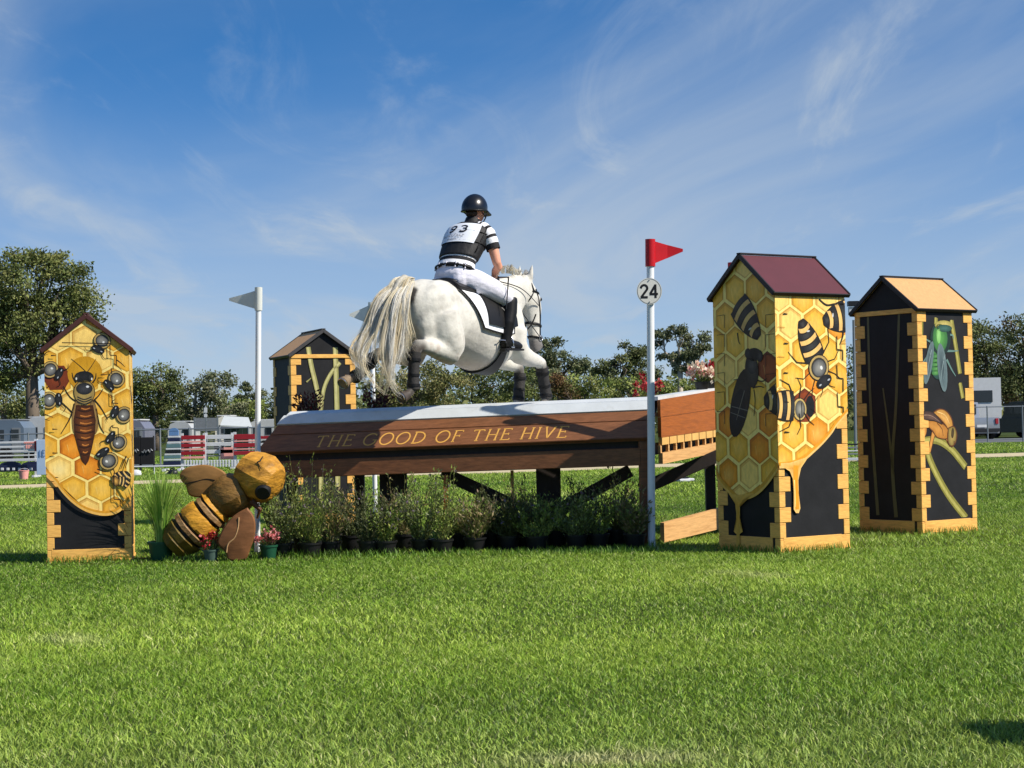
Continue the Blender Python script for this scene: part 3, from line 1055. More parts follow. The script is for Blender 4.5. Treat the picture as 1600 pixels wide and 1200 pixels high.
# workers half hidden in the comb
for (tx, ty, hx, hy, lay) in ((672, 235, 618, 350, 20), (185, 520, 285, 565, 20), (188, 795, 282, 785, 20), (795, 585, 712, 655, 20), (838, 910, 762, 885, 20), (815, 1160, 725, 1105, 20)):
    (ax, ay), (bx, by) = qa(tx, ty), qa(hx, hy)
    L = math.hypot(bx - ax, by - ay)
    k = 0.24 / L * 1.0
    dx, dy = (bx - ax) / L, (by - ay) / L
    s = .38
    bee(p, bx - dx * s * .955, by - dy * s * .955, bx + dx * s * .045, by + dy * s * .045, lay, .4, abdomen=False, legs=False)
    for sg in (-1, 1): p.curve([(bx + dx * .02 - dy * .04 * sg, by + dy * .02 + dx * .04 * sg), (bx + dx * .05 - dy * .08 * sg, by + dy * .05 + dx * .08 * sg), (bx + dx * .03 - dy * .11 * sg, by + dy * .03 + dx * .11 * sg)], .008, K_INK, lay, .003, 4)
(ax, ay), (bx, by) = qb(752, 240), qb(690, 150)
L = math.hypot(bx - ax, by - ay); dx, dy = (bx - ax) / L, (by - ay) / L; s = .42
bee(p, bx - dx * s * .955, by - dy * s * .955, bx + dx * s * .045, by + dy * s * .045, 30, .42, abdomen=False, legs=False)
x0, y0 = qb(960, 300); x1, y1 = qb(660, 470)
bee(p, *qb(925, 330), *qb(770, 480), 40, .75, front=False, thorax=False, legs=False)
bee(p, *qb(790, 400), *qb(960, 420), 44, .5, front=False, thorax=False, legs=False)
p.oval(*qb(805, 405), .035, .05, R(20), K_INK, rgb(226, 170, 80), 48, 6)
for pts in ([(900, 180), (870, 250), (850, 300)], [(920, 200), (890, 290)], [(780, 290), (800, 340)], [(640, 300), (690, 320), (740, 325)]): p.line([qb(*a) for a in pts], .012, K_INK, 46, .005)
for pts in ([(310, 300), (720, 300), (720, 400), (775, 400), (775, 490)], [(730, 510), (735, 560)], [(735, 700), (738, 810), (790, 812)], [(738, 1000), (740, 1020), (790, 1022), (790, 1110)]):
    for a_, b_ in zip(pts[:-1], pts[1:]): p.line([qa(*a_), qa(*b_)], .008, K_INK, 52)
for pts in ([(790, 330), (790, 570), (845, 572), (845, 660)],):
    for a_, b_ in zip(pts[:-1], pts[1:]): p.line([qb(*a_), qb(*b_)], .008, K_INK, 52)
for x, y in ((238, 412), (250, 1040)): p.line([qa(x - 22, y), qa(x + 22, y)], .012, K_INK, 52, .005)
for x, y in ((265, 160), (270, 378)): p.line([qb(x - 24, y), qb(x + 24, y)], .012, K_INK, 52, .005)
for pts in ([(150, 415), (180, 385), (215, 372)], [(180, 690), (205, 670)], [(165, 915), (235, 940)], [(780, 440), (820, 470), (850, 500)], [(640, 570), (700, 565)]): p.line([qa(*a) for a in pts], .011, K_INK, 50, .004)
p.build('painted_honeycomb', tw, M_art)
p, inv = face_tools(M4, W3, H3, 'y', [(-.006, 0), (W3 + .006, 0), (W3 + .006, H3), (-.006, H3)])
p.curve([(a, b - .004) for a, b in edge3], .026, rgb(232, 180, 88), 54, .034, 6)
p.curve([(a, b + .012) for a, b in edge3], .014, rgb(214, 150, 40), 55, .02, 6)
for pts in ([(870, 740), (900, 800), (920, 830)], [(880, 700), (920, 720)], [(870, 980), (920, 960)], [(760, 1060), (800, 1020)], [(880, 830), (915, 900)]): p.curve([qb(*a) for a in pts], .006, rgb(120, 70, 30), 54, .002, 5)
p.oval(*qb(290, 978), .012, .010, 0, K_INK, K_INK, 54, 8)
p.build('painted_drip', tw, M_art)
# its narrow right side carries the same comb
p, inv = face_tools(M4, W3, H3, 'x', [(-.006, .62), (W3 + .006, .7), (W3 + .006, H3 - .01), (-.006, H3 - .01)])
honeycomb(p, .2345, .186, .1, 1.0, W3, H3, 33)
bee(p, .15, 1.5, .4, 1.4, 8, .4); bee(p, .5, .9, .3, 1.1, 8, .4)
p.build('painted_honeycomb', tw, M_art)

# ---------- tower behind the jump
W4, H4, RISE4 = .77, 1.965, .27
tw, M4 = tower('hive_tower', (-2.55, 20.7), -1, R(22.6), W4, H4, RISE4, M_tanroof, M_trim_grey,
               'black hive tower with pale painted stems standing behind the jump near the tail', strip=True, corners=(1, 2, 3), phase=0)
probe, inv = face_tools(M4, W4, H4, 'y', [])
p, inv = face_tools(M4, W4, H4, 'y', [(.052, .14), (W4 - .052, .14), (W4 - .052, H4), (W4 / 2, H4 + RISE4 * .93), (.052, H4)])
p.fr = lambda s, t, off: Vector((s - W4 / 2, -W4 / 2 - .0065 - off, t))
q = crop(400, 510, 8.0, inv)
for pts, w in (([(650, 250), (690, 480), (760, 780), (805, 1100), (810, 2200)], .055), ([(1050, 430), (930, 580), (850, 760), (815, 1000), (812, 1100)], .045), ([(990, 240), (1000, 600), (1012, 1100), (1020, 2000)], .06)):
    P = [q(*a) for a in pts]; pp = sub_paint(p)
    pp.curve(P, w, rgb(150, 146, 88), 1, w, 7); pp.curve([(a - w * .1, b) for a, b in P], w * .5, rgb(188, 182, 124), 2, w * .5, 7)
    pp.build('painted_stem', tw, M_art)
p.line([q(630, 690), q(690, 635)], .02, rgb(150, 146, 88), 1, .006)
p.build('painted_stem', tw, M_art)
# ------------------------------------------------------------------ the jump
M_brown = mat('stained_timber', rgb(124, 80, 50), 0.5, 0.28, 5.0, 0.18, None, 0.35, stretch=(1.2, 12, 14), dark=rgb(92, 58, 36))
M_brown_lit = mat('stained_timber_lit', rgb(158, 88, 34), 0.5, 0.25, 5.0, 0.18, None, 0.35, stretch=(1.6, 1.6, 20), dark=rgb(126, 70, 28))  # lit copy of the stain: the orange of direct sun is in the colour
M_pine = mat('bare_pine', rgb(206, 160, 104), 0.65, 0.18, 5.0, 0.15, None, 0.3, stretch=(1.4, 1.4, 20), dark=rgb(172, 126, 76))
M_dentil = mat('pale_pine', rgb(214, 168, 96), 0.6, 0.15, 8.0, 0.1)
M_whitepaint = mat('white_paint', rgb(198, 203, 205), 0.5, 0.07, 5.0, 0.08, 30, dark=rgb(172, 174, 170))
M_darkwood = mat('dark_timber', rgb(44, 36, 32), 0.6, 0.3, 6.0, 0.1, None, stretch=(4, 4, 1))
JA, JB = Vector((-2.36, 16.5, 0)), Vector((1.20, 15.95, 0))
JX = (JB - JA).normalized(); JL = (JB - JA).length; JY = Vector((-JX.y, JX.x, 0)); JK = .0185
jump = empty('cross_country_jump', JA, 0, 'long brown timber table jump lettered THE GOOD OF THE HIVE with white top edge', 'jump')


def J(x, y, z): return JA + JX * x + JY * y + Vector((0, 0, z + JK * x))


SLY, SLZ = .22, .239                    # the sloping front: rises SLZ over SLY
SLN = math.hypot(SLY, SLZ)


def slope(x, w, d):
    """x along the jump, w metres up the slope from the lip, d metres outwards"""
    k = w / SLN
    return J(x, k * SLY - d * SLZ / SLN, .908 + k * SLZ + d * SLY / SLN)


def plank(name, w0, w1, x0l, x0r, x1, d0, d1, m):
    q = MB(); c = .004
    q.prism([(x0l, w0), (x1, w0), (x1, w1), (x0r, w1)], d0, d1 - c, slope)
    q.prism([(x0l + c, w0 + c), (x1 - c, w0 + c), (x1 - c, w1 - c), (x0r + c, w1 - c)], d1 - c, d1, slope)
    return q.build(name, m, jump, world=True)


upper = plank('front_plank', .205, .322, .085, .135, JL + .0, -.03, 0, M_brown)
text_plank = plank('front_plank', .012, .199, 0, .08, JL + .0, -.03, 0.002, M_brown)
plank('lip_strip', -.022, .010, -.02, -.005, JL + .01, -.03, .014, M_brown)
q = MB(); q.beam(J(.0, .03, .888), J(JL - .02, .03, .888), .05, .035); q.build('shadow_line_strip', M_darkwood, jump, world=True)  # dark strip standing in for the shadow line below the lip
q = MB(); q.beam(J(.03, .10, .84), J(JL - .06, .10, .84), .02, .16); q.build('recess_shade_board', M_darkwood, jump, world=True)  # added to close the gap; its dark tone stands in for the recess shade
q = MB(); q.beam(J(.02, .035, .735), J(JL - .07, .035, .735), .055, .158, ch=.006); q.build('lower_beam', M_brown, jump, world=True)
# white cap: two boards, the first leaning with the front, the second flatter and set back
q = MB(); q.prism([(.13, .327), (JL + .02, .327), (JL + .02, .437), (.18, .437)], -.028, .010, slope); q.build('white_cap', M_whitepaint, jump, world=True)
q = MB()
q.prism([(.30, 1.212), (.31, 1.242), (.44, 1.272), (.44, 1.235)], 0, 1, lambda y, z, d: J(.20 + d * (JL - .20), y, z))
q.build('white_cap', M_whitepaint, jump, world=True)
# deck of white boards running up to the back edge
SN, SF = Vector((1.345, 16.30, 0)), Vector((1.98, 17.5, 0))
def side(t, zn, zf): return SN + (SF - SN) * t + Vector((0, 0, zn + (zf - zn) * t))
DFL, DFR = J(.24, .46, 1.17), J(JL - .03, .46, 1.13)
DBR, DBL = side(1.9, 1.14, 1.14), Vector((-2.30, 18.75, 1.12))
ND = 9
for i in range(ND):
    a, b = i / ND + .004, (i + 1) / ND - .004
    l0, l1 = DFL.lerp(DBL, a), DFL.lerp(DBL, b); r0, r1 = DFR.lerp(DBR, a), DFR.lerp(DBR, b)
    dz = Vector((0, 0, .035))
    q = MB(); q.add([l0, r0, r1, l1, l0 - dz, r0 - dz, r1 - dz, l1 - dz], [(0, 1, 2, 3), (4, 7, 6, 5), (0, 4, 5, 1), (1, 5, 6, 2), (2, 6, 7, 3), (3, 7, 4, 0)])
    q.build('deck_board', M_whitepaint, jump, world=True)
# right end: boards, a row of blocks and openings, rail, ground board
TE = 2.0
sn = (SF - SN).normalized(); so = Vector((sn.y, -sn.x, 0))


def side_board(name, zn0, zn1, zf0, zf1, m, d0=-.03, d1=0.0, t0=0.0, t1=TE):
    q = MB()
    P = [side(t0, zn0, zf0), side(t1, zn0, zf0), side(t1, zn1, zf1), side(t0, zn1, zf1)]
    vs = [p_ + so * d1 for p_ in P] + [p_ + so * d0 for p_ in P]
    q.add(vs, [(0, 1, 2, 3), (4, 7, 6, 5), (0, 4, 5, 1), (1, 5, 6, 2), (2, 6, 7, 3), (3, 7, 4, 0)])
    return q.build(name, m, jump, world=True)


side_board('side_plank', 1.150, 1.305, 1.219, 1.397, M_brown_lit)
side_board('side_plank', .964, 1.146, 1.018, 1.215, M_brown_lit, d1=.003)
side_board('side_rail', .723, .822, .797, .891, M_pine, d1=.012)
side_board('frame_back', .80, .91, .87, .96, M_darkwood, d0=-.12, d1=-.10)
side_board('ground_board', .01, .19, .05, .25, M_pine, d1=.01)
NB = 15
for i in range(NB):
    t0, t1 = i * TE / NB + .006, (i + 1) * TE / NB - .006
    side_board('dentil_block', .895, .961, .950, 1.015, M_dentil, d1=.006, t0=t0, t1=t1)
    side_board('frame_bar', .824, .893, .893, .948, M_pine, d0=-.03, d1=-.004, t0=t0 - .013, t1=t0 + .008)
side_board('white_cap', 1.300, 1.335, 1.385, 1.42, M_whitepaint, d0=-.16, d1=-.034, t0=.02)
# corner post and legs
q = MB(); q.beam(J(JL - .05, .06, -JK * JL), J(JL - .05, .06, .905), .085, .085, up=(1, 0, 0), ch=.006); q.build('corner_post', M_brown, jump, world=True)
q = MB(); q.beam(J(JL - .02, .16, -JK * JL), J(JL - .02, .24, 1.11), .06, .06, up=(1, 0, 0), ch=.005); q.build('corner_post', M_brown, jump, world=True)
for (u0, u1, Y) in ((592, 634, 17.1), (836, 874, 17.0)):
    a, b = gnd(u0, Y), gnd(u1, Y); c = (a + b) / 2
    q = MB(); q.beam((c.x, Y, 0), (c.x, Y, 1.20), .12, (b - a).length, up=(1, 0, 0), ch=.006); q.build('leg', M_darkwood, jump, world=True)
for (u0, v0, u1, v1, Y) in ((690, 738, 850, 812, 17.05), (868, 800, 985, 735, 17.05), (1000, 765, 1150, 700, 17.2)):
    q = MB(); q.beam(at(u0, v0, Y), at(u1, v1, Y), .05, .12, ch=.005); q.build('brace', M_darkwood, jump, world=True)
for (x, y) in ((-2.1, 17.0), (-1.6, 18.6), (.4, 18.6), (2.0, 18.3)):
    q = MB(); q.beam((x, y, 0), (x, y, 1.2), .1, .1, up=(1, 0, 0)); q.build('leg', M_darkwood, jump, world=True)
q = MB(); q.beam(at(694, 870, 16.3), at(697, 742, 16.3), .045, .045, up=(1, 0, 0), ch=.004); q.build('stake', M_brown_lit, jump, world=True)
q = MB(); q.beam(at(800, 735, 16.9) - Vector((0, 0, .35)), at(800, 735, 16.9), .03, .03, up=(1, 0, 0)); q.build('stake', M_pine, jump, world=True)

# lettering, cut as thin italic capitals on the lower front plank
GLY = {
    'T': (.74, [[(.02, .95), (.72, .95)], [(.37, .95), (.37, .03)], [(.02, .95), (.02, .84)], [(.72, .95), (.72, .84)], [(.25, .03), (.49, .03)]]),
    'H': (.78, [[(.10, .03), (.10, .97)], [(.68, .03), (.68, .97)], [(.10, .5), (.68, .5)], [(0, .03), (.2, .03)], [(0, .97), (.2, .97)], [(.58, .03), (.78, .03)], [(.58, .97), (.78, .97)]]),
    'E': (.62, [[(.10, .03), (.10, .97)], [(0, .97), (.58, .97)], [(.10, .52), (.46, .52)], [(0, .03), (.62, .03)], [(.58, .97), (.58, .85)], [(.62, .03), (.62, .16)], [(.46, .6), (.46, .44)]]),
    'F': (.58, [[(.10, .03), (.10, .97)], [(0, .97), (.58, .97)], [(.10, .52), (.44, .52)], [(0, .03), (.22, .03)], [(.58, .97), (.58, .85)], [(.44, .6), (.44, .44)]]),
    'I': (.22, [[(.11, .03), (.11, .97)], [(0, .03), (.22, .03)], [(0, .97), (.22, .97)]]),
    'V': (.76, [[(.08, .97), (.36, .03)], [(.36, .03), (.70, .97)], [(0, .97), (.18, .97)], [(.60, .97), (.78, .97)]]),
    'O': (.92, [[(.46 + .44 * math.cos(R(a)), .5 + .49 * math.sin(R(a))) for a in range(0, 361, 15)]]),
    'G': (.88, [[(.46 + .44 * math.cos(R(a)), .5 + .49 * math.sin(R(a))) for a in range(42, 331, 14)] + [(.84, .25), (.84, .44)], [(.62, .44), (.92, .44)]]),
    'D': (.84, [[(.10, .03), (.10, .97)], [(0, .97), (.30, .97), (.50, .93), (.68, .80), (.78, .62), (.78, .40), (.68, .20), (.50, .07), (.30, .03), (0, .03)]]),
}
M_letter = mat('gold_lettering', rgb(214, 160, 74), 0.5, 0.12, 18)
def letters(txt, x0, x1, w0, hgt, fr, parent, m, slant=.22, sw=.085, gap=.24, space=.52, d=.0035, aspect=1.0, name='letter'):
    tot = 0
    for ch in txt: tot += space if ch == ' ' else GLY[ch][0] * aspect + gap
    sc = (x1 - x0) / tot
    x = x0
    off = root_of(parent).location
    for ch in txt:
        if ch == ' ': x += space * sc; continue
        w, strokes = GLY[ch]
        P = Paint(lambda s, t, o: fr(s, t, d + o) - off, [(-99, -99), (99, -99), (99, 99), (-99, 99)])
        for st_ in strokes:
            pts = [(x + a * aspect * sc + b * hgt * slant, w0 + b * hgt) for a, b in st_]
            short = len(st_) == 2 and math.hypot(st_[1][0] - st_[0][0], st_[1][1] - st_[0][1]) < .3
            flat_ = len(st_) == 2 and abs(st_[0][1] - st_[1][1]) < .05
            ww = sw * hgt * (.75 if (short or flat_) else 1.15)
            P.line(pts, ww, (1, 1, 1), 0)
        P.build(name, parent, m)
        x += (w * aspect + gap) * sc


def wx(u, v):                       # pixel -> x along the lettered plank
    a, b = proj(slope(0, .1, 0)), proj(slope(JL, .1, 0))
    return (u - a[0]) / (b[0] - a[0]) * JL
letters('THE GOOD OF THE HIVE', wx(494, 700), wx(893, 680), .026, .142, slope, text_plank, M_letter)

# ------------------------------------------------------------------ flags and number
M_pole = mat('pole_white', rgb(226, 230, 232), 0.35, 0.04, 6.0)
M_wflag = mat('flag_white', rgb(228, 230, 222), 0.4, 0.05, 6.0, trans=.25)
M_rflag = mat('flag_red', rgb(196, 22, 30), 0.35, 0.08, 6.0, trans=.12)
M_num = mat('number_white', rgb(226, 224, 214), 0.4, 0.04, 6.0)
M_ink = mat('number_black', rgb(20, 19, 20), 0.5, 0.1, 6.0)
M_steel = mat('steel', rgb(150, 150, 150), 0.35, 0.1, 10, metal=0.8)


def flag(base, top, tip, ylo, yhi, r, m, label, sleeve_h, Y):
    """pennant post: base ground point, top world point, tip and the two flag corners as world points"""
    root = empty('flag_post', base, 0, label, 'flag', 'flags marking the jump')
    q = MB(); q.tube([base, (base + top) / 2, top], r, 14); o = q.build('pole', M_pole, root, world=True); auto_smooth(o)
    ax = (top - base).normalized()
    q = MB(); q.tube([top - ax * sleeve_h, top + ax * .012], r * 1.35, 14); o = q.build('sleeve', m, root, world=True); auto_smooth(o)
    q = MB()
    th = Vector((0, .004, 0)); s = 1 if tip.x > top.x else -1
    a, b = Vector(yhi), Vector(ylo)
    tipa, tipb = tip + Vector((0, 0, .012)), tip - Vector((0, 0, .012))
    mid1, mid2 = a.lerp(tipa, .5) + Vector((0, .02, 0)), b.lerp(tipb, .5) + Vector((0, .02, 0))
    vs = [a, mid1, tipa, tipb, mid2, b]
    q.add([v + th for v in vs] + [v - th for v in vs], [(0, 1, 4, 5), (1, 2, 3, 4), (11, 10, 7, 6), (10, 9, 8, 7), (0, 6, 7, 1), (1, 7, 8, 2), (2, 8, 9, 3), (3, 9, 10, 4), (4, 10, 11, 5), (5, 11, 6, 0)])
    q.build('pennant', m, root, world=True)
    return root


Y = 16.35
b = gnd(398.5, Y); flag(b, at(404, 451, Y), at(358, 468, Y + .12), at(400, 483, Y), at(400, 454, Y), .026, M_wflag, 'white pennant on white pole at the left end of the jump', .20, Y)
Y = 19.6
b = gnd(584, Y); flag(b, at(580, 474, Y), at(546, 492, Y + .05), at(577, 506, Y), at(577, 477, Y), .026, M_wflag, 'white pennant on white pole half hidden behind the tail', .22, Y)
Y = 15.87
b = Vector((1.203, Y, 0))
rf = flag(b, at(1016, 376, Y), at(1067, 391, Y + .06), at(1019, 413, Y), at(1019, 376, Y), .034, M_rflag, 'red pennant above the number 24 disc on white pole', .23, Y)
c = at(1014.5, 455, Y - .048)
q = MB(); fr = lambda x, z, d: c + Vector((x, -d, z))
q.prism([(.112 * math.cos(R(a)), .118 * math.sin(R(a))) for a in range(0, 360, 10)], -.004, .004, fr)
disc = q.build('number_disc', M_num, rf, world=True)
off = rf.location
ring = Paint(lambda s, t, o: fr(s, t, .0050 + o) - off, [(-9, -9), (9, -9), (9, 9), (-9, 9)])
ring.line([(.104 * math.cos(R(a)), .110 * math.sin(R(a))) for a in range(0, 365, 10)], .004, (1, 1, 1), 0)
ring.build('number_rim', disc, M_steel)
def digits(strokes, sw, ox, oz, sx, sz, frr, parent, m, name='digit'):
    off_ = root_of(parent).location
    P = Paint(lambda s, t, o: frr(s, t, o) - off_, [(-9, -9), (9, -9), (9, 9), (-9, 9)])
    for i, st_ in enumerate(strokes): P.line([(ox + a * sx, oz + b_ * sz) for a, b_ in st_], sw, (1, 1, 1), i)
    return P.build(name, parent, m)
D2 = [[(.02, .72)] + [(.5 + .42 * math.cos(R(a)), .72 + .22 * math.sin(R(a))) for a in range(165, -46, -15)] + [(.10, .08)], [(.02, .07), (.96, .07)]]
D4 = [[(.70, 0), (.70, .98)], [(.70, .92), (.06, .32)], [(-.02, .29), (1.0, .29)]]
D9 = [[(.5 + .36 * math.cos(R(a)), .68 + .25 * math.sin(R(a))) for a in range(0, 361, 20)], [(.86, .68), (.80, .40), (.60, .12), (.30, .04), (.12, .12)]]
D3 = [[(.10, .84)] + [(.44 + .36 * math.cos(R(a)), .74 + .21 * math.sin(R(a))) for a in range(130, -81, -20)] + [(.38, .53)], [(.38, .53)] + [(.44 + .42 * math.cos(R(a)), .29 + .25 * math.sin(R(a))) for a in range(80, -141, -20)]]
f2 = lambda s, t, o: fr(s, t, .0052 + o)
digits(D2, .020, -.078, -.062, .066, .124, f2, disc, M_ink)
digits(D4, .020, .004, -.062, .072, .124, f2, disc, M_ink)
for s in (-1, 1):
    q = MB(); q.tube([fr(0, s * .096, .003), fr(0, s * .096, .010)], .006, 8); q.build('screw', M_steel, disc, world=True)
Y = 18.6
b = gnd(1150, Y); flag(b, at(1143, 412, Y), at(1190, 430, Y), at(1146, 448, Y), at(1146, 414, Y), .030, M_rflag, 'red pennant mostly hidden behind the maroon roofed tower', .22, Y)

# ------------------------------------------------------------------ potted plants
M_leaf = mat('plant_leaf', rough=0.55, var=0.15, nscale=20, attr=True, trans=.22, spec=.3)
M_stem = mat('plant_stem', rgb(86, 92, 48), 0.7, 0.2, 10)
M_petal = mat('petal', rough=0.5, var=0.1, nscale=20, attr=True, trans=.3)
M_potblack = mat('pot_black', rgb(26, 26, 27), 0.45, 0.15, 10)
M_potgreen = mat('pot_green', rgb(30, 78, 56), 0.4, 0.12, 8)
M_potgrey = mat('pot_greygreen', rgb(72, 92, 84), 0.45, 0.12, 8)


def leaf_cloud(P, D, size, col, rnd, asp=.35, jit=.25):
    """leaf quads at points P (n,3) lying along directions D; returns verts, faces, cols"""
    n = len(P)
    D = D / np.maximum(np.linalg.norm(D, axis=1, keepdims=True), 1e-6)
    U = rnd.normal(size=(n, 3)); S = np.cross(D, U); S /= np.maximum(np.linalg.norm(S, axis=1, keepdims=True), 1e-6)
    L = (size * rnd.uniform(.6, 1.3, n))[:, None]
    a = P; b = P + D * L * .5 + S * L * asp * .5; c = P + D * L; d = P + D * L * .5 - S * L * asp * .5
    V = np.stack([a, b, c, d], 1).reshape(-1, 3)
    F = np.arange(4 * n).reshape(n, 4)
    C = np.asarray(col)[None] if np.ndim(col) == 1 else np.asarray(col)
    C = C * rnd.uniform(1 - jit, 1 + jit, (n, 1)) * rnd.uniform(.93, 1.07, (n, 3))
    return V, F, C


def pot(root, r, h, m, z0=0.0):
    q = MB(); q.lathe([(r * .74, 0), (r * .76, .004), (r * .95, h * .86), (r * 1.04, h * .86), (r * 1.06, h), (r * .96, h), (r * .93, h * .9), (.01, h * .88)], (0, 0, z0), 18)
    o = q.build('pot', m, root); auto_smooth(o); return o


def potted_bush(name, loc, h, spread, seed, label, cols, n=900, potr=.11, poth=.15, pm=None, flower=None, nfl=0, leaf=.035, group='potted plants under the jump', stems=26, upright=.8, cat='plant', flsize=.02):
    rnd = np.random.default_rng(seed)
    root = empty(name, loc, 0, label, cat, group)
    pot(root, potr, poth, pm or M_potblack)
    Hf = h - poth
    q = MB(); P, D, tips = [], [], []
    for i in range(stems):
        az = rnd.uniform(0, 2 * math.pi); out = spread * math.sqrt(rnd.uniform(.02, 1)); hh = Hf * (rnd.uniform(.35, .85) if rnd.uniform() < .8 else rnd.uniform(.85, 1.15)) * (1 - .2 * (out / spread) ** 2)
        base = np.array([math.cos(az), math.sin(az), 0]) * potr * .5 * rnd.uniform(0, 1); base[2] = poth * .9
        tip = np.array([math.cos(az) * out, math.sin(az) * out, poth + hh])
        mid = base * .5 + tip * .5 + np.array([math.cos(az), math.sin(az), 0]) * out * .12 + rnd.normal(size=3) * .015
        pts = [base, base * .25 + mid * .5 + tip * .25 * 0 + base * .25, mid, mid * .4 + tip * .6, tip]
        q.tube([tuple(x) for x in (base, mid, tip)], [.004, .003, .0015], 4, False)
        k = max(6, n // stems)
        t = rnd.uniform(.03, 1.0, k) ** .9
        pt = ((1 - t) ** 2)[:, None] * base + (2 * t * (1 - t))[:, None] * mid + (t ** 2)[:, None] * tip
        pt = pt + rnd.normal(size=(k, 3)) * .018
        dd = rnd.normal(size=(k, 3)) * .7; dd[:, 2] = np.abs(dd[:, 2]) * .6 + upright * .8
        dd[:, 0] += math.cos(az) * .5; dd[:, 1] += math.sin(az) * .5
        P.append(pt); D.append(dd); tips.append((tip, tip - mid))
    q.build('stems', M_stem, root)
    P, D = np.concatenate(P), np.concatenate(D)
    ci = rnd.integers(0, len(cols), len(P))
    V, F, C = leaf_cloud(P, D, leaf, np.array(cols)[ci], rnd)
    tag(link_mesh('foliage', np_mesh('foliage', V, F, C, mats=[M_leaf]), root), kind='stuff')
    if flower:
        FP, FD = [], []
        for j in range(nfl):
            tip, d = tips[j % len(tips)]
            c0 = tip - d * rnd.uniform(0, .35) + rnd.normal(size=3) * .012
            m_ = 6
            FP.append(np.repeat(c0[None], m_, 0) + rnd.normal(size=(m_, 3)) * flsize * .25); FD.append(rnd.normal(size=(m_, 3)) + np.array([0, 0, .4]))
        FP, FD = np.concatenate(FP), np.concatenate(FD)
        fi = rnd.integers(0, len(flower), len(FP))
        V, F, C = leaf_cloud(FP, FD, flsize, np.array(flower)[fi], rnd, .8, .15)
        tag(link_mesh('flowers', np_mesh('flowers', V, F, C, mats=[M_petal]), root), kind='stuff')
    return root


GR = [rgb(112, 124, 72), rgb(96, 112, 56), rgb(136, 142, 98), rgb(136, 150, 72)]
GR2 = [rgb(122, 140, 60), rgb(98, 118, 48), rgb(144, 152, 76)]
DKS = [rgb(72, 80, 46), rgb(60, 70, 38), rgb(84, 88, 54)]
BRN = [rgb(128, 118, 74), rgb(104, 108, 58), rgb(120, 134, 66), rgb(146, 128, 96)]
LAV = [rgb(112, 92, 120), rgb(130, 116, 126), rgb(150, 140, 132)]
front = [(438, .80, .27, 0), (478, .88, .25, 1), (518, .62, .20, 2), (566, .68, .26, 3), (606, .54, .20, 4), (650, .82, .23, 5), (690, .80, .20, 6),
         (738, .52, .24, 7), (788, .50, .24, 8), (840, .50, .24, 9), (890, .52, .24, 10), (938, .54, .22, 11), (982, .50, .18, 12)]
ordw = ['first', 'second', 'third', 'fourth', 'fifth', 'sixth', 'seventh', 'eighth', 'ninth', 'tenth', 'eleventh', 'twelfth', 'thirteenth']
for (u, h, sp, i) in front:
    Yp = 15.60 + (u - 440) * .00028 + (.14 if i > 6 else 0)
    lab = ('grey green flowering shrub in black pot, %s from the carved bee in the front row' if i < 7 else 'shaded shrub in black pot, %s from the carved bee in the front row') % ordw[i]
    potted_bush('potted_shrub', gnd(u + 7 * math.sin(i * 2.7), Yp + .07 * math.sin(i * 4.1)), h, sp, 100 + i, lab, (GR, GR2, BRN, DKS, GR2)[i % 5], (1500, 1900, 900, 1300, 800, 1500, 1100)[i % 7], flower=LAV, nfl=26 if i in (0, 1, 4, 5) else 8, stems=(34, 44, 20, 30, 18, 36, 24)[i % 7], leaf=(.036, .030, .044, .034, .040)[i % 5], flsize=.018, potr=.10, poth=.125)
for i, u in enumerate((470, 545, 628, 712, 765, 815, 866, 915, 960)):
    potted_bush('potted_shrub', gnd(u, 16.08 + (u - 440) * .0002), .52 + .08 * (i % 3), .25, 140 + i, 'dark shrub in black pot, %s from the left in the row behind, under the beam' % ordw[i], (GR2, DKS, BRN)[i % 3], 1300, stems=30, leaf=.036)
# potted ornamental grass
def arching_grass(name, loc, label):
    rnd = random.Random(7)
    root = empty(name, loc, 0, label, 'plant')
    pot(root, .115, .165, M_potgreen)
    V, F, C = [], [], []
    for i in range(330):
        az = rnd.uniform(0, 2 * math.pi); L = rnd.uniform(.42, .70); lean = rnd.uniform(.05, .42) * (1.25 if rnd.random() < .3 else 1)
        w = rnd.uniform(.004, .008); r0 = rnd.uniform(0, .05)
        dx, dy = math.cos(az), math.sin(az); o = len(V); n = 6
        for k in range(n + 1):
            t = k / n
            out = r0 + lean * L * (t ** 1.7) * 1.15; z = .15 + L * (t - .38 * lean * t ** 2.6)
            ww = w * (1 - t ** 2) + .0006
            V += [(dx * out - dy * ww, dy * out + dx * ww, z), (dx * out + dy * ww, dy * out - dx * ww, z)]
        c = mixc(rgb(110, 156, 52), rgb(170, 194, 100), rnd.random())
        for k in range(n):
            F.append((o + 2 * k, o + 2 * k + 1, o + 2 * k + 3, o + 2 * k + 2)); C.append(c)
    tag(link_mesh('blades', np_mesh('blades', V, F, np.array(C), True, mats=[M_leaf]), root), kind='stuff')
arching_grass('potted_grass', gnd(249, 15.5), 'arching green grass plant in dark green pot left of the carved bee')
PK, RD, WH = [rgb(226, 140, 140), rgb(238, 176, 170), rgb(206, 96, 100)], [rgb(176, 30, 40), rgb(198, 60, 66), rgb(140, 22, 30)], [rgb(244, 226, 200), rgb(240, 206, 188), rgb(236, 232, 210), rgb(226, 150, 140)]
BEG = [rgb(74, 70, 40), rgb(92, 104, 48), rgb(96, 52, 44)]
potted_bush('potted_begonia', gnd(416, 15.42), .27, .105, 201, 'pink begonia in small green pot right of the carved bee', [rgb(104, 110, 56), rgb(150, 96, 70)], 120, .078, .12, M_potgreen, PK, 46, .03, 'begonias in small pots', 16, flsize=.026)
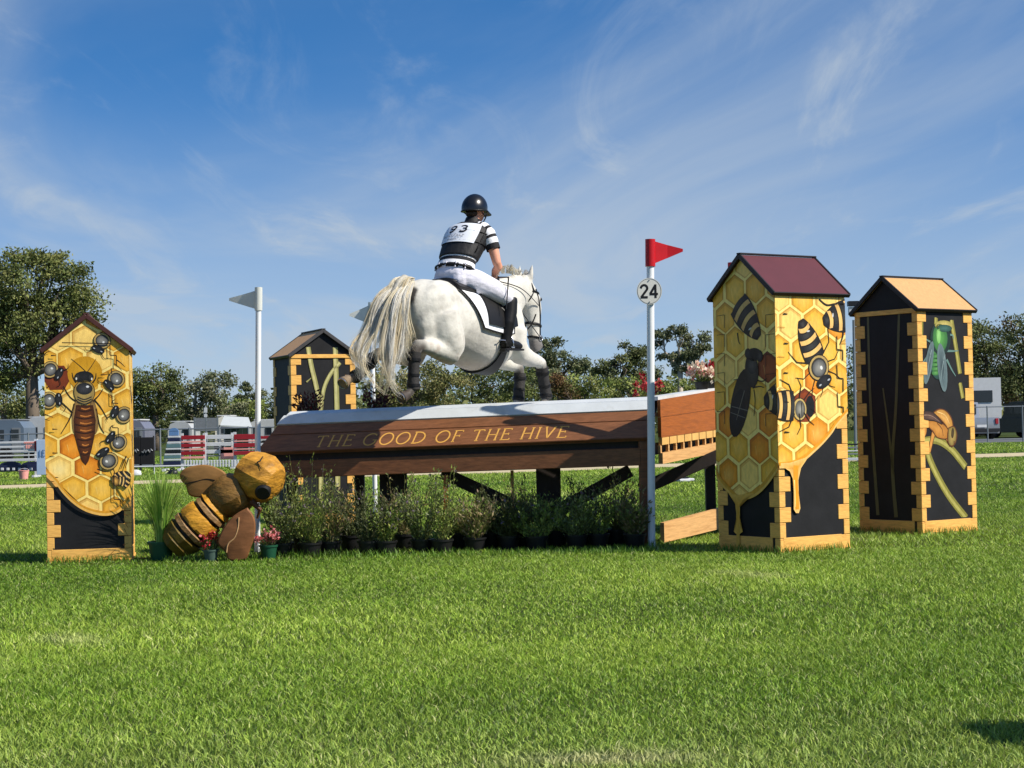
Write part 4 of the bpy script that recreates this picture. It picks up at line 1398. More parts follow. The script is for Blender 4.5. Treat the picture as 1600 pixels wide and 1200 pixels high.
potted_bush('potted_begonia', gnd(326, 15.28), .25, .09, 202, 'red begonia in small grey pot in front of the carved bee', BEG, 140, .066, .10, M_potgrey, RD, 30, .03, 'begonias in small pots', 14, flsize=.026)
# on the deck of the jump
_dn = (DFR - DFL).cross(DBR - DFL)
def on_deck(x, y): return Vector((x, y, DFL.z - ((x - DFL.x) * _dn.x + (y - DFL.y) * _dn.y) / _dn.z + .004))
def on_side_cap(t): return side(t, 1.335, 1.42) - so * .097
potted_bush('potted_begonia', on_deck(1.27, 16.75), .33, .14, 203, 'red begonia on the jump beside the number post', BEG + GR2, 200, .10, .12, M_potblack, RD + [rgb(220, 120, 110)], 50, .035, 'begonias on the jump', 16, flsize=.034)
potted_bush('potted_begonia', on_side_cap(.93), .24, .14, 204, 'cream and pink begonia on the right end of the jump', GR2, 170, .075, .075, M_potblack, WH, 60, .04, 'begonias on the jump', 18, flsize=.042)
potted_bush('potted_begonia', on_side_cap(1.10), .26, .12, 205, 'dark red begonia on the jump half behind the honeycomb tower', BEG, 140, .07, .07, M_potblack, RD, 40, .035, 'begonias on the jump', 14, flsize=.034)
DKR = [rgb(70, 22, 26), rgb(52, 18, 22), rgb(88, 34, 34)]
potted_bush('potted_heuchera', on_deck(-1.30, 17.3), .38, .16, 206, 'dark burgundy leaved plant on the jump below the tail', DKR, 360, .10, .08, M_potblack, None, 0, .05, 'burgundy plants on the jump', 20)
potted_bush('potted_heuchera', on_deck(-1.98, 17.4), .34, .14, 207, 'dark burgundy leaved plant on the left end of the jump', DKR, 320, .10, .08, M_potblack, None, 0, .05, 'burgundy plants on the jump', 18)

# ------------------------------------------------------------------ carved bee
M_bee = mat('carved_wood', rough=0.55, var=0.42, nscale=9, attr=True, bump=0.9, bscale=22, spec=.3, stretch=(1, 1, 2.2), dark=rgb(110, 74, 26))
M_bee2 = mat('carved_wing', rough=0.6, var=0.25, nscale=6, attr=True, bump=0.3, bscale=10, spec=.25, stretch=(1, 1, 3))
YB = 15.45
bc = lambda x, y, dY=0.0: at(260 + x / 6, 690 + y / 6, YB + dY)
beeS = empty('carved_bee', gnd(338, YB), 0, 'carved wooden bumblebee sculpture leaning against the jump', 'sculpture')
rndb = random.Random(4)
def chisel(o, amt, seed, ang=16):
    r_ = random.Random(seed)
    for v in o.data.vertices: v.co += Vector((r_.uniform(-1, 1), r_.uniform(-1, 1), r_.uniform(-1, 1))) * amt
    auto_smooth(o, ang)


def rough_loft(secs, cols, n=12, jit=.012):
    q = MB()
    for i in range(len(secs) - 1):
        q.loft([secs[i], secs[i + 1]], n, cols[i])
    return q
UP = Vector((0, 1, 0))
# abdomen: rings along its axis
A0, A1 = bc(500, 588), bc(150, 900)
ax = (A1 - A0); AL = ax.length; ax.normalize(); sd = ax.cross(UP).normalized()
Yl, Tn, Bk, Ol = rgb(196, 140, 40), rgb(150, 116, 74), rgb(30, 22, 16), rgb(104, 84, 26)
bands = [(0, 20, .12, .14, Yl), (20, 62, .150, .165, Yl), (62, 78, .142, .142, Bk), (78, 125, .166, .174, Tn), (125, 150, .152, .152, Bk), (150, 286, .178, .190, Yl), (286, 310, .166, .166, Bk), (310, 360, .190, .186, Tn), (360, 386, .166, .166, Bk), (386, 470, .182, .164, Ol), (470, 560, .164, .12, Ol)]
S6 = 1 / 6 / (FPX / YB)
o_, k0 = None, None
for (d0, d1, r0, r1, c) in bands:
    q = MB(); n = 14
    secs = []
    for (d, rr) in ((d0, r0 - .008), (d0 + (d1 - d0) * .15, r0), (d0 + (d1 - d0) * .85, r1), (d1, r1 - .008)):
        cen = A0 + ax * d * S6 * 1.08
        secs.append((cen, sd * rr * rndb.uniform(.98, 1.02), UP * rr * .95))
    q.loft(secs, n, c)
    o = q.build('abdomen_band', M_bee, beeS, world=True, attr=True); chisel(o, .004, int(d0), 22)
# thorax
q = MB(); cT = bc(600, 510)
tx = (bc(760, 420) - bc(460, 560)).normalized(); tz = tx.cross(UP) * -1
if tz.z < 0: tz = -tz
for (d, r1, r2) in ((-.165, .06, .06), (-.15, .105, .10), (-.09, .145, .14), (0, .160, .155), (.08, .155, .15), (.135, .13, .125), (.155, .07, .07)):
    pass
secs = [(cT + tx * d * .95, tz * r1 * 1.03, UP * r2) for (d, r1, r2) in ((-.175, .07, .07), (-.16, .12, .115), (-.09, .165, .155), (0, .182, .17), (.08, .176, .165), (.14, .148, .138), (.16, .08, .08))]
q.loft(secs, 14, rgb(120, 88, 40)); o = q.build('thorax', M_bee, beeS, world=True, attr=True); chisel(o, .006, 3, 24)
# head: a squat faceted barrel
hx = (bc(1100, 400) - bc(700, 330)).normalized()
hx = Vector((.80, -.42, -.42)).normalized()
hz = hx.cross(UP).normalized(); hy = hz.cross(hx).normalized()
cH = bc(888, 338)
q = MB()
secs = [(cH + hx * d, hz * r, hy * r) for (d, r) in ((-.175, .13), (-.160, .185), (-.07, .205), (.03, .212), (.10, .195), (.155, .14), (.172, .07))]
q.loft(secs, 12, rgb(188, 134, 46)); head_o = q.build('head', M_bee, beeS, world=True, attr=True); chisel(head_o, .008, 8, 22)
for (x, y) in ((905, 470),):
    e0 = bc(x, y, -.165); en = Vector((.05, -.9, -.4)).normalized()
    q = MB(); q.tube([e0 - en * .05, e0 + en * .018, e0 + en * .030], [.068, .068, .054], 18); o = q.build('eye', M_ink, beeS, world=True); auto_smooth(o)
# mouth parts
q = MB(); q.tube([bc(800, 560, -.1), bc(880, 640, -.12), bc(850, 720, -.1)], [.03, .02, .008], 8, col=rgb(90, 58, 36)); o = q.build('feeler', M_bee2, beeS, world=True, attr=True); auto_smooth(o)
# cracks in the head
q = MB(); q.tube([bc(905, 140, -.10), bc(880, 180, -.15), bc(850, 190, -.17), bc(890, 260, -.2)], [.004, .007, .005, .002], 5, col=Bk); q.build('crack', M_bee2, beeS, world=True, attr=True)


def wing(poly, dY, th, groove, edge_c, c, seedn):
    q = MB()
    cx = sum(p_[0] for p_ in poly) / len(poly); cy = sum(p_[1] for p_ in poly) / len(poly)
    P = [tuple(v) for v in spline(poly + [poly[0]], 4)][:-1]
    ring0 = [bc(x, y, dY + th / 2) for x, y in P]
    ring1 = [bc(x, y, dY - th / 4) for x, y in P]
    ring2 = [bc(cx + (x - cx) * .93, cy + (y - cy) * .93, dY - th / 2) for x, y in P]
    ring3 = [bc(cx + (x - cx) * .6, cy + (y - cy) * .6, dY - th / 2 - .012) for x, y in P]
    n = len(P); vs = ring0 + ring1 + ring2 + ring3 + [bc(cx, cy, dY - th / 2 - .016), bc(cx, cy, dY + th / 2)]
    fs = []
    for k in range(3):
        for i in range(n): fs.append((k * n + i, k * n + (i + 1) % n, (k + 1) * n + (i + 1) % n, (k + 1) * n + i))
    for i in range(n): fs.append((3 * n + i, 3 * n + (i + 1) % n, 4 * n)); fs.append(((i + 1) % n, i, 4 * n + 1))
    q.add(vs, fs, c); w = q.build('wing', M_bee2, beeS, world=True, attr=True); auto_smooth(w, 35)
    g_ = MB(); g_.tube([bc(x, y, dY - th / 2 - .012) for x, y in spline(groove, 5)], .006, 5, col=edge_c)
    g_.build('wing_vein', M_bee2, w, world=True, attr=True)
    return w


wing([(122, 312), (180, 248), (330, 216), (450, 235), (560, 300), (520, 380), (450, 470), (320, 522), (215, 500), (182, 410), (140, 368)], .06, .06,
     [(170, 398), (270, 375), (380, 352), (480, 372)], Bk, rgb(132, 96, 52), 1)
wing([(760, 618), (815, 690), (836, 780), (828, 880), (790, 1000), (735, 1112), (590, 1116), (556, 1040), (482, 960), (500, 880), (560, 770), (650, 680)], -.20, .07,
     [(680, 710), (672, 810), (640, 900), (580, 960), (565, 1040)], rgb(190, 150, 104), rgb(122, 80, 48), 2)
wing([(760, 618), (815, 690), (836, 780), (828, 880), (790, 1000), (735, 1060), (590, 1060), (556, 1040), (482, 960), (500, 880), (560, 770), (650, 680)], .24, .06,
     [(680, 710), (672, 810), (640, 900)], rgb(190, 150, 104), rgb(122, 80, 48), 3)

# ------------------------------------------------------------------ unseen bale, made up right of the frame to cast a shadow into view
M_straw = mat('straw', rgb(176, 146, 82), 0.9, 0.35, 30, 0.8, 60)
bale = empty('shadow_bale', (2.43, 6.06, 0), R(5), 'unseen straw bale added beyond the right edge for its shadow', 'bale')
q = MB(); q.box((0, 0, .22), (.95, .42, .44), None, .03); q.build('straw', M_straw, bale)
for s in (-1, 1):
    q = MB(); q.box((s * .2, 0, .22), (.008, .432, .452), None, .002); q.build('twine', M_rflag, bale)
# ------------------------------------------------------------------ horse
HO, HRZ = Vector((-.46, 16.54, .81)), R(55)
HM = Matrix.Translation(HO) @ Matrix.Rotation(HRZ, 4, 'Z')
HMI = HM.inverted()
M_horse = mat('grey_horse_coat', rough=0.62, var=0.07, nscale=16, attr=True, spec=.25, bump=.35, bscale=34, sheen=.15)
M_hair = mat('horse_hair', rough=0.5, var=0.08, nscale=14, attr=True, spec=.25, trans=.5)
M_leather = mat('black_leather', rgb(17, 16, 16), 0.48, 0.2, 18, 0.1, 60, .32)
M_hoof = mat('hoof', rgb(124, 106, 84), 0.5, 0.25, 20, 0.1)
M_iron = mat('stirrup_iron', rgb(190, 190, 192), 0.25, 0.05, 10, metal=.9)
horse = empty('horse', HO, HRZ, 'white grey horse in mid leap over the timber jump', 'horse')

# trunk: (x, centre z, half height, half width)
TR = [(-.84, 1.34, .12, .11), (-.78, 1.335, .21, .19), (-.66, 1.325, .285, .255), (-.50, 1.30, .325, .29), (-.30, 1.265, .325, .300), (-.10, 1.225, .345, .305),
      (.12, 1.19, .375, .315), (.32, 1.18, .395, .300), (.46, 1.20, .400, .275), (.60, 1.23, .355, .235), (.74, 1.26, .255, .18), (.83, 1.28, .14, .10)]


TR = spline(TR, 4)


def trunk(x):
    for i in range(len(TR) - 1):
        if TR[i][0] <= x <= TR[i + 1][0]:
            k = (x - TR[i][0]) / (TR[i + 1][0] - TR[i][0])
            return tuple(TR[i][j] + (TR[i + 1][j] - TR[i][j]) * k for j in (1, 2, 3))
    return TR[0][1:] if x < TR[0][0] else TR[-1][1:]


def on_trunk(x, th, off=0.0):
    """point on the trunk surface; th = 0 is the right side, 90 the back, -90 the belly"""
    zc, hh, hw = trunk(x)
    c, s = math.cos(th), math.sin(th)
    n = Vector((0, -c / hw, s / hh)).normalized()
    return Vector((x, -hw * c, zc + hh * s)) + n * off


hb = MB()
hb.loft([((x, 0, z), (0, w, 0), (0, 0, h)) for x, z, h, w in TR], 24)
for s in (-1, 1):
    hb.ball((-.50, s * .135, 1.36), (.30, .165, .255), 16)                # croup
    hb.ball((-.62, s * .125, 1.23), (.20, .135, .25), 14)                  # buttock
    hb.ball((.56, s * .155, 1.22), (.20, .115, .30), 14)                  # shoulder
hb.ball((.42, 0, 1.50), (.26, .10, .13), 14)                              # withers
# thighs and legs: (point, radius)
def limb(pts, n=14):
    hb.tube([p for p, r in pts], [r for p, r in pts], n)
limb([((-.54, -.15, 1.30), .19), ((-.50, -.18, 1.12), .185), ((-.45, -.205, .99), .155), ((-.41, -.215, .925), .105)])
limb([((-.43, -.215, .955), .120), ((-.53, -.21, .965), .108), ((-.66, -.20, .985), .085), ((-.80, -.19, 1.005), .062), ((-.89, -.18, 1.01), .060), ((-.925, -.18, .96), .052), ((-.935, -.175, .86), .040), ((-.94, -.17, .72), .037), ((-.945, -.17, .655), .047), ((-.985, -.165, .60), .037), ((-1.03, -.16, .575), .043)])
limb([((-.52, .15, 1.30), .20), ((-.48, .185, 1.12), .20), ((-.43, .21, 1.0), .165), ((-.40, .21, .94), .11)])
limb([((-.42, .21, .96), .125), ((-.58, .20, .955), .11), ((-.76, .19, .95), .082), ((-.92, .18, .945), .060), ((-1.01, .17, .945), .060), ((-1.06, .17, .92), .05), ((-1.16, .165, .85), .040), ((-1.28, .16, .775), .037), ((-1.33, .16, .745), .046), ((-1.39, .16, .725), .037), ((-1.44, .155, .715), .043)])
limb([((.60, -.16, 1.20), .145), ((.60, -.175, 1.05), .125), ((.70, -.175, .965), .105), ((.86, -.17, .925), .080), ((1.00, -.165, .905), .062), ((1.065, -.16, .885), .060), ((1.10, -.155, .81), .047), ((1.14, -.15, .66), .039), ((1.16, -.15, .575), .046), ((1.13, -.15, .51), .037), ((1.09, -.15, .475), .043)])
limb([((.60, .16, 1.20), .145), ((.62, .165, 1.04), .125), ((.74, .16, .95), .105), ((.92, .15, .90), .078), ((1.06, .145, .875), .060), ((1.125, .14, .85), .058), ((1.14, .14, .77), .045), ((1.12, .14, .63), .038), ((1.11, .14, .55), .045), ((1.06, .14, .49), .037), ((1.01, .14, .455), .043)])
# neck
def ring2(c, d, w, ang):      # section across the body plane: half depth d in the direction ang (in x-z), half width w
    return (c, (0, w, 0), (d * math.cos(R(ang)), 0, d * math.sin(R(ang))))
hb.loft([ring2((.52, 0, 1.30), .34, .185, 105), ring2((.66, 0, 1.42), .285, .150, 122), ring2((.80, 0, 1.53), .215, .115, 125), ring2((.93, 0, 1.60), .165, .095, 118), ring2((1.03, 0, 1.63), .13, .085, 100), ring2((1.10, 0, 1.63), .10, .075, 80)], 20)
# head, carried nearly upright
hb.loft([ring2((1.075, 0, 1.69), .05, .05, -15), ring2((1.085, 0, 1.65), .10, .080, -12), ring2((1.115, 0, 1.54), .145, .098, -10), ring2((1.14, 0, 1.45), .145, .095, -10), ring2((1.165, 0, 1.35), .115, .075, -10), ring2((1.19, 0, 1.24), .088, .060, -10), ring2((1.205, 0, 1.15), .078, .056, -10), ring2((1.215, 0, 1.08), .078, .060, -8), ring2((1.21, 0, 1.03), .062, .050, -5), ring2((1.20, 0, 1.00), .03, .03, 0)], 18)
for s in (-1, 1):
    hb.ball((1.16, s * .078, 1.52), (.045, .03, .04), 10)                 # brow
    hb.ball((1.265, s * .035, 1.07), (.028, .026, .035), 10)              # nostril
    hb.loft([((1.065, s * .055, 1.69), (.030, 0, 0), (0, .028, 0)), ((1.060, s * .065, 1.75), (.030, 0, 0), (0, .034, 0)), ((1.070, s * .072, 1.81), (.020, 0, 0), (0, .024, 0)), ((1.085, s * .074, 1.86), (.005, 0, 0), (0, .005, 0))], 10)
body = remesh(hb, 'body', .0145, M_horse, horse, 12)
me = body.data
co = np.empty(len(me.vertices) * 3, np.float32); me.vertices.foreach_get('co', co); co = co.reshape(-1, 3)
white, grey, dark, pink = np.array(rgb(206, 203, 193)), np.array(rgb(140, 136, 130)), np.array(rgb(70, 64, 58)), np.array(rgb(206, 184, 172))
C = np.tile(white, (len(co), 1))
def blend(mask, col):
    global C
    mask = np.clip(mask, 0, 1)[:, None]; C = C * (1 - mask) + col * mask
def sst(a, b, x): t = np.clip((x - a) / (b - a), 0, 1); return t * t * (3 - 2 * t)
rng = np.random.default_rng(3)
def fbm(P, seed, sc):
    r = np.random.default_rng(seed); v = np.zeros(len(P))
    for k in range(10):
        d = r.normal(size=3) * sc * (1.6 ** (k % 4)); v += np.sin(P @ d + r.uniform(0, 6.28)) / (1 + k % 4)
    return v / 4
n1, n2 = fbm(co, 1, 9), fbm(co, 2, 22)
x, y, z = co.T
blend(.42 * sst(.0, .8, n1) * sst(.2, -.3, x) * sst(1.45, 1.1, z), grey)                       # faint dapples on the quarters
blend(.30 * sst(-.1, .8, n2) * sst(.1, -.3, x), grey)
n3, n4 = fbm(co, 5, 45), fbm(co, 6, 70)
blend(.16 * sst(-.2, .8, n1 * n2 * 3), grey)
blend(.30 * sst(.05, .7, n3) * sst(.3, -.4, x), grey)
blend(.16 * sst(.1, .7, n4), np.array(rgb(176, 166, 150)))
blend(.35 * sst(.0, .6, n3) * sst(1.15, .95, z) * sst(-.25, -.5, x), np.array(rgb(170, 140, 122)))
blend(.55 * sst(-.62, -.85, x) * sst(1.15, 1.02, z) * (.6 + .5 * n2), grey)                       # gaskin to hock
blend(sst(-.80, -.88, x) * sst(1.10, .98, z), dark)                                      # hocks and cannons
blend(.85 * sst(1.00, 1.10, x) * sst(.93, .84, z), dark)                                  # knees and below
blend(.9 * sst(1.19, 1.10, z) * sst(1.10, 1.14, x), np.array(rgb(92, 88, 86)))               # muzzle
blend(.5 * sst(1.62, 1.50, z) * sst(.06, .10, np.abs(y)) * sst(.10, .0, np.abs(z - 1.50)) * sst(1.08, 1.14, x), grey)
blend(.95 * sst(-.755, -.785, x) * sst(.065, .045, np.abs(y + .055)) * sst(1.36, 1.42, z), np.array(rgb(30, 24, 24)))    # bare skin under the dock
blend(.5 * sst(.95, .84, z) * sst(-.3, .0, x) * sst(.9, .5, x), pink)                       # skin of the belly
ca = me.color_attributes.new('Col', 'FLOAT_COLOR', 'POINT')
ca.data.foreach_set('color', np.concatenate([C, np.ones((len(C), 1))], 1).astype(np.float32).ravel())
for s in (-1, 1):
    q = MB(); q.ball((1.185, s * .094, 1.515), (.020, .012, .018), 12); q.build('eye', M_ink, horse, True)
    q = MB(); q.ball((1.288, s * .036, 1.065), (.008, .010, .016), 8); q.build('nostril', M_ink, horse, True)
M_hoof2 = mat('hoof_dark', rgb(66, 58, 52), 0.5, 0.25, 20, 0.1)
def hoof(p, d, m=None):
    """hoof from the pastern end p in direction d"""
    p, d = Vector(p), Vector(d).normalized()
    q = MB(); q.tube([p - d * .02, p + d * .02, p + d * .070, p + d * .077], [.040, .045, .057, .052], 14, col=rgb(120, 96, 70))
    o = q.build('hoof', m or M_hoof, horse); auto_smooth(o)
    a = d.orthogonal().normalized(); b = d.cross(a)
    g_ = MB(); g_.tube([p + d * .080 + (a * math.cos(R(t)) + b * math.sin(R(t))) * .047 for t in range(30, 331, 20)], .006, 6); g_.build('horseshoe', M_iron, o)
hoof((-1.03, -.16, .575), (-.85, .1, -.3), M_hoof2); hoof((-1.445, .155, .715), (-.75, 0, -.35)); hoof((1.085, -.15, .47), (-.75, 0, -.6), M_hoof2); hoof((1.005, .14, .45), (-.8, 0, -.6), M_hoof2)


def hair(name, guides, locks, per, w, wave, cols, parent, seed, spread=.02, fine=.006, seg=18, lmin=.55):
    """locks of hair between neighbouring guide curves (local points); each lock waves as one, its strands fray at the end"""
    rnd = np.random.default_rng(seed)
    G = [np.array(spline([tuple(p_) for p_ in g_], 8)) for g_ in guides]
    def samp(g_, t):
        f_ = t * (len(g_) - 1); i = np.minimum(f_.astype(int), len(g_) - 2); k = (f_ - i)[:, None]
        return g_[i] * (1 - k) + g_[i + 1] * k
    V, F, C = [], [], []
    for s in range(locks):
        i = rnd.integers(0, len(G) - 1); kc = rnd.uniform(0, 1); Ll = rnd.uniform(lmin, 1.0)
        ph, fr_, amp = rnd.uniform(0, 6.28, 3), rnd.uniform(2.0, 6.0, 3), wave * rnd.uniform(.4, 1.3)
        lo = rnd.normal(size=3) * spread
        c0 = np.array(cols[rnd.integers(0, len(cols))]) * rnd.uniform(.92, 1.05)
        for q_ in range(per):
            L = Ll * rnd.uniform(.82, 1.0); t = np.linspace(0, L, seg); k = np.clip(kc + rnd.normal() * .06, 0, 1)
            P = samp(G[i], t) * (1 - k) + samp(G[i + 1], t) * k
            P = P + lo[None] * (t ** .5)[:, None] + np.sin(t[:, None] * fr_ * 2 + ph) * (amp * t ** 1.3)[:, None]
            P = P + (rnd.normal(size=3) * fine)[None] * (.35 + t[:, None] * 1.4) + np.sin(t[:, None] * rnd.uniform(3, 7, 3) + rnd.uniform(0, 6.28, 3)) * (fine * .8 * t)[:, None]
            T = np.gradient(P, axis=0); T /= np.maximum(np.linalg.norm(T, axis=1, keepdims=True), 1e-6)
            S = np.cross(T, rnd.normal(size=3)); S /= np.maximum(np.linalg.norm(S, axis=1, keepdims=True), 1e-6)
            N = np.cross(T, S)
            wd = (w * rnd.uniform(.6, 1.4) * (1 - .85 * (t / L) ** 2))[:, None]
            o = len(V)
            for j in range(seg):
                V += [P[j] + S[j] * wd[j], P[j] - S[j] * wd[j] * .5 + N[j] * wd[j] * .7, P[j] - S[j] * wd[j] * .5 - N[j] * wd[j] * .7]
            c = c0 * rnd.uniform(.95, 1.05)
            for j in range(seg - 1):
                for m_ in range(3):
                    a, b = o + j * 3 + m_, o + j * 3 + (m_ + 1) % 3
                    F.append((a, b, b + 3, a + 3)); C.append(c)
    return tag(link_mesh(name, np_mesh(name, np.array(V), np.array(F), np.array(C), True, mats=[M_hair]), parent), kind='stuff')


def loc(u, v, Y): return tuple(HMI @ at(u, v, Y))


tail_g = [[(632, 436, 15.93), (596, 460, 15.72), (572, 512, 15.6), (552, 556, 15.5), (548, 588, 15.45)],
          [(634, 436, 15.92), (600, 466, 15.68), (578, 520, 15.55), (560, 566, 15.45), (574, 594, 15.42), (598, 588, 15.42)],
          [(637, 436, 15.90), (610, 466, 15.62), (594, 520, 15.5), (588, 572, 15.42), (600, 606, 15.42), (622, 626, 15.45)],
          [(640, 437, 15.90), (622, 466, 15.60), (610, 516, 15.5), (606, 566, 15.45), (610, 604, 15.45), (640, 622, 15.5)],
          [(644, 438, 15.90), (632, 466, 15.60), (626, 512, 15.55), (618, 556, 15.5), (604, 590, 15.48), (616, 622, 15.48)],
          [(647, 440, 15.90), (640, 470, 15.62), (640, 504, 15.58), (652, 522, 15.62), (668, 532, 15.68)]]
tail_g = [[loc(*p_) for p_ in g_] for g_ in tail_g]
CR = [rgb(248, 240, 218), rgb(252, 248, 238), rgb(246, 234, 206), rgb(252, 250, 244)]
tl = hair('tail', tail_g[:2], 30, 16, .0025, .075, CR, horse, 5, .020, .007)
hair('tail', tail_g[1:4], 16, 16, .0024, .08, CR, horse, 15, .018, .007, 18, .42)
hair('tail', tail_g[3:5], 26, 15, .0024, .065, CR, horse, 25, .016, .007, 18, .5)
q = MB(); q.tube([(-.74, 0, 1.575), (-.83, 0, 1.60), (-.90, 0, 1.565), (-.95, 0, 1.49), (-.99, 0, 1.40)], [.05, .05, .045, .035, .02], 10, col=rgb(232, 226, 210)); o = q.build('tail_bone', M_hair, horse, True, attr=True)
hair('tail_side_hair', tail_g[4:], 16, 14, .0024, .02, CR, horse, 6, .010, .006, 16, .7)
hair('tail_top_hair', [[(-.74, -.045, 1.615), (-.86, -.06, 1.60), (-.97, -.07, 1.47), (-1.02, -.06, 1.30)], [(-.74, .045, 1.615), (-.88, .06, 1.61), (-1.0, .07, 1.48), (-1.08, .06, 1.28)]], 26, 14, .0026, .012, CR, horse, 8, .012, .006, 12, .6)
mg = []
for i in range(8):
    k = i / 7
    bx, bz = .50 + .52 * k, 1.66 + .115 * math.sin(math.pi * (k * .8 + .1))
    mg.append([(bx, 0, bz - .02), (bx - .02, -.02 - .02 * math.sin(i * 2.1), bz + .035), (bx - .04, -.07, bz + .03 + .02 * math.sin(i * 3.3)), (bx - .06, -.12, bz - .05)])
hair('mane', mg, 34, 7, .0022, .014, [rgb(244, 240, 228), rgb(234, 228, 212), rgb(226, 222, 212)], horse, 11, .010, .006, 9, .5)
hair('forelock', [[(1.07, 0, 1.71), (1.10, -.01, 1.77), (1.16, -.02, 1.76), (1.22, -.02, 1.66)], [(1.07, 0, 1.71), (1.09, .02, 1.79), (1.14, .03, 1.80), (1.19, .03, 1.72)]], 8, 6, .002, .012, [rgb(236, 232, 222), rgb(190, 186, 180)], horse, 12, .010, .006, 9)

# protective boots on the cannons
M_boot = mat('horse_boot', rgb(44, 42, 41), 0.7, 0.3, 30, 0.3, 60)
def leg_boot(pts, label):
    root = empty('horse_boot', HM @ Vector(pts[-1][0]), HRZ, label, 'boot', 'protective boots on the horse')
    o0 = Vector(pts[-1][0])
    q = MB(); q.tube([Vector(p_) - o0 for p_, r in pts], [r for p_, r in pts], 16); o = q.build('shell', M_boot, root); auto_smooth(o)
    P = [Vector(p_) - o0 for p_, r in pts]
    for k in range(3):
        t = .18 + .3 * k; f_ = t * (len(P) - 1); i = int(f_); c = P[i].lerp(P[i + 1], f_ - i); rr = pts[i][1]
        d = (P[i + 1] - P[i]).normalized()
        q = MB(); q.tube([c - d * .012, c + d * .012], rr + .004, 16); o = q.build('strap', M_leather, root); auto_smooth(o)
leg_boot([((-.930, -.18, .95), .060), ((-.937, -.175, .86), .052), ((-.94, -.17, .74), .050), ((-.945, -.17, .665), .058), ((-.945, -.17, .625), .056)], 'dark boot on the near hind leg below the hock')
leg_boot([((-1.07, .17, .912), .060), ((-1.16, .165, .85), .052), ((-1.27, .16, .782), .050), ((-1.33, .16, .745), .057), ((-1.355, .16, .735), .055)], 'dark boot on the far hind leg behind the tail')
leg_boot([((1.085, -.158, .845), .064), ((1.105, -.154, .77), .057), ((1.14, -.15, .66), .054), ((1.16, -.15, .58), .060), ((1.155, -.15, .545), .056)], 'dark textured boot on the near folded foreleg')
leg_boot([((1.138, .14, .80), .062), ((1.135, .14, .73), .055), ((1.12, .14, .63), .053), ((1.11, .14, .56), .058), ((1.10, .14, .525), .055)], 'dark boot on the far folded foreleg')


# ------------------------------------------------------------------ saddle, pad, bridle
def patch(name, m, parent, xs, ths, off, shape=None, col=None, th=.01, side=1):
    """sheet lying on the trunk; shape(u, v) may move the (x, angle) of a grid point"""
    nu, nv = xs[2], ths[2]
    top, bot = [], []
    for i in range(nu + 1):
        for j in range(nv + 1):
            u, v = i / nu, j / nv
            X, T = xs[0] + (xs[1] - xs[0]) * u, ths[0] + (ths[1] - ths[0]) * v
            if shape: X, T = shape(u, v, X, T)
            a, b = on_trunk(X, R(T), off + th), on_trunk(X, R(T), off)
            if side < 0: a.y, b.y = -a.y, -b.y
            top.append(a); bot.append(b)
    N = len(top); q = MB(); fs = []
    id_ = lambda i, j: i * (nv + 1) + j
    for i in range(nu):
        for j in range(nv):
            fs.append((id_(i, j), id_(i + 1, j), id_(i + 1, j + 1), id_(i, j + 1)))
            fs.append((N + id_(i, j), N + id_(i, j + 1), N + id_(i + 1, j + 1), N + id_(i + 1, j)))
    rim = [id_(i, 0) for i in range(nu)] + [id_(nu, j) for j in range(nv)] + [id_(i, nv) for i in range(nu, 0, -1)] + [id_(0, j) for j in range(nv, 0, -1)]
    for a, b in zip(rim, rim[1:] + rim[:1]): fs.append((a, a + N, b + N, b))
    q.add(top + bot, fs); o = q.build(name, m, parent); auto_smooth(o, 50)
    return o, [top[k] for k in rim]


M_pad = mat('saddle_pad_white', rgb(228, 230, 234), 0.8, 0.05, 30, 0.2, 80)
pad = empty('saddle_pad', HO, HRZ, 'white saddle pad with black edging on the horse', 'saddle pad')
def padshape(u, v, X, T):
    return X + .30 * v ** 1.2 * (1 - u), T
for s in (1, -1):
    o, rim = patch('pad', M_pad, pad, (-.38, .42, 12), (88, -6, 12), .014, padshape, side=s)
    q = MB(); q.tube([Vector(v) for v in rim[12:] + rim[:1]], .008, 6); q.build('edging', M_leather, o)
sad = empty('saddle', HO, HRZ, 'black jumping saddle under the rider', 'saddle')
for s in (1, -1):
    patch('flap', M_leather, sad, (.0, .40, 8), (80, 2, 8), .028, lambda u, v, X, T: (X + .10 * v * (u - .2), T), th=.014, side=s)
    patch('panel', M_leather, sad, (-.30, .30, 8), (86, 52, 5), .026, None, th=.03, side=s)
q = MB()
secs = []
for (X, dz, w, h) in ((-.27, .02, .08, .02), (-.25, .035, .12, .035), (-.18, .035, .14, .035), (-.08, .03, .14, .035), (.06, .045, .11, .045), (.18, .06, .09, .05), (.24, .07, .075, .045), (.27, .05, .04, .02)):
    zc, hh, hw = trunk(X); secs.append(((X, 0, zc + hh + dz), (0, w, 0), (0, 0, h)))
q.loft(secs, 16); o = q.build('seat', M_leather, sad, True)
# girth with a wide stud guard
q = MB(); N_ = 26
tp, bt = [], []
for i in range(N_ + 1):
    T = 5 - 190 * i / N_
    g_ = abs(math.sin(math.pi * i / N_)); w0 = .05 + .085 * g_ ** 4
    for X in (.30 - w0, .30 + w0 * .7): tp.append(on_trunk(X, R(T), .020)); bt.append(on_trunk(X, R(T), .008))
n = len(tp); fs = []
for i in range(N_):
    a = 2 * i; fs += [(a, a + 1, a + 3, a + 2), (n + a, n + a + 2, n + a + 3, n + a + 1), (a, a + 2, n + a + 2, n + a), (a + 1, n + a + 1, n + a + 3, a + 3)]
q.add(tp + bt, fs); o = q.build('girth', M_leather, sad); auto_smooth(o, 50)
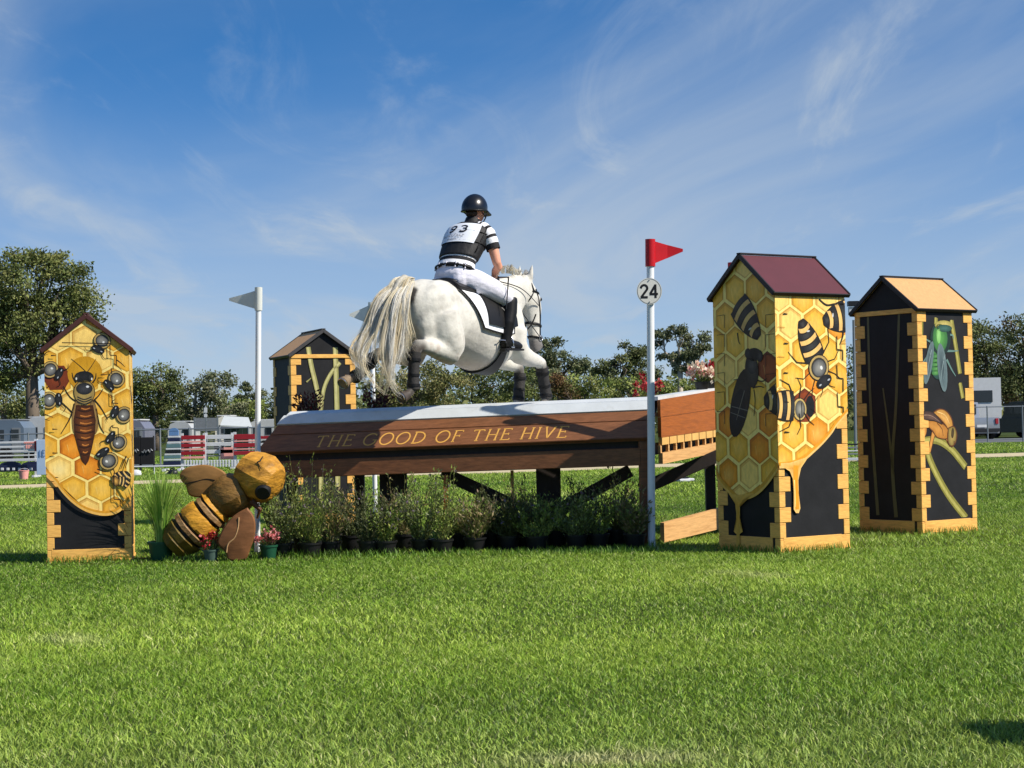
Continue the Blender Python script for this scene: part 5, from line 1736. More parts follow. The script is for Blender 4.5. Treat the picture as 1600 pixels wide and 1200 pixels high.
# stirrup leathers and irons
FT = Vector((.30, -.315, 1.015))
for s in (1, -1):
    f_ = Vector((FT.x, FT.y * s, FT.z))
    q = MB(); q.tube([on_trunk(.10, R(66), .05) * 1.0 if s > 0 else Vector((.10, -on_trunk(.10, R(66), .05).y, on_trunk(.10, R(66), .05).z)), Vector((.24, -.335 * s, 1.35)), f_ + Vector((0, 0, .13))], .010, 6, flat=.4); q.build('stirrup_leather', M_leather, sad)
    arch = [f_ + Vector((0, .062 * math.cos(R(a)), .02 + .11 * math.sin(R(a)))) for a in range(-10, 191, 15)]
    q = MB(); q.tube(arch, .007, 8); ir = q.build('stirrup', M_iron, sad, True)
    q = MB(); q.box(f_ + Vector((.0, 0, -.0)), (.05, .125, .014), None, .004); q.build('tread', M_iron, ir)

bri = empty('bridle', HO, HRZ, 'black leather bridle with reins on the white head', 'bridle')
def strap(name, pts, r=.009, parent=bri, flat=.45, m=None):
    q = MB(); q.tube(spline([tuple(p_) for p_ in pts], 6), r, 6, flat=flat); return q.build(name, m or M_leather, parent, True)
def head_ring(z, k=1.04, n=20):
    HS = [(1.65, 1.085, .10, .080), (1.54, 1.115, .145, .098), (1.45, 1.14, .145, .095), (1.35, 1.165, .115, .075), (1.24, 1.19, .088, .060), (1.15, 1.205, .078, .056), (1.08, 1.215, .078, .060)]
    for a, b in zip(HS[:-1], HS[1:]):
        if b[0] <= z <= a[0]:
            t = (z - a[0]) / (b[0] - a[0]); cx, d, w = (a[i] + (b[i] - a[i]) * t for i in (1, 2, 3)); break
    return lambda ang: Vector((cx + d * k * math.cos(R(ang)) * .985, -w * k * math.sin(R(ang)), z - d * k * math.cos(R(ang)) * .17))
def head_strap(name, z, a0, a1, r=.010, k=1.06):
    f_ = head_ring(z, k); strap(name, [f_(a0 + (a1 - a0) * i / 14) for i in range(15)], r)
head_strap('noseband', 1.27, -180, 180, .014)
head_strap('noseband', 1.14, -180, 180, .011)
head_strap('browband', 1.585, -110, 110, .010)
for s in (1, -1):
    strap('cheekpiece', [head_ring(1.62)(s * 75), head_ring(1.5)(s * 80), head_ring(1.38)(s * 72), head_ring(1.27)(s * 70), head_ring(1.14)(s * 80)], .009)
    strap('throat_lash', [head_ring(1.60)(s * 95), head_ring(1.5)(s * 130), head_ring(1.42)(s * 175)], .007)
    q = MB(); f_ = head_ring(1.14, 1.12)(s * 80); q.tube([f_ + Vector((.026 * math.cos(R(a)), 0, .026 * math.sin(R(a)))) for a in range(0, 361, 30)], .005, 6); q.build('bit_ring', M_iron, bri, True)
strap('headpiece', [head_ring(1.60)(100), (1.05, -.06, 1.70), (1.035, 0, 1.745), (1.05, .06, 1.70), head_ring(1.60)(-100)], .011)
HAND = Vector((.47, -.075, 1.66))
for s in (1, -1):
    h_ = Vector((HAND.x, HAND.y * s, HAND.z))
    strap('rein', [h_, h_.lerp(head_ring(1.14, 1.12)(s * 80), .5) + Vector((-.02, -.05 * s, -.03)), head_ring(1.14, 1.12)(s * 80)], .007)
    strap('rein', [h_, (.80, -.13 * s, 1.60), head_ring(1.45, 1.1)(s * 90)], .006)
strap('rein', [(HAND.x, HAND.y, HAND.z - .02), (.42, -.02, 1.60), (HAND.x, -HAND.y, HAND.z - .02)], .007)
bp = empty('breastplate', HO, HRZ, 'black breastplate straps around the shoulders', 'breastplate')
for s in (1, -1):
    strap('shoulder_strap', [(.36, -.12 * s, 1.56), (.56, -.225 * s, 1.40), (.74, -.215 * s, 1.22), (.84, -.08 * s, 1.12)], .011, bp)
    strap('martingale', [(.84, -.05 * s, 1.12), (.95, -.13 * s, 1.25), (1.0, -.16 * s, 1.36)], .007, bp)
    strap('wither_strap', [(.40, -.14 * s, 1.52), (.58, -.245 * s, 1.22), (.56, -.27 * s, 1.14)], .009, bp)
strap('chest_strap', [(.84, 0, 1.13), (.80, 0, 1.02), (.66, 0, .92), (.46, 0, .80)], .013, bp)

# ------------------------------------------------------------------ rider
person = empty('person', HO, HRZ, 'rider in black body protector and striped shirt wearing number 93, bent forward over the saddle', 'person')
M_skin = mat('skin', rgb(214, 152, 124), 0.5, 0.08, 12, spec=.35)
M_white = mat('breeches_white', rgb(214, 212, 222), 0.75, 0.06, 20, 0.9, 11, stretch=(1.6, .6, 2.2))
M_shirt = mat('shirt', rough=0.8, var=0.07, nscale=20, attr=True, bump=.8, bscale=18)
M_vest = mat('body_protector', rgb(24, 24, 26), 0.65, 0.3, 26, 0.7, 16)
M_helmet = mat('helmet', rgb(18, 19, 24), 0.28, 0.1, 20, spec=.55)
M_glove = mat('glove', rgb(22, 21, 22), 0.6, 0.2, 20)
SPN = [((-.10, 1.585), .165, .125), ((-.095, 1.66), .185, .140), ((-.07, 1.745), .170, .125), ((-.02, 1.835), .160, .114), ((.055, 1.945), .178, .124), ((.125, 2.045), .195, .127), ((.170, 2.115), .188, .110), ((.197, 2.16), .12, .075), ((.213, 2.19), .066, .062)]
def torso_at(t, grow=0.0):
    """t runs 0..1 up the spine: centre, half width, half depth, forward axis"""
    f_ = t * (len(SPN) - 1); i = min(int(f_), len(SPN) - 2); k = f_ - i
    (a, w0, d0), (b, w1, d1) = SPN[i], SPN[i + 1]
    c = Vector((a[0] + (b[0] - a[0]) * k, 0, a[1] + (b[1] - a[1]) * k))
    fw = Vector((.92, 0, -.30)).normalized()
    return c, w0 + (w1 - w0) * k + grow, d0 + (d1 - d0) * k + grow, fw
def torso_pt(t, th, grow=0.0):
    c, w, d, fw = torso_at(t, grow); return c + Vector((0, w * math.cos(th), 0)) + fw * d * math.sin(th)
def torso_loft(mb, t0, t1, n, grow, cols=None, seg=20, rim=True):
    for i in range(n):
        a, b = t0 + (t1 - t0) * i / n, t0 + (t1 - t0) * (i + 1) / n
        S = []
        for t in (a, b):
            c, w, d, fw = torso_at(t, grow); S.append((c, (0, w, 0), fw * d))
        mb.loft(S, seg, cols[i] if cols else None)
rb = MB()
torso = []
for i in range(17):
    c, w, d, fw = torso_at(i / 16); torso.append((c, (0, w, 0), fw * d))
rb.loft(torso, 20)
rb.tube([(.205, 0, 2.17), (.245, 0, 2.26)], [.062, .055], 14)
rb.ball((.272, 0, 2.325), (.095, .074, .115), 16)
rb.ball((.312, 0, 2.275), (.062, .052, .07), 12)
rb.ball((.369, 0, 2.31), (.018, .014, .022), 8)                # nose
rb.ball((.349, 0, 2.25), (.024, .03, .02), 8)                  # mouth and chin
ARMS, LEGS = {}, {}
for s in (-1, 1):
    ARMS[s] = [((.170, s * .155, 2.100), .052), ((.180, s * .203, 2.05), .052), ((.190, s * .255, 1.91), .050), ((.195, s * .285, 1.79), .041), ((.215, s * .285, 1.765), .041), ((.28, s * .205, 1.73), .038), ((.385, s * .115, 1.69), .028), ((.42, s * .09, 1.68), .027)]
    LEGS[s] = [((-.07, s * .09, 1.65), .115), ((.02, s * .185, 1.61), .104), ((.15, s * .27, 1.545), .090), ((.27, s * .315, 1.475), .068), ((.315, s * .325, 1.44), .064), ((.305, s * .335, 1.34), .062), ((.275, s * .335, 1.24), .058), ((.255, s * .33, 1.12), .043), ((.25, s * .325, 1.06), .042)]
    rb.tube([p_ for p_, r in ARMS[s]], [r for p_, r in ARMS[s]], 14)
    rb.tube([p_ for p_, r in LEGS[s]], [r - .008 for p_, r in LEGS[s]], 14)
    rb.tube([(.215, s * .325, 1.045), (.30, s * .325, 1.045), (.40, s * .33, 1.035), (.455, s * .335, 1.03)], [.036, .040, .036, .022], 12)
    rb.ball((.272, s * .078, 2.31), (.018, .012, .03), 8)        # ears
    rb.ball((.445, s * .082, 1.672), (.042, .018, .036), 10)      # palm
def fingers(mb, s, r):
    for k, (dz, L) in enumerate(((.026, .9), (.009, 1.0), (-.009, .95), (-.025, .78))):
        b0 = Vector((.475, s * .092, 1.672 + dz))
        mb.tube([b0 - Vector((.02, 0, 0)), b0 + Vector((.018 * L, -.004 * s, -.004)), b0 + Vector((.030 * L, -.022 * s, -.008)), b0 + Vector((.012 * L, -.036 * s, -.010)), b0 + Vector((-.010, -.036 * s, -.008))], [r, r, r * .95, r * .9, r * .8], 8)
    t0 = Vector((.435, s * .070, 1.695))
    mb.tube([t0, t0 + Vector((.022, -.018 * s, .014)), t0 + Vector((.045, -.026 * s, .012)), t0 + Vector((.062, -.024 * s, .004))], [r * 1.2, r * 1.15, r, r * .8], 8)
for s in (-1, 1): fingers(rb, s, .0085)
remesh(rb, 'body', .0085, M_skin, person, 2)
for s in (-1, 1):
    q = MB(); q.ball((.355, s * .030, 2.33), (.008, .011, .008), 8); q.build('eye', M_ink, person, True)
# breeches
q = MB()
q.loft([((c), (0, w, 0), fw * d) for c, w, d, fw in (torso_at(t, .012) for t in (0.0, .06, .125, .19, .25, .29))], 20)
q.ball((-.125, .085, 1.635), (.105, .105, .115), 12); q.ball((-.125, -.085, 1.635), (.105, .105, .115), 12)
for s in (-1, 1): q.tube([p_ for p_, r in LEGS[s][:6]], [r + .010 for p_, r in LEGS[s][:6]], 16)
br = remesh(q, 'breeches', .010, M_white, person, 2)
# shirt: hem and sleeves with black bands
WHT, BLK = rgb(232, 232, 234), rgb(26, 25, 28)
def rings(mb, pts, n, cols, seg=16):
    P = [Vector(p_) for p_, r in pts]; Rr = [r for p_, r in pts]
    def smp(t):
        f_ = t * (len(P) - 1); i = min(int(f_), len(P) - 2); k = f_ - i
        return P[i].lerp(P[i + 1], k), Rr[i] + (Rr[i + 1] - Rr[i]) * k
    o = len(mb.v)
    for i in range(n + 1):
        c, r = smp(i / n)
        d = (smp(min(1, i / n + .12))[0] - smp(max(0, i / n - .12))[0]).normalized()
        A = (Vector((1, 0, 0)) - d * d.x).normalized(); B = d.cross(A)
        r *= 1 + .012 * math.sin(i * 2.3)
        for g_ in range(seg):
            t = 2 * math.pi * g_ / seg; mb.v.append(tuple(c + (A * math.cos(t) + B * math.sin(t)) * r))
    for i in range(n):
        for g_ in range(seg):
            g2 = (g_ + 1) % seg; mb.f.append((o + i * seg + g_, o + i * seg + g2, o + (i + 1) * seg + g2, o + (i + 1) * seg + g_)); mb.c.append(cols[i])
shirt = MB()
hem = [WHT, WHT, BLK, WHT, WHT, WHT]
torso_loft(shirt, .262, .402, 6, .022, [WHT, WHT, BLK, BLK, WHT, WHT])
sl = MB()
sh = shirt.build('shirt_hem', M_shirt, person, attr=True); auto_smooth(sh, 60)
for s in (-1, 1):
    q = MB(); A_ = ARMS[s]
    pts = [((.158, s * .10, 2.135), .062), ((.168, s * .150, 2.115), .072), ((.177, s * .200, 2.065), .073), ((.184, s * .228, 1.995), .070), ((.190, s * .252, 1.92), .066)]
    rings(q, pts, 12, [WHT, BLK, WHT, WHT, BLK, WHT, WHT, BLK, WHT, WHT, BLK, BLK])
    o = q.build('sleeve', M_shirt, person, attr=True); auto_smooth(o, 70)
q = MB(); q.tube([(.200, 0, 2.160), (.226, 0, 2.222)], [.080, .072], 18); o = q.build('collar', M_vest, person); auto_smooth(o)
# body protector
q = MB(); torso_loft(q, .372, .885, 10, .040)
vest = remesh(q, 'body_protector', .0105, M_vest, person, 2)
for t in (.52, .64):
    q = MB(); q.tube([torso_pt(t, R(a), .0445) for a in range(0, 361, 12)], .004, 5); q.build('seam', M_leather, vest, True)
for s in (-1, 1):
    q = MB(); q.tube([torso_pt(.42 + .44 * k / 8, R(90 - s * 90 - s * 14), .044) for k in range(9)], .006, 5); q.build('side_lacing', M_leather, vest, True)
# belt
q = MB()
for i in range(28):
    a0, a1 = R(i * 360 / 28), R((i + 1) * 360 / 28)
    c = WHT if i % 4 == 1 else BLK
    vs_ = [torso_pt(.205, a0, .021), torso_pt(.205, a1, .021), torso_pt(.265, a1, .021), torso_pt(.265, a0, .021)]
    q.add(vs_, [(0, 1, 2, 3)], c)
q.build('belt', M_shirt, person, attr=True, recalc=False)
q = MB(); q.tube([torso_pt(.235, R(a), .019) for a in range(0, 361, 12)], .012, 6, flat=1.6); q.build('belt_core', M_leather, person, True)
for a in (-150, -120, -90, -60, -30):
    q = MB(); q.tube([torso_pt(.195, R(a), .024), torso_pt(.275, R(a), .024)], .006, 6); q.build('belt_loop', M_white, person)
# number bib on the back, a sheet curved round the protector
def bibfr(s, t, o): # s metres round the back (0 middle, + to the rider's right), t metres up
    tt = .575 + t / .66
    c, w, d, fw = torso_at(tt, .048 + o)
    th = R(-90) - s / .185
    p_ = c + Vector((0, w * math.cos(th), 0)) + fw * d * math.sin(th)
    return p_
q = MB(); nu, nv = 14, 8; S0, S1, T0, T1 = -.205, .185, -.052, .145
g0 = [bibfr(S0 + (S1 - S0) * i / nu, T0 + (T1 - T0) * j / nv, 0) for i in range(nu + 1) for j in range(nv + 1)]
q.add(g0, [(i * (nv + 1) + j, (i + 1) * (nv + 1) + j, (i + 1) * (nv + 1) + j + 1, i * (nv + 1) + j + 1) for i in range(nu) for j in range(nv)])
M_bib = mat('bib', rgb(224, 228, 234), 0.55, 0.03, 20)
bib = q.build('number_bib', M_bib, person, True)
def on_bib(strokes, sw, ox, oz, sx, sz, m, name):
    V, F = [], []
    P = Paint(lambda s, t, o: bibfr(s, t, .0022 + o), [(-9, -9), (9, -9), (9, 9), (-9, 9)])
    for i, st_ in enumerate(strokes):
        pts = []
        for a, b in zip(st_[:-1], st_[1:]):
            for k in range(4): pts.append((a[0] + (b[0] - a[0]) * k / 4, a[1] + (b[1] - a[1]) * k / 4))
        pts.append(st_[-1]); P.line([(ox + a * sx, oz + b * sz) for a, b in pts], sw, (1, 1, 1), i)
    P.build(name, bib, m)
on_bib(D9, .0135, -.070, .022, .066, .078, M_ink, 'digit')
on_bib(D3, .0135, .020, .022, .066, .078, M_ink, 'digit')
M_faint = mat('faint_print', rgb(120, 122, 130), 0.6, 0.05, 20)
rf_ = random.Random(5)
nm = []
for k in range(9):
    xk = -.115 + k * .023
    nm.append([(xk, -.012), (xk, .006)])
    if k % 3 != 1: nm.append([(xk, .006 if k % 2 else -.003), (xk + .013, .006 if k % 2 else -.003)])
    if k % 3 != 2: nm.append([(xk, -.011), (xk + .013, -.011)])
on_bib(nm, .0032, 0, 0, 1, 1, M_faint, 'small_print')
on_bib([[(-.06, -.032), (.03, -.032)], [(-.05, -.025), (-.05, -.040)], [(.0, -.024), (.0, -.040)]], .0028, 0, 0, 1, 1, M_faint, 'small_print')
# helmet
HC = Vector((.262, 0, 2.33))
q = MB(); secs = []
for i in range(11):
    t = R(-14 + 104 * i / 10); k = max(math.cos(t), .03)
    secs.append((HC + Vector((-.012 + .010 * math.sin(t), 0, .138 * math.sin(t))), (.138 * k, 0, 0), (0, .116 * k, 0)))
q.loft(secs, 26); hel = q.build('helmet', M_helmet, person); auto_smooth(hel, 50)
q = MB(); vs_ = []
for i in range(13):
    a = R(-62 + 124 * i / 12); e = Vector((math.cos(a), math.sin(a), 0)); L_ = .062 * math.cos(a * 1.25) ** .6 if abs(a) < 1.2 else 0
    b0 = HC + Vector((-.012 + .132 * e.x, .112 * e.y, -.012)); b1 = b0 + Vector((e.x * L_, e.y * L_ * .8, -.030 - .2 * L_))
    vs_ += [b0, b1, b0 - Vector((0, 0, .008)), b1 - Vector((0, 0, .006))]
fs = []
for i in range(12):
    a = 4 * i; fs += [(a, a + 4, a + 5, a + 1), (a + 2, a + 3, a + 7, a + 6), (a + 1, a + 5, a + 7, a + 3)]
q.add(vs_, fs); o = q.build('peak', M_helmet, hel); auto_smooth(o, 60)
q = MB(); q.tube([HC + Vector((-.012 + .139 * math.cos(R(a)), .117 * math.sin(R(a)), -.028)) for a in range(0, 361, 12)], .007, 6); q.build('rim', M_leather, hel, True)
for s in (-1, 1):
    q = MB(); q.tube([HC + Vector((.055, s * .098, -.03)), HC + Vector((.05, s * .080, -.09)), HC + Vector((.07, s * .03, -.135))], .006, 6); q.build('chin_strap', M_leather, hel, True)
    q = MB(); q.tube([HC + Vector((-.05, s * .10, -.03)), HC + Vector((.03, s * .085, -.075)), HC + Vector((.05, s * .080, -.09))], .005, 6); q.build('chin_strap', M_leather, hel, True)
# the nape
M_hairb = mat('rider_hair', rgb(58, 42, 32), 0.6, 0.3, 30)
q = MB(); q.ball((.202, 0, 2.28), (.05, .062, .045), 12); q.build('hair', M_hairb, person, True)
# gloves
for s in (-1, 1):
    q = MB(); q.ball((.445, s * .082, 1.672), (.046, .022, .040), 12); q.tube([(.39, s * .112, 1.688), (.43, s * .088, 1.676)], [.034, .034], 12); fingers(q, s, .0108)
    remesh(q, 'glove', .0055, M_glove, person, 1)
# tall boots
for s in (-1, 1):
    q = MB(); L_ = LEGS[s]
    q.tube([(.322, s * .327, 1.475), (.318, s * .330, 1.44), (.305, s * .335, 1.34), (.275, s * .335, 1.24), (.256, s * .33, 1.12), (.25, s * .326, 1.05)], [.072, .076, .073, .068, .052, .050], 16)
    q.tube([(.205, s * .325, 1.04), (.26, s * .325, 1.05), (.34, s * .328, 1.045), (.43, s * .332, 1.035), (.485, s * .336, 1.028)], [.038, .046, .044, .040, .022], 14)
    bt_ = remesh(q, 'riding_boot', .0085, M_leather, person, 2)
    q = MB(); q.box((.345, s * .331, .996), (.29, .078, .018), None, .007); q.build('sole', M_ink, bt_)
    q = MB(); q.box((.225, s * .327, .985), (.07, .07, .03), None, .006); q.build('heel', M_ink, bt_)
    q = MB(); q.tube([(.20, s * .36, 1.075), (.17, s * .33, 1.08), (.20, s * .295, 1.075), (.27, s * .285, 1.07)], .006, 6); q.tube([(.17, s * .33, 1.08), (.135, s * .33, 1.078)], .005, 6); q.build('spur', M_iron, bt_)
# whip carried along the thigh
wp = empty('riding_whip', HM @ HAND, HRZ, "thin black riding whip in the rider's right hand lying on the thigh", 'whip')
q = MB(); q.tube([Vector((.46, -.085, 1.69)) - HAND, Vector((.24, -.38, 1.66)) - HAND, Vector((.15, -.41, 1.36)) - HAND], [.008, .007, .005], 6); q.build('shaft', M_leather, wp)
# ------------------------------------------------------------------ trees
M_treeleaf = mat('tree_leaf', rough=0.6, var=0.2, nscale=3, attr=True, trans=.18, spec=.25)
M_bark = mat('bark', rgb(104, 92, 78), 0.85, 0.3, 3, 0.5, 8, stretch=(1, 1, .3), dark=rgb(66, 56, 48))
M_palebark = mat('pale_bark', rgb(176, 164, 146), 0.8, 0.25, 3, 0.4, 8, stretch=(1, 1, .3), dark=rgb(120, 108, 92))


def tree(name, u, Y, lobes, label, cols, seed, leaf=.30, dens=1.0, trunk_r=.3, bark=None, group='trees behind the showground', fork=.45, gap=.45, clump=.9):
    """lobes: crown masses as (u, v, half width, half height) in the photograph at depth Y"""
    ppm = FPX / Y
    base = gnd(u, Y)
    root = empty(name, base, 0, label, 'tree', group)
    rnd = np.random.default_rng(seed)
    rr = random.Random(seed)
    L = []
    for (cu, cv, ru, rv) in lobes:
        c = at(cu, cv, Y) - base
        dy = rr.uniform(-.5, .5) * ru / ppm
        L.append((np.array([c.x, c.y + dy, c.z]), np.array([ru / ppm, ru / ppm * .85, rv / ppm])))
    zt = max(c[2] + r[2] for c, r in L); zl = min(c[2] - r[2] for c, r in L)
    zf = max(1.0, zl + (zt - zl) * (fork - .25))
    q = MB()
    cx = float(np.mean([c[0] for c, r in L])) * .25
    tp = [(0, 0, -.1), (cx * .3, .1, zf * .45), (cx * .7, .0, zf)]
    q.tube(tp, [trunk_r * 1.25, trunk_r, trunk_r * .8], 9)
    o = q.build('trunk', bark or M_bark, root, True)
    q = MB()
    P, D, C = [], [], []
    for c, r in L:
        j = rnd.normal(size=3) * .3
        mid = (np.array(tp[2]) + c) / 2 + j
        q.tube([tp[2], tuple(mid), tuple(c)], [trunk_r * .55, trunk_r * .35, trunk_r * .12], 6)
        vol = r[0] * r[2]
        nc = max(8, int(vol * 7 / clump ** 2 * dens))
        for k in range(nc):
            d = rnd.normal(size=3); d /= np.linalg.norm(d)
            rad = rnd.uniform(gap, 1.0) ** .6
            cc = c + d * r * rad
            if k % 3 == 0: q.tube([tuple(mid), tuple((mid + cc) / 2 + rnd.normal(size=3) * .15), tuple(cc)], [trunk_r * .18, trunk_r * .12, .02], 4, False)
            cr = clump * rnd.uniform(.55, 1.15) * min(1.0, .35 + r[2] * .35)
            nl = int(150 * dens * rnd.uniform(.7, 1.2))
            pts = np.clip(rnd.normal(size=(nl, 3)), -1.9, 1.9) * np.array([cr * .55, cr * .55, cr * .34]) + cc
            dd = rnd.normal(size=(nl, 3)); dd[:, 2] -= .35
            P.append(pts); D.append(dd)
            col = np.array(cols[rnd.integers(0, len(cols))]) * rnd.uniform(.75, 1.2)
            C.append(np.tile(col, (nl, 1)))
    q.build('limbs', bark or M_bark, root, True)
    P, D, C = np.concatenate(P), np.concatenate(D), np.concatenate(C)
    V, F, CC = leaf_cloud(P, D, leaf * .64, C, rnd, .5, .2)
    tag(link_mesh('crown', np_mesh('crown', V, F, CC, mats=[M_treeleaf]), root), kind='stuff')
    return root


OL = [rgb(116, 124, 68), rgb(100, 110, 58), rgb(130, 134, 78), rgb(90, 100, 54)]
GB = [rgb(118, 124, 88), rgb(104, 112, 78), rgb(132, 134, 100), rgb(92, 100, 70)]
BG = [rgb(128, 140, 68), rgb(114, 128, 60), rgb(136, 142, 80)]
DK = [rgb(94, 102, 60), rgb(82, 92, 52), rgb(106, 112, 68)]
OD = [rgb(142, 138, 88), rgb(124, 124, 74), rgb(112, 114, 66)]
tree('eucalyptus_tree', 50, 85, [(38, 440, 60, 42), (100, 452, 46, 44), (128, 490, 28, 44), (22, 505, 52, 44), (78, 520, 56, 46), (-40, 470, 60, 70), (110, 555, 34, 30), (20, 570, 40, 34), (136, 515, 18, 28), (-60, 560, 50, 50), (66, 410, 40, 18)],
     'large spreading eucalyptus behind the left honeycomb tower', OL, 1, .27, 1.5, .34, fork=.35, gap=.35, clump=1.0)
tree('bushy_tree', 8, 112, [(5, 625, 45, 30), (-60, 620, 50, 35), (40, 640, 25, 20)], 'low bushy tree behind the caravans at the left edge', OL, 2, .3, 1, .2)
tree('eucalyptus_tree', 244, 112, [(246, 590, 34, 28), (226, 625, 28, 30), (262, 620, 28, 26), (215, 600, 18, 20), (240, 655, 40, 16)], 'dark round eucalyptus just right of the left honeycomb tower', DK + OL[:2], 3, .3, 1.1, .25)
tree('eucalyptus_tree', 299, 116, [(322, 598, 26, 20), (345, 610, 28, 26), (300, 620, 24, 24), (358, 636, 24, 22), (318, 640, 34, 22), (290, 650, 22, 16)], 'grey green eucalyptus with pale forked trunk left of the white pennant', GB, 4, .3, 1.0, .22, bark=M_palebark)
tree('bushy_tree', 372, 125, [(368, 640, 28, 22), (392, 648, 26, 20), (350, 655, 30, 14)], 'bright green bushy tree behind the red and white rails', BG, 5, .3, 1.0, .2)
tree('eucalyptus_tree', 398, 150, [(384, 604, 8, 6), (392, 626, 12, 10), (406, 618, 12, 9), (400, 645, 16, 16), (376, 622, 7, 5)], 'small distant eucalyptus left of the black hive tower', GB, 6, .3, .8, .18, gap=.6, clump=.7)
tree('eucalyptus_tree', 440, 130, [(425, 640, 30, 30), (470, 630, 40, 35), (530, 628, 45, 35), (500, 655, 60, 20)], 'dark broad tree behind the black hive tower', DK, 7, .32, .8, .25)
tree('bushy_tree', 640, 90, [(610, 600, 40, 34), (660, 596, 45, 36), (700, 606, 40, 28), (640, 625, 60, 24)], 'olive shrubby tree under the belly of the horse', OD, 8, .24, 1.1, .15, clump=.8)
tree('bushy_tree', 745, 100, [(740, 600, 40, 32), (775, 598, 36, 30), (760, 622, 60, 20)], 'dark bushy tree behind the forelegs of the horse', OL, 9, .27, 1.0, .2)
tree('bushy_tree', 812, 96, [(808, 592, 30, 28), (835, 600, 26, 22), (815, 618, 40, 16)], 'dark bush directly behind the folded forelegs', OL[:2] + DK[:1], 39, .24, 1.1, .15, clump=.8)
tree('eucalyptus_tree', 862, 118, [(862, 538, 18, 9), (850, 556, 26, 14), (876, 566, 22, 16), (850, 585, 30, 22), (888, 590, 26, 24), (830, 600, 30, 25), (905, 572, 14, 12)], 'layered eucalyptus to the right of the horse muzzle', GB + DK[:1], 10, .3, 1.0, .22, gap=.5, clump=.8)
tree('bushy_tree', 915, 105, [(905, 605, 34, 22), (930, 612, 30, 18), (880, 612, 30, 18)], 'yellow green bush behind the middle of the jump', BG, 11, .27, 1.0, .15)
tree('dry_bush', 872, 85, [(872, 604, 20, 16), (885, 612, 18, 12)], 'brown dry bush beside the far foreleg of the horse', [rgb(122, 92, 60), rgb(104, 80, 50), rgb(92, 84, 46)], 12, .2, 1.0, .08)
tree('eucalyptus_tree', 968, 122, [(960, 572, 24, 18), (985, 552, 22, 16), (1003, 560, 16, 20), (945, 588, 24, 16), (980, 590, 34, 24), (1010, 592, 24, 22)], 'dense eucalyptus left of the number 24 post', DK + GB[:2], 13, .3, 1.1, .22, gap=.4, clump=.8)
tree('bushy_tree', 990, 108, [(975, 610, 34, 18), (1020, 612, 34, 18), (1055, 608, 30, 16)], 'light green bush behind the red begonia', BG, 14, .27, 1.0, .15)
tree('eucalyptus_tree', 1063, 110, [(1036, 528, 16, 14), (1052, 516, 16, 9), (1084, 532, 22, 13), (1098, 546, 14, 12), (1050, 556, 20, 13), (1078, 556, 16, 10), (1104, 572, 16, 22), (1066, 574, 14, 8)], 'tall open eucalyptus with gaps right of the number 24 post', GB, 15, .27, 1.0, .2, bark=M_palebark, gap=.55, clump=.65)
tree('bushy_tree', 1150, 118, [(1130, 600, 50, 40), (1200, 605, 60, 40), (1280, 600, 60, 40), (1340, 590, 50, 50)], 'dark broad tree behind the maroon roofed tower', DK, 16, .34, .6, .3)
tree('bushy_tree', 1540, 100, [(1535, 528, 32, 30), (1550, 570, 44, 42), (1515, 590, 36, 40), (1480, 600, 40, 40)], 'dark leafy tree just right of the black hive tower', DK + OL[:1], 17, .28, 1.2, .3, gap=.3)
tree('bushy_tree', 1606, 96, [(1596, 528, 34, 30), (1610, 580, 50, 45), (1660, 540, 50, 50), (1575, 600, 34, 34)], 'dark tree above the black car at the right edge', DK + [rgb(84, 70, 44)], 18, .28, 1.2, .3, gap=.3)
# the far wood, one mass
rw = np.random.default_rng(40)
P, C = [], []
for i in range(420):
    u = rw.uniform(-400, 2000); Yw = rw.uniform(165, 200)
    h = 2.2 + 2.2 * (math.sin(u * .013) * .5 + .5) + rw.uniform(0, 1.5)
    g0_ = gnd(u, Yw)
    n = 60
    P.append(rw.normal(size=(n, 3)) * np.array([2.2, 1.5, h * .32]) + np.array([g0_.x, Yw, h * .55])); C.append(np.tile(np.array(DK[i % 3]) * rw.uniform(.8, 1.3), (n, 1)))
P, C = np.concatenate(P), np.concatenate(C)
P[:, 2] = np.abs(P[:, 2])
V, F, CC = leaf_cloud(P, rw.normal(size=P.shape), .7, C, rw, .6, .2)
tag(link_mesh('far_wood', np_mesh('far_wood', V, F, CC, mats=[M_treeleaf])), 'far dark band of trees along the horizon', 'trees', kind='stuff')

# ------------------------------------------------------------------ showground clutter on the left
def paint_mat(name, c, rough=.45): return mat('paint_' + name, c, rough, .06, 6.0)
PW, PR, PB, PN, PT, PPk = paint_mat('white', rgb(200, 202, 204)), paint_mat('red', rgb(150, 30, 40)), paint_mat('blue', rgb(96, 132, 178)), paint_mat('navy', rgb(30, 36, 66)), paint_mat('teal', rgb(92, 122, 126)), paint_mat('pink', rgb(232, 160, 150))
PG, PD, PLB = paint_mat('grey', rgb(120, 124, 128)), paint_mat('dark', rgb(26, 27, 30)), paint_mat('pale_blue', rgb(170, 190, 216))
M_glass = mat('car_glass', rgb(30, 36, 42), 0.08, 0.1, 4, spec=.6)
M_tyre = mat('tyre', rgb(22, 22, 22), 0.85, 0.2, 20)
M_galv = mat('galvanised', rgb(140, 144, 146), 0.45, 0.1, 10, metal=.6)


def prect(q, u0, v0, u1, v1, Y, depth=.05):
    """box whose front face covers a pixel rectangle at depth Y"""
    a, b = at(u0, v1, Y), at(u1, v0, Y)
    q.box(((a.x + b.x) / 2, Y + depth / 2, (a.z + b.z) / 2), (abs(b.x - a.x), depth, abs(b.z - a.z)), None, .006)
    return q


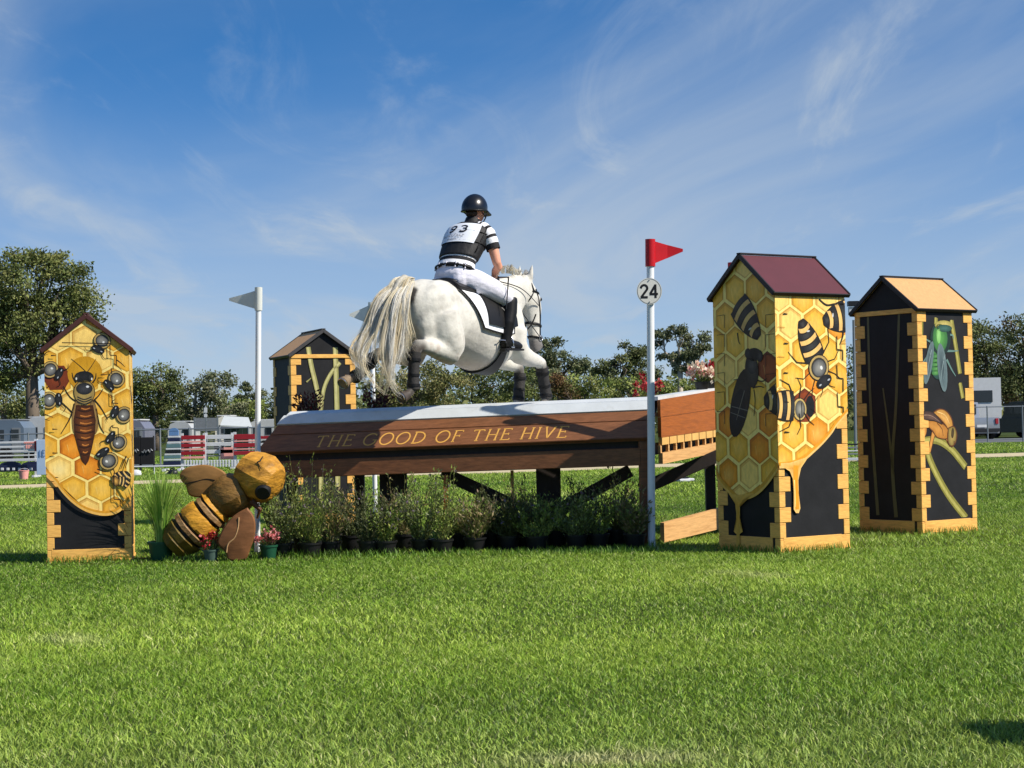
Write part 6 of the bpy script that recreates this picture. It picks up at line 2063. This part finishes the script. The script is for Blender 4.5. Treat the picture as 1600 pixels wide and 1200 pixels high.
def plank_fence(name, u0, u1, rows, Y, label, group, stand=True, posts=(PW,)):
    """show jumping rails: rows of (v_top, v_bottom, material)"""
    root = empty(name, gnd((u0 + u1) / 2, Y), 0, label, 'show jump', group)
    for (v0, v1, m, *ext) in rows:
        a, b = (ext[0], ext[1]) if ext else (u0, u1)
        q = MB(); prect(q, a, v0, b, v1, Y, .04); q.build('plank', m, root, world=True)
    if stand:
        for u in (u0 + 1, u1 - 1):
            g0_ = gnd(u, Y + .1); top = at(u, rows[0][0] - 3, Y + .1)
            q = MB(); q.beam((g0_.x, Y + .1, 0), (g0_.x, Y + .1, top.z), .08, .08, up=(1, 0, 0)); q.build('stand', posts[0], root, world=True)
            q = MB(); q.beam((g0_.x, Y - .25, .04), (g0_.x, Y + .45, .04), .06, .06); q.build('foot', posts[0], root, world=True)
    return root


plank_fence('show_jump', -30, 57, [(689, 694, PW), (696, 701, PW), (703, 708, PW), (710, 714, PW), (716, 722, PW)], 47, 'white show jump rails at the left edge of the showground', 'show jumps in the practice ring')
r_ = empty('jump_filler', gnd(20, 46.8), 0, 'navy arched filler with white slats below the white rails', 'show jump', 'show jumps in the practice ring')
q = MB(); prect(q, -30, 726, 57, 738, 46.8, .05); q.build('panel', PN, r_, world=True)
for k in range(9):
    q = MB(); prect(q, -26 + k * 9, 731, -22 + k * 9, 735, 46.74, .05); q.build('slat', PW, r_, world=True)
for u in (16, 50):
    q = MB(); c_ = at(u, 727, 46.85); q.prism([(.28 * math.cos(R(a)), .10 * math.sin(R(a))) for a in range(0, 181, 20)], 0, .05, lambda x, z, d: c_ + Vector((x, d, z))); q.build('arch', PN, r_, world=True)
r_ = empty('banner', gnd(48, 46.6), 0, 'pale banner with red lettering on the white rails', 'banner')
q = MB(); prect(q, 37, 689, 57, 705, 46.6, .03); bn = q.build('sheet', PW, r_, world=True)
for k in range(4):
    q = MB(); prect(q, 40 + k * 3.6, 695, 42.4 + k * 3.6, 701, 46.585, .012); q.build('letter', PPk, r_, world=True)
q = MB(); prect(q, 37, 690, 57, 693, 46.58, .012); q.build('red_stripe', PPk, r_, world=True)
q = MB(); prect(q, 54, 689, 57, 705, 46.57, .012); q.build('red_stripe', PR, r_, world=True)
r_ = empty('jump_wing', gnd(64, 46.5), 0, 'pale blue jump wing with blue letters beside the left tower', 'jump wing', 'jump wings in the practice ring')
q = MB(); prect(q, 57.5, 687, 73, 742, 46.5, .06); pn = q.build('panel', PLB, r_, world=True)
GLY['L'] = (.5, [[(.10, .03), (.10, .97)], [(0, .03), (.5, .03)]])
wo = at(57.5, 742, 46.49)
letters('LE', .07, .24, .47, .17, lambda s, t, d: wo + Vector((s, -d, t)), pn, PB, slant=0, sw=.16, gap=.3)
r_ = empty('bucket', gnd(36, 45), 0, 'pink plastic bucket on the grass by the white rails', 'bucket')
q = MB(); q.lathe([(.10, 0), (.13, .22), (.138, .22), (.138, .235), (.12, .235), (.105, .03)], (0, 0, 0), 14); o = q.build('pail', PPk, r_); auto_smooth(o)
q = MB(); q.tube([(.13 * math.cos(R(a)), .02, .23 + .05 * math.sin(R(a))) for a in range(0, 181, 20)], .006, 5); q.build('handle', PW, r_)


def caravan(name, u0, u1, vtop, Y, label, body, roof=None, depth=2.2, windows=2, group='caravans and awnings behind the ring'):
    a, b = gnd(u0, Y), gnd(u1, Y); zt = at((u0 + u1) / 2, vtop, Y).z; W_ = b.x - a.x
    root = empty(name, ((a.x + b.x) / 2, Y + depth / 2, 0), 0, label, 'caravan', group)
    h_ = W_ / 2; prof = [(-h_, .35), (h_, .35), (h_, zt - .35), (h_ - .18, zt - .08), (h_ - .4, zt), (-h_ + .4, zt), (-h_ + .12, zt - .1), (-h_, zt - .4)]
    q = MB(); q.prism(prof, -depth / 2, depth / 2, lambda x, z, d: Vector((x, d, z))); q.build('shell', body, root)
    for k in range(windows):
        cx = -h_ + W_ * (k + .6) / (windows + .2)
        q = MB(); q.box((cx, -depth / 2 - .01, zt * .66), (W_ / windows * .5, .03, zt * .22), None, .008); wd = q.build('window', M_glass, root)
        q = MB(); q.box((cx, -depth / 2 - .016, zt * .66 - zt * .12), (W_ / windows * .54, .04, .03)); q.build('sill', PG, wd)
    q = MB(); q.box((h_ * .75, -depth / 2 - .008, zt * .5), (W_ * .14, .02, zt * .62), None, .006); q.build('door', PG, root)
    q = MB(); q.box((0, 0, zt + .02), (W_ * .8, depth * .9, .05)); q.build('roof', roof or PW, root)
    for s in (-1, 1):
        q = MB(); q.tube([(s * h_ * .4, -depth / 2 - .02, .32), (s * h_ * .4, -depth / 2 + .2, .32)], .32, 14); q.build('wheel', M_tyre, root)
    return root


caravan('caravan', -60, 37, 657, 78, 'blue grey caravan with dark gaps at the left edge', mat('caravan_bluegrey', rgb(96, 110, 126), .4, .08, 2), PG, windows=4)
CVW = paint_mat('caravan_white', rgb(176, 178, 178))
caravan('caravan', 38, 90, 652, 80, 'white caravan partly behind the left honeycomb tower', CVW, CVW, windows=2)
caravan('caravan', 150, 226, 657, 76, 'grey caravan with white roof right of the left honeycomb tower', mat('caravan_grey', rgb(108, 110, 124), .4, .08, 2), PW, windows=3)
caravan('caravan', 262, 300, 659, 84, 'small white caravan under the pale forked tree', CVW, CVW, windows=2)
caravan('caravan', 336, 362, 650, 86, 'cream caravan beside the awning left of the pennant pole', paint_mat('cream', rgb(220, 214, 198)), PW, windows=1)
caravan('caravan', 388, 470, 656, 88, 'white caravan behind the pennant pole', CVW, CVW, windows=4)
# awning
r_ = empty('awning', gnd(368, 80), 0, 'white peaked awning with dark inside left of the pennant pole', 'awning')
q = MB(); a, b, c_, d_ = at(344, 664, 79), at(394, 667, 79), at(388, 652, 82), at(350, 650, 82)
q.add([a, b, c_, d_, a - Vector((0, 0, .06)), b - Vector((0, 0, .06)), c_ - Vector((0, 0, .06)), d_ - Vector((0, 0, .06))], [(0, 1, 2, 3), (4, 7, 6, 5), (0, 4, 5, 1), (1, 5, 6, 2), (2, 6, 7, 3), (3, 7, 4, 0)]); q.build('canopy', paint_mat('canvas', rgb(196, 200, 196)), r_, world=True)
for p_ in (a, b, c_, d_):
    q = MB(); q.tube([(p_.x, p_.y, 0), p_], .03, 6); q.build('pole', M_galv, r_, world=True)
q = MB(); q.add([c_, d_, (d_.x, d_.y, 0), (c_.x, c_.y, 0)], [(0, 1, 2, 3)]); q.build('back_wall', paint_mat('darkgreen', rgb(40, 56, 50)), r_, world=True)
# stock crate trailer of mesh
r_ = empty('mesh_trailer', gnd(322, 78), 0, 'grey mesh sided trailer behind the red rails', 'trailer')
for (u, v0, v1) in ((304, 652, 690), (340, 652, 690), (322, 652, 690)):
    q = MB(); prect(q, u - 1, v0, u + 1, v1, 78, .06); q.build('post', M_galv, r_, world=True)
for v in (652, 658, 664, 670, 676):
    q = MB(); prect(q, 304, v - .5, 340, v + .5, 78, .04); q.build('rail', M_galv, r_, world=True)
q = MB(); prect(q, 304, 653, 340, 674, 79, .04); q.build('back_panel', PG, r_, world=True)
r_ = empty('sign_post', gnd(321, 82), 0, 'two small white signs on a post above the trailer', 'sign')
q = MB(); q.tube([gnd(321, 82), at(321, 634, 82)], .04, 6); q.build('post', M_galv, r_, world=True)
for (v0, v1) in ((637, 645), (647, 652)):
    q = MB(); prect(q, 318.5, v0, 323.5, v1, 81.9, .03); q.build('sign_plate', PW, r_, world=True)
# black banners
M_banner = mat('black_banner', rgb(24, 22, 24), .7, .2, 4)
for i, (u0, u1) in enumerate(((201, 218), (219.5, 240))):
    r_ = empty('banner', gnd((u0 + u1) / 2, 52), 0, ('left' if i == 0 else 'right') + ' one of two black banners with pale script by the left tower', 'banner', 'black banners')
    q = MB(); prect(q, u0, 683, u1, 726, 52, .03); sh_ = q.build('sheet', M_banner, r_, world=True)
    for u in (u0, u1):
        g0_ = gnd(u, 52.06); q = MB(); q.tube([g0_, at(u, 681, 52.06)], .025, 6); q.build('post', PD, r_, world=True)
    P = [at(u0 + 2 + k * (u1 - u0 - 4) / 8, 706 - k * .3 + 2.6 * math.sin(k * 2.4), 51.975) for k in range(9)]
    q = MB(); q.tube(P, .022, 4); q.build('script', PG, sh_, world=True)
# striped wing
r_ = empty('jump_wing', gnd(269, 51), 0, 'blue and white striped jump wing with rounded top', 'jump wing', 'jump wings in the practice ring')
rows = [(673, 681, PB, 264, 279), (681, 684, PW, 262, 281), (684, 690, PN, 262, 281), (690, 693.5, PW, 261, 281.5), (693.5, 700, PT, 260, 282), (700, 703, PW, 259, 282), (703, 708.5, PD, 258, 282), (708.5, 711.5, PW, 257, 282), (711.5, 717, PT, 256, 282), (717, 720, PW, 255.5, 282), (720, 727, PN, 255, 282)]
for (v0, v1, m, a, b) in rows:
    q = MB(); prect(q, a, v0, b, v1, 51, .06); q.build('stripe', m, r_, world=True)
c_ = at(271.5, 674, 51); q = MB(); q.prism([(.13 * math.cos(R(a)), .10 * math.sin(R(a))) for a in range(0, 181, 15)], 0, .06, lambda x, z, d: c_ + Vector((x, d, z))); q.build('cap', PB, r_, world=True)
for u in (257, 281):
    q = MB(); g0_ = gnd(u, 51.1); q.beam((g0_.x, 50.8, .04), (g0_.x, 51.5, .04), .08, .08); q.build('foot', PW, r_, world=True)
SJ = 'show jumps in the practice ring'
plank_fence('show_jump', 283, 320, [(680, 687, PR), (688.5, 692, PPk), (693, 699, PR), (700.5, 704, PPk), (705, 711, PR), (713, 717, PPk)], 52, 'red planked show jump left of the white planks', SJ)
plank_fence('show_jump', 320.5, 364, [(679, 686.5, PW), (687.5, 689.5, PG), (690.5, 697.5, PW), (699, 701, PG, 320.5, 344), (702, 709, PW), (711, 713.5, PG, 320.5, 344), (699, 717.5, PPk, 344.5, 365)], 52.3, 'white planked show jump with pink panel between the red ones', SJ)
plank_fence('show_jump', 365.5, 402, [(678, 687, PR), (688, 690.5, PPk), (692, 699, PR), (700.5, 703, PPk), (704.5, 711, PR)], 52, 'red planked show jump beside the white pennant pole', SJ)
plank_fence('show_jump', 402, 470, [(680, 686, PR), (691, 697, PW), (703, 709, PR)], 53, 'red and white rails behind the pennant pole', SJ)
r_ = empty('picket_gate', gnd(330, 51), 0, 'low white picket filler below the red and white planks', 'gate')
q = MB(); prect(q, 286, 718, 378, 720.5, 51, .04); q.build('rail', PW, r_, world=True)
for k in range(20):
    q = MB(); prect(q, 287.5 + k * 4.6, 719, 290 + k * 4.6, 729.5, 50.96, .03); q.build('picket', PW, r_, world=True)


def wire_fence(name, pts, h, label, nrail=2, mesh=True, gap=3):
    """steel posts and rails with thin mesh between; pts world ground points"""
    root = empty(name, pts[0], 0, label, 'fence')
    for p_ in pts:
        q = MB(); q.tube([p_, p_ + Vector((0, 0, h))], .03, 6); q.build('post', M_galv, root, world=True)
    for a, b in zip(pts[:-1], pts[1:]):
        for k in range(nrail):
            z = h - .04 - k * (h - .15) / max(1, nrail - 1)
            q = MB(); q.tube([a + Vector((0, 0, z)), b + Vector((0, 0, z))], .022, 6); q.build('rail', M_galv, root, world=True)
        if mesh:
            q = MB(); L_ = (b - a).length; n = int(L_ / .16)
            for k in range(1, n):
                p_ = a.lerp(b, k / n); q.tube([p_ + Vector((0, 0, .05)), p_ + Vector((0, 0, h - .05))], .0018, 3, False)
            for k in range(1, int(h / .16)):
                q.tube([a + Vector((0, 0, k * .16)), b + Vector((0, 0, k * .16))], .0018, 3, False)
            tag(q.build('wire_mesh', M_galv, root, world=True), kind='stuff')
    return root


wire_fence('wire_fence', [gnd(u, 56) for u in (204, 250, 296, 342, 388, 434)], 1.25, 'galvanised wire panel fence behind the red and white show jumps')
wire_fence('wire_fence', [gnd(u, 58) for u in (-60, -8, 44, 96)], 1.2, 'galvanised wire fence behind the white rails at the left edge')
# low white running rail with pegs
def low_rail(name, pts, z, label):
    root = empty(name, pts[0], 0, label, 'rail')
    for a, b in zip(pts[:-1], pts[1:]):
        q = MB(); q.tube([a + Vector((0, 0, z)), b + Vector((0, 0, z))], .022, 6); q.build('rail', PW, root, world=True)
    for p_ in pts:
        q = MB(); q.tube([p_, p_ + Vector((0, 0, z + .02))], .018, 6); q.build('peg', PW, root, world=True)
low_rail('running_rail', [gnd(u, 47.5) for u in (-40, 30, 100, 170, 240, 310)], .22, 'low white running rail along the edge of the practice ring')
# bags on the grass
def bag(name, u, Y, s, m, label):
    root = empty(name, gnd(u, Y), 0, label, 'bag')
    q = MB(); q.loft([((0, 0, 0), (s, 0, 0), (0, s * .6, 0)), ((0, 0, s * .35), (s * 1.05, 0, 0), (0, s * .65, 0)), ((.02, 0, s * .75), (s * .8, 0, 0), (0, s * .45, 0)), ((0, 0, s * .95), (s * .4, 0, 0), (0, s * .2, 0))], 10)
    o = q.build('sack', m, root); auto_smooth(o)
    q = MB(); q.tube([(s * .35 * math.cos(R(a)), 0, s * .9 + s * .3 * math.sin(R(a))) for a in range(0, 181, 30)], .015, 5); q.build('handle', PD, root)
bag('bag', 210, 47, .16, PW, 'white bag beside the black banners'); bag('bag', 268, 47, .14, PD, 'small black bag on the grass before the striped wing'); bag('bag', 261, 47.1, .10, paint_mat('limebag', rgb(206, 210, 150)), 'pale yellow bag beside the small black bag')

# ------------------------------------------------------------------ vehicles on the right
def vehicle(name, loc_, rz, L, W_, H_, paint, label, prof, cab, wheels, cat, rear_glass=True):
    """prof: side outline (x, z) in fractions of L and H; cab: glasshouse outline; x forward"""
    root = empty(name, loc_, rz, label, cat)
    def extr(outline, w0, w1, zsplit=None):
        q = MB(); n = len(outline)
        rings_ = []
        for (yy, inset) in ((-w0 / 2, .04), (-w0 / 2 + .06, 0), (w0 / 2 - .06, 0), (w0 / 2, .04)):
            cx = sum(p_[0] for p_ in outline) / n; cz = sum(p_[1] for p_ in outline) / n
            rings_.append([Vector((cx + (x - cx) * (1 - inset), yy, cz + (z - cz) * (1 - inset))) for x, z in outline])
        vs_ = [v for r in rings_ for v in r]; fs = [tuple(range(n)), tuple(range(3 * n, 4 * n))[::-1]]
        for k in range(3):
            for i in range(n): fs.append((k * n + i, (k + 1) * n + i, (k + 1) * n + (i + 1) % n, k * n + (i + 1) % n))
        return q.add(vs_, fs)
    o = extr([(x * L, z * H_) for x, z in prof], W_, W_).build('body', paint, root); auto_smooth(o, 30)
    co_ = [(x * L, z * H_) for x, z in cab]
    if cab:
        o = extr(co_, W_ * .90, W_ * .8).build('cabin', paint, root); auto_smooth(o, 30)
        zs = [z for x, z in co_]; x0, x1 = min(x for x, z in co_), max(x for x, z in co_); zb, zt = min(zs), max(zs)
        for s in (-1, 1):
            for (a, b) in ((.14, .38), (.42, .68), (.71, .88)):
                q = MB(); q.box((x0 + (x1 - x0) * (a + b) / 2, s * W_ * .452, zb + (zt - zb) * .55), ((x1 - x0) * (b - a), .02, (zt - zb) * .6), None, .006); q.build('side_window', M_glass, root)
        q = MB(); q.box((x0 + .02, 0, zb + (zt - zb) * .56), (.06, W_ * .72, (zt - zb) * .62), None, .01); q.build('rear_window', M_glass, root)
        q = MB(); q.box((x1 - (x1 - x0) * .05, 0, zb + (zt - zb) * .55), (.1, W_ * .74, (zt - zb) * .6), None, .01); q.build('windscreen', M_glass, root)
    for (wx_, r) in wheels:
        for s in (-1, 1):
            q = MB(); q.tube([(wx_ * L, s * (W_ / 2 - .2), r), (wx_ * L, s * (W_ / 2 + .01), r)], r, 18); w_ = q.build('wheel', M_tyre, root); auto_smooth(w_)
            q = MB(); q.tube([(wx_ * L, s * (W_ / 2), r), (wx_ * L, s * (W_ / 2 + .02), r)], r * .62, 12); q.build('rim', M_galv, w_)
    for s in (-1, 1):
        q = MB(); q.box((min(x for x, z in prof) * L + .0, s * W_ * .40, H_ * .48), (.06, .14, .26), None, .01); q.build('tail_lamp', PR, root)
        q = MB(); q.box((max(x for x, z in prof) * L - .02, s * W_ * .36, H_ * .42), (.06, .28, .14), None, .01); q.build('headlamp', PW, root)
    q = MB(); q.box((min(x for x, z in prof) * L - .04, 0, H_ * .25), (.12, W_ * .92, .16), None, .02); q.build('bumper', PD if paint is not PW else PG, root)
    q = MB(); q.box((min(x for x, z in prof) * L - .07, 0, H_ * .36), (.02, .5, .12)); q.build('number_plate', PW, root)
    return root


P_black, P_silver = mat('car_black', rgb(34, 36, 42), .22, .05, 3, spec=.6), mat('car_silver', rgb(150, 154, 160), .25, .05, 3, spec=.6, metal=.4)
SUVP = [(-.48, .14), (.48, .14), (.49, .30), (.47, .47), (.30, .54), (-.49, .56), (-.50, .30)]
SUVC = [(-.49, .53), (.22, .53), (.08, .98), (-.40, 1.0), (-.47, .92)]
vehicle('parked_car', gnd(1606, 88), R(115), 4.6, 1.9, 1.78, P_black, 'black four wheel drive car parked at the right edge', SUVP, SUVC, ((-.30, .38), (.31, .38)), 'car')
UTP = [(-.49, .16), (.48, .16), (.49, .34), (.46, .48), (.28, .56), (-.02, .58), (-.49, .58), (-.50, .3)]
UTC = [(-.06, .56), (.26, .56), (.14, .98), (-.03, 1.0)]
vehicle('parked_utility', gnd(1501, 85), R(98), 5.0, 1.85, 1.75, P_silver, 'silver utility parked right beside the black hive tower', UTP, UTC, ((-.30, .37), (.32, .37)), 'car')
# motorhome
mh = empty('motorhome', gnd(1509, 95), R(90), 'white motorhome behind the silver utility', 'motorhome')
q = MB(); q.prism([(-3, .45), (2.6, .45), (2.9, 1.2), (2.2, 1.9), (2.9, 2.35), (2.85, 2.85), (2.4, 3.05), (-3, 3.05)], -1.1, 1.1, lambda x, z, d: Vector((x, d, z))); q.build('body', PW, mh)
for (x, z, w_, h_) in ((-1.6, 2.0, 1.0, .6), (.3, 2.0, 1.0, .6), (2.3, 2.6, .5, .25)):
    for s in (-1, 1):
        q = MB(); q.box((x, s * 1.1, z), (w_, .04, h_), None, .01); q.build('window', M_glass, mh)
q = MB(); q.box((-3.02, 0, 2.1), (.05, 1.3, .6), None, .01); q.build('rear_window', M_glass, mh)
for x in (-1.8, 1.9):
    for s in (-1, 1):
        q = MB(); q.tube([(x, s * .85, .36), (x, s * 1.12, .36)], .36, 16); q.build('wheel', M_tyre, mh)
for s in (-1, 1):
    q = MB(); q.box((2.75, s * 1.25, 1.75), (.12, .2, .35), None, .02); q.build('mirror', PD, mh)
wire_fence('wire_fence', [gnd(u, 74) for u in (1430, 1486, 1543, 1598, 1655)], 1.5, 'galvanised wire fence with rails in front of the parked cars', mesh=False)
# rail fence of treated pine behind
r_ = empty('rail_fence', gnd(1552, 100), 0, 'pale green timber rails behind the wire fence between the vehicles', 'fence')
PGn = paint_mat('treated_pine', rgb(150, 150, 92))
for u in (1546, 1556, 1566): q = MB(); prect(q, u - 1, 640, u + 1, 672, 100, .1); q.build('post', PGn, r_, world=True)
for v in (648, 660): q = MB(); prect(q, 1543, v, 1569, v + 3, 99.9, .06); q.build('rail', PGn, r_, world=True)
# lamp mast seen through the gap between the two right towers
r_ = empty('floodlight_mast', gnd(1336, 60), 0, 'white floodlight head on a mast in the gap between the right towers', 'mast')
q = MB(); q.tube([gnd(1336, 60), at(1334, 500, 60)], .05, 8); q.build('mast', M_galv, r_, world=True)
q = MB(); prect(q, 1326, 470, 1342, 478, 60, .3); q.build('hood', PD, r_, world=True)
q = MB(); prect(q, 1327, 479, 1341, 492, 60.05, .2); q.build('lamp_head', PW, r_, world=True)
plank_fence('show_jump', 1312, 1345, [(693, 696, PD), (698, 701, PG), (703.5, 706, PW), (708, 711, PG), (715, 720, PW)], 45, 'grey and white rails seen between the two right towers', SJ)
# white plates lying on the grass behind the jump
r_ = empty('marker_plate', gnd(1063, 33), R(20), 'strapped pair of white marker plates on the grass beyond the jump end', 'marker')
q = MB(); q.box((0, 0, .03), (.22, .3, .05), None, .015); q.build('plate', PW, r_); q = MB(); q.box((.2, .25, .03), (.24, .28, .05), None, .015); q.build('plate', PW, r_)
q = MB(); q.box((.1, .1, .075), (.05, .3, .03), None, .01); q.build('strap', PD, r_)
# ------------------------------------------------------------------ grass blades, real geometry, thinning with distance
M_blade = mat('grass_blade', rough=0.55, var=0.18, nscale=1.2, attr=True, trans=.28, spec=.4)


def grass(name, y0, y1, per_m2, hgt, wid, seed, label, nseg=2):
    rnd = np.random.default_rng(seed)
    half = lambda y: y * .30 + 1.0
    area = (half(y0) + half(y1)) * (y1 - y0)
    n = int(area * per_m2)
    yy = np.sqrt(rnd.uniform(0, 1, n) * (y1 ** 2 - y0 ** 2) + y0 ** 2)
    xx = rnd.uniform(-1, 1, n) * half(yy)
    if y1 > 30:                       # keep the sand track and the road bare
        d = np.stack([xx - CAMPOS.x, yy - CAMPOS.y, np.full(n, -EYE)], 1)
        dep = d @ np.array(_f); u_ = 800 + d @ np.array(_r) / dep * FPX; v_ = 600 - d @ np.array(_u) / dep * FPX
        keep = (np.abs(v_ - (758 - (u_ - 100) * (758 - 712.5) / 1420)) > 3.2) & ~((u_ > 1430) & (np.abs(v_ - (691 - (u_ - 1440) * 8 / 360)) < 3.6))
        xx, yy = xx[keep], yy[keep]; n = len(xx)
    # patchiness: clumps of longer and shorter, greener and drier turf
    P2 = np.stack([xx, yy, np.zeros(n)], 1)
    c1, c2, c3 = fbm(P2, 71, 1.1), fbm(P2, 72, 3.2), fbm(P2, 73, .35)
    H = hgt * (1 + .32 * c1 + .25 * c2) * rnd.uniform(.45, 1.25, n)
    H = np.maximum(H, hgt * .2) * .9
    az = rnd.uniform(0, 2 * np.pi, n); lean = rnd.uniform(.25, 1.7, n) * H
    dx, dy = np.cos(az), np.sin(az)
    w = wid * rnd.uniform(.6, 1.4, n)
    fa = rnd.uniform(0, np.pi, n); sx, sy = np.cos(fa) * w, np.sin(fa) * w
    base = np.stack([xx, yy, np.zeros(n)], 1)
    mid = base + np.stack([dx * lean * .3, dy * lean * .3, H * .6], 1)
    tip = base + np.stack([dx * lean, dy * lean, H], 1)
    side = np.stack([sx, sy, np.zeros(n)], 1)
    if nseg == 2:
        V = np.stack([base - side, base + side, mid + side * .8, mid - side * .8, tip], 1).reshape(-1, 3)
        b = np.arange(n)[:, None] * 5
        F = np.concatenate([b + np.array([[0, 1, 2]]), b + np.array([[0, 2, 3]]), b + np.array([[3, 2, 4]])], 0)
        rep = 5
    else:
        V = np.stack([base - side, base + side, tip], 1).reshape(-1, 3)
        F = np.arange(n * 3).reshape(n, 3); rep = 3
    ga, gb, gc = np.array(rgb(126, 162, 40)), np.array(rgb(178, 200, 78)), np.array(rgb(84, 122, 30))
    dryc = np.array(rgb(196, 194, 136))
    t = np.clip(.45 + .35 * c1 + .25 * c3 + rnd.normal(size=n) * .22, 0, 1)[:, None]
    C = gc * (1 - t) + gb * t
    C = np.where(rnd.uniform(0, 1, (n, 1)) < .25, ga, C)
    near = np.clip((7.2 - yy) / 1.6, 0, 1)
    dry = np.clip((c2 * .6 + c1 * .5 - .55) * 1.6, 0, .8) + near * .16
    # worn bare patch near the bottom edge
    worn = np.exp(-(((xx - .28) / .30) ** 2 + ((yy - 5.86) / .12) ** 2))
    dry = np.clip(dry + worn * .9 + (rnd.uniform(0, 1, n) < .05) * .7, 0, .95)[:, None]
    C = C * (1 - dry) + dryc * dry
    C = C * rnd.uniform(.8, 1.2, (n, 1))
    me = np_mesh(name, V, F, np.repeat(C, rep, 0), mats=[M_blade])
    return tag(link_mesh(name, me), label, 'grass', kind='stuff')


grass('near_grass', 5.2, 9.0, 7600, .028, .0023, 301, 'short mown grass in the foreground')
grass('grass', 9.0, 15.0, 4000, .030, .0029, 302, 'mown grass in front of the jump')
grass('mid_grass', 15.0, 26.0, 1300, .036, .0048, 303, 'mown grass under and around the jump', 1)
grass('far_grass', 26.0, 48.0, 320, .045, .010, 304, 'mown grass behind the jump', 1)
grass('distant_grass', 48.0, 84.0, 95, .05, .022, 305, 'mown grass beyond the sand track', 1)
# longer tufts against the feet of the towers, posts and pots
def tufts():
    rnd = np.random.default_rng(77)
    pts = []
    def seg(a, b, n):
        for k in range(n):
            t = rnd.uniform(0, 1); pts.append((a[0] + (b[0] - a[0]) * t + rnd.normal() * .012, a[1] + (b[1] - a[1]) * t - abs(rnd.normal() * .02)))
    seg((2.174, 14.70), (2.81, 15.12), 260); seg((1.74, 15.35), (2.174, 14.70), 260)
    seg((3.79, 16.68), (4.43, 17.12), 200); seg((3.34, 17.3), (3.79, 16.68), 200)
    seg((-4.03, 15.42), (-3.33, 15.54), 260); seg((-2.55, 20.68), (-1.84, 20.98), 150)
    seg((-2.2, 15.55), (1.1, 15.05), 900); seg((-3.0, 15.35), (-2.2, 15.3), 260); seg((1.15, 15.8), (1.28, 15.85), 40)
    P = np.array([(x, y, 0) for x, y in pts]); n = len(P)
    H = rnd.uniform(.03, .085, n); az = rnd.uniform(0, 6.28, n); w = rnd.uniform(.0018, .0034, n)
    d = np.stack([np.cos(az), np.sin(az), np.zeros(n)], 1); s = np.stack([-np.sin(az), np.cos(az), np.zeros(n)], 1) * w[:, None]
    up = np.array([0, 0, 1.0])
    mid = P + d * (H * .15)[:, None] + up * (H * .6)[:, None]; tip = P + d * (H * .5)[:, None] + up * H[:, None]
    V = np.stack([P - s, P + s, mid + s * .8, mid - s * .8, tip], 1).reshape(-1, 3); b = np.arange(n)[:, None] * 5
    F = np.concatenate([b + np.array([[0, 1, 2]]), b + np.array([[0, 2, 3]]), b + np.array([[3, 2, 4]])], 0)
    C = np.array(rgb(104, 142, 46)) * rnd.uniform(.7, 1.3, (n, 1))
    tag(link_mesh('grass_tufts', np_mesh('grass_tufts', V, F, np.repeat(C, 5, 0), mats=[M_blade])), 'longer grass tufts left against the tower feet and pots', 'grass', kind='stuff')
tufts()
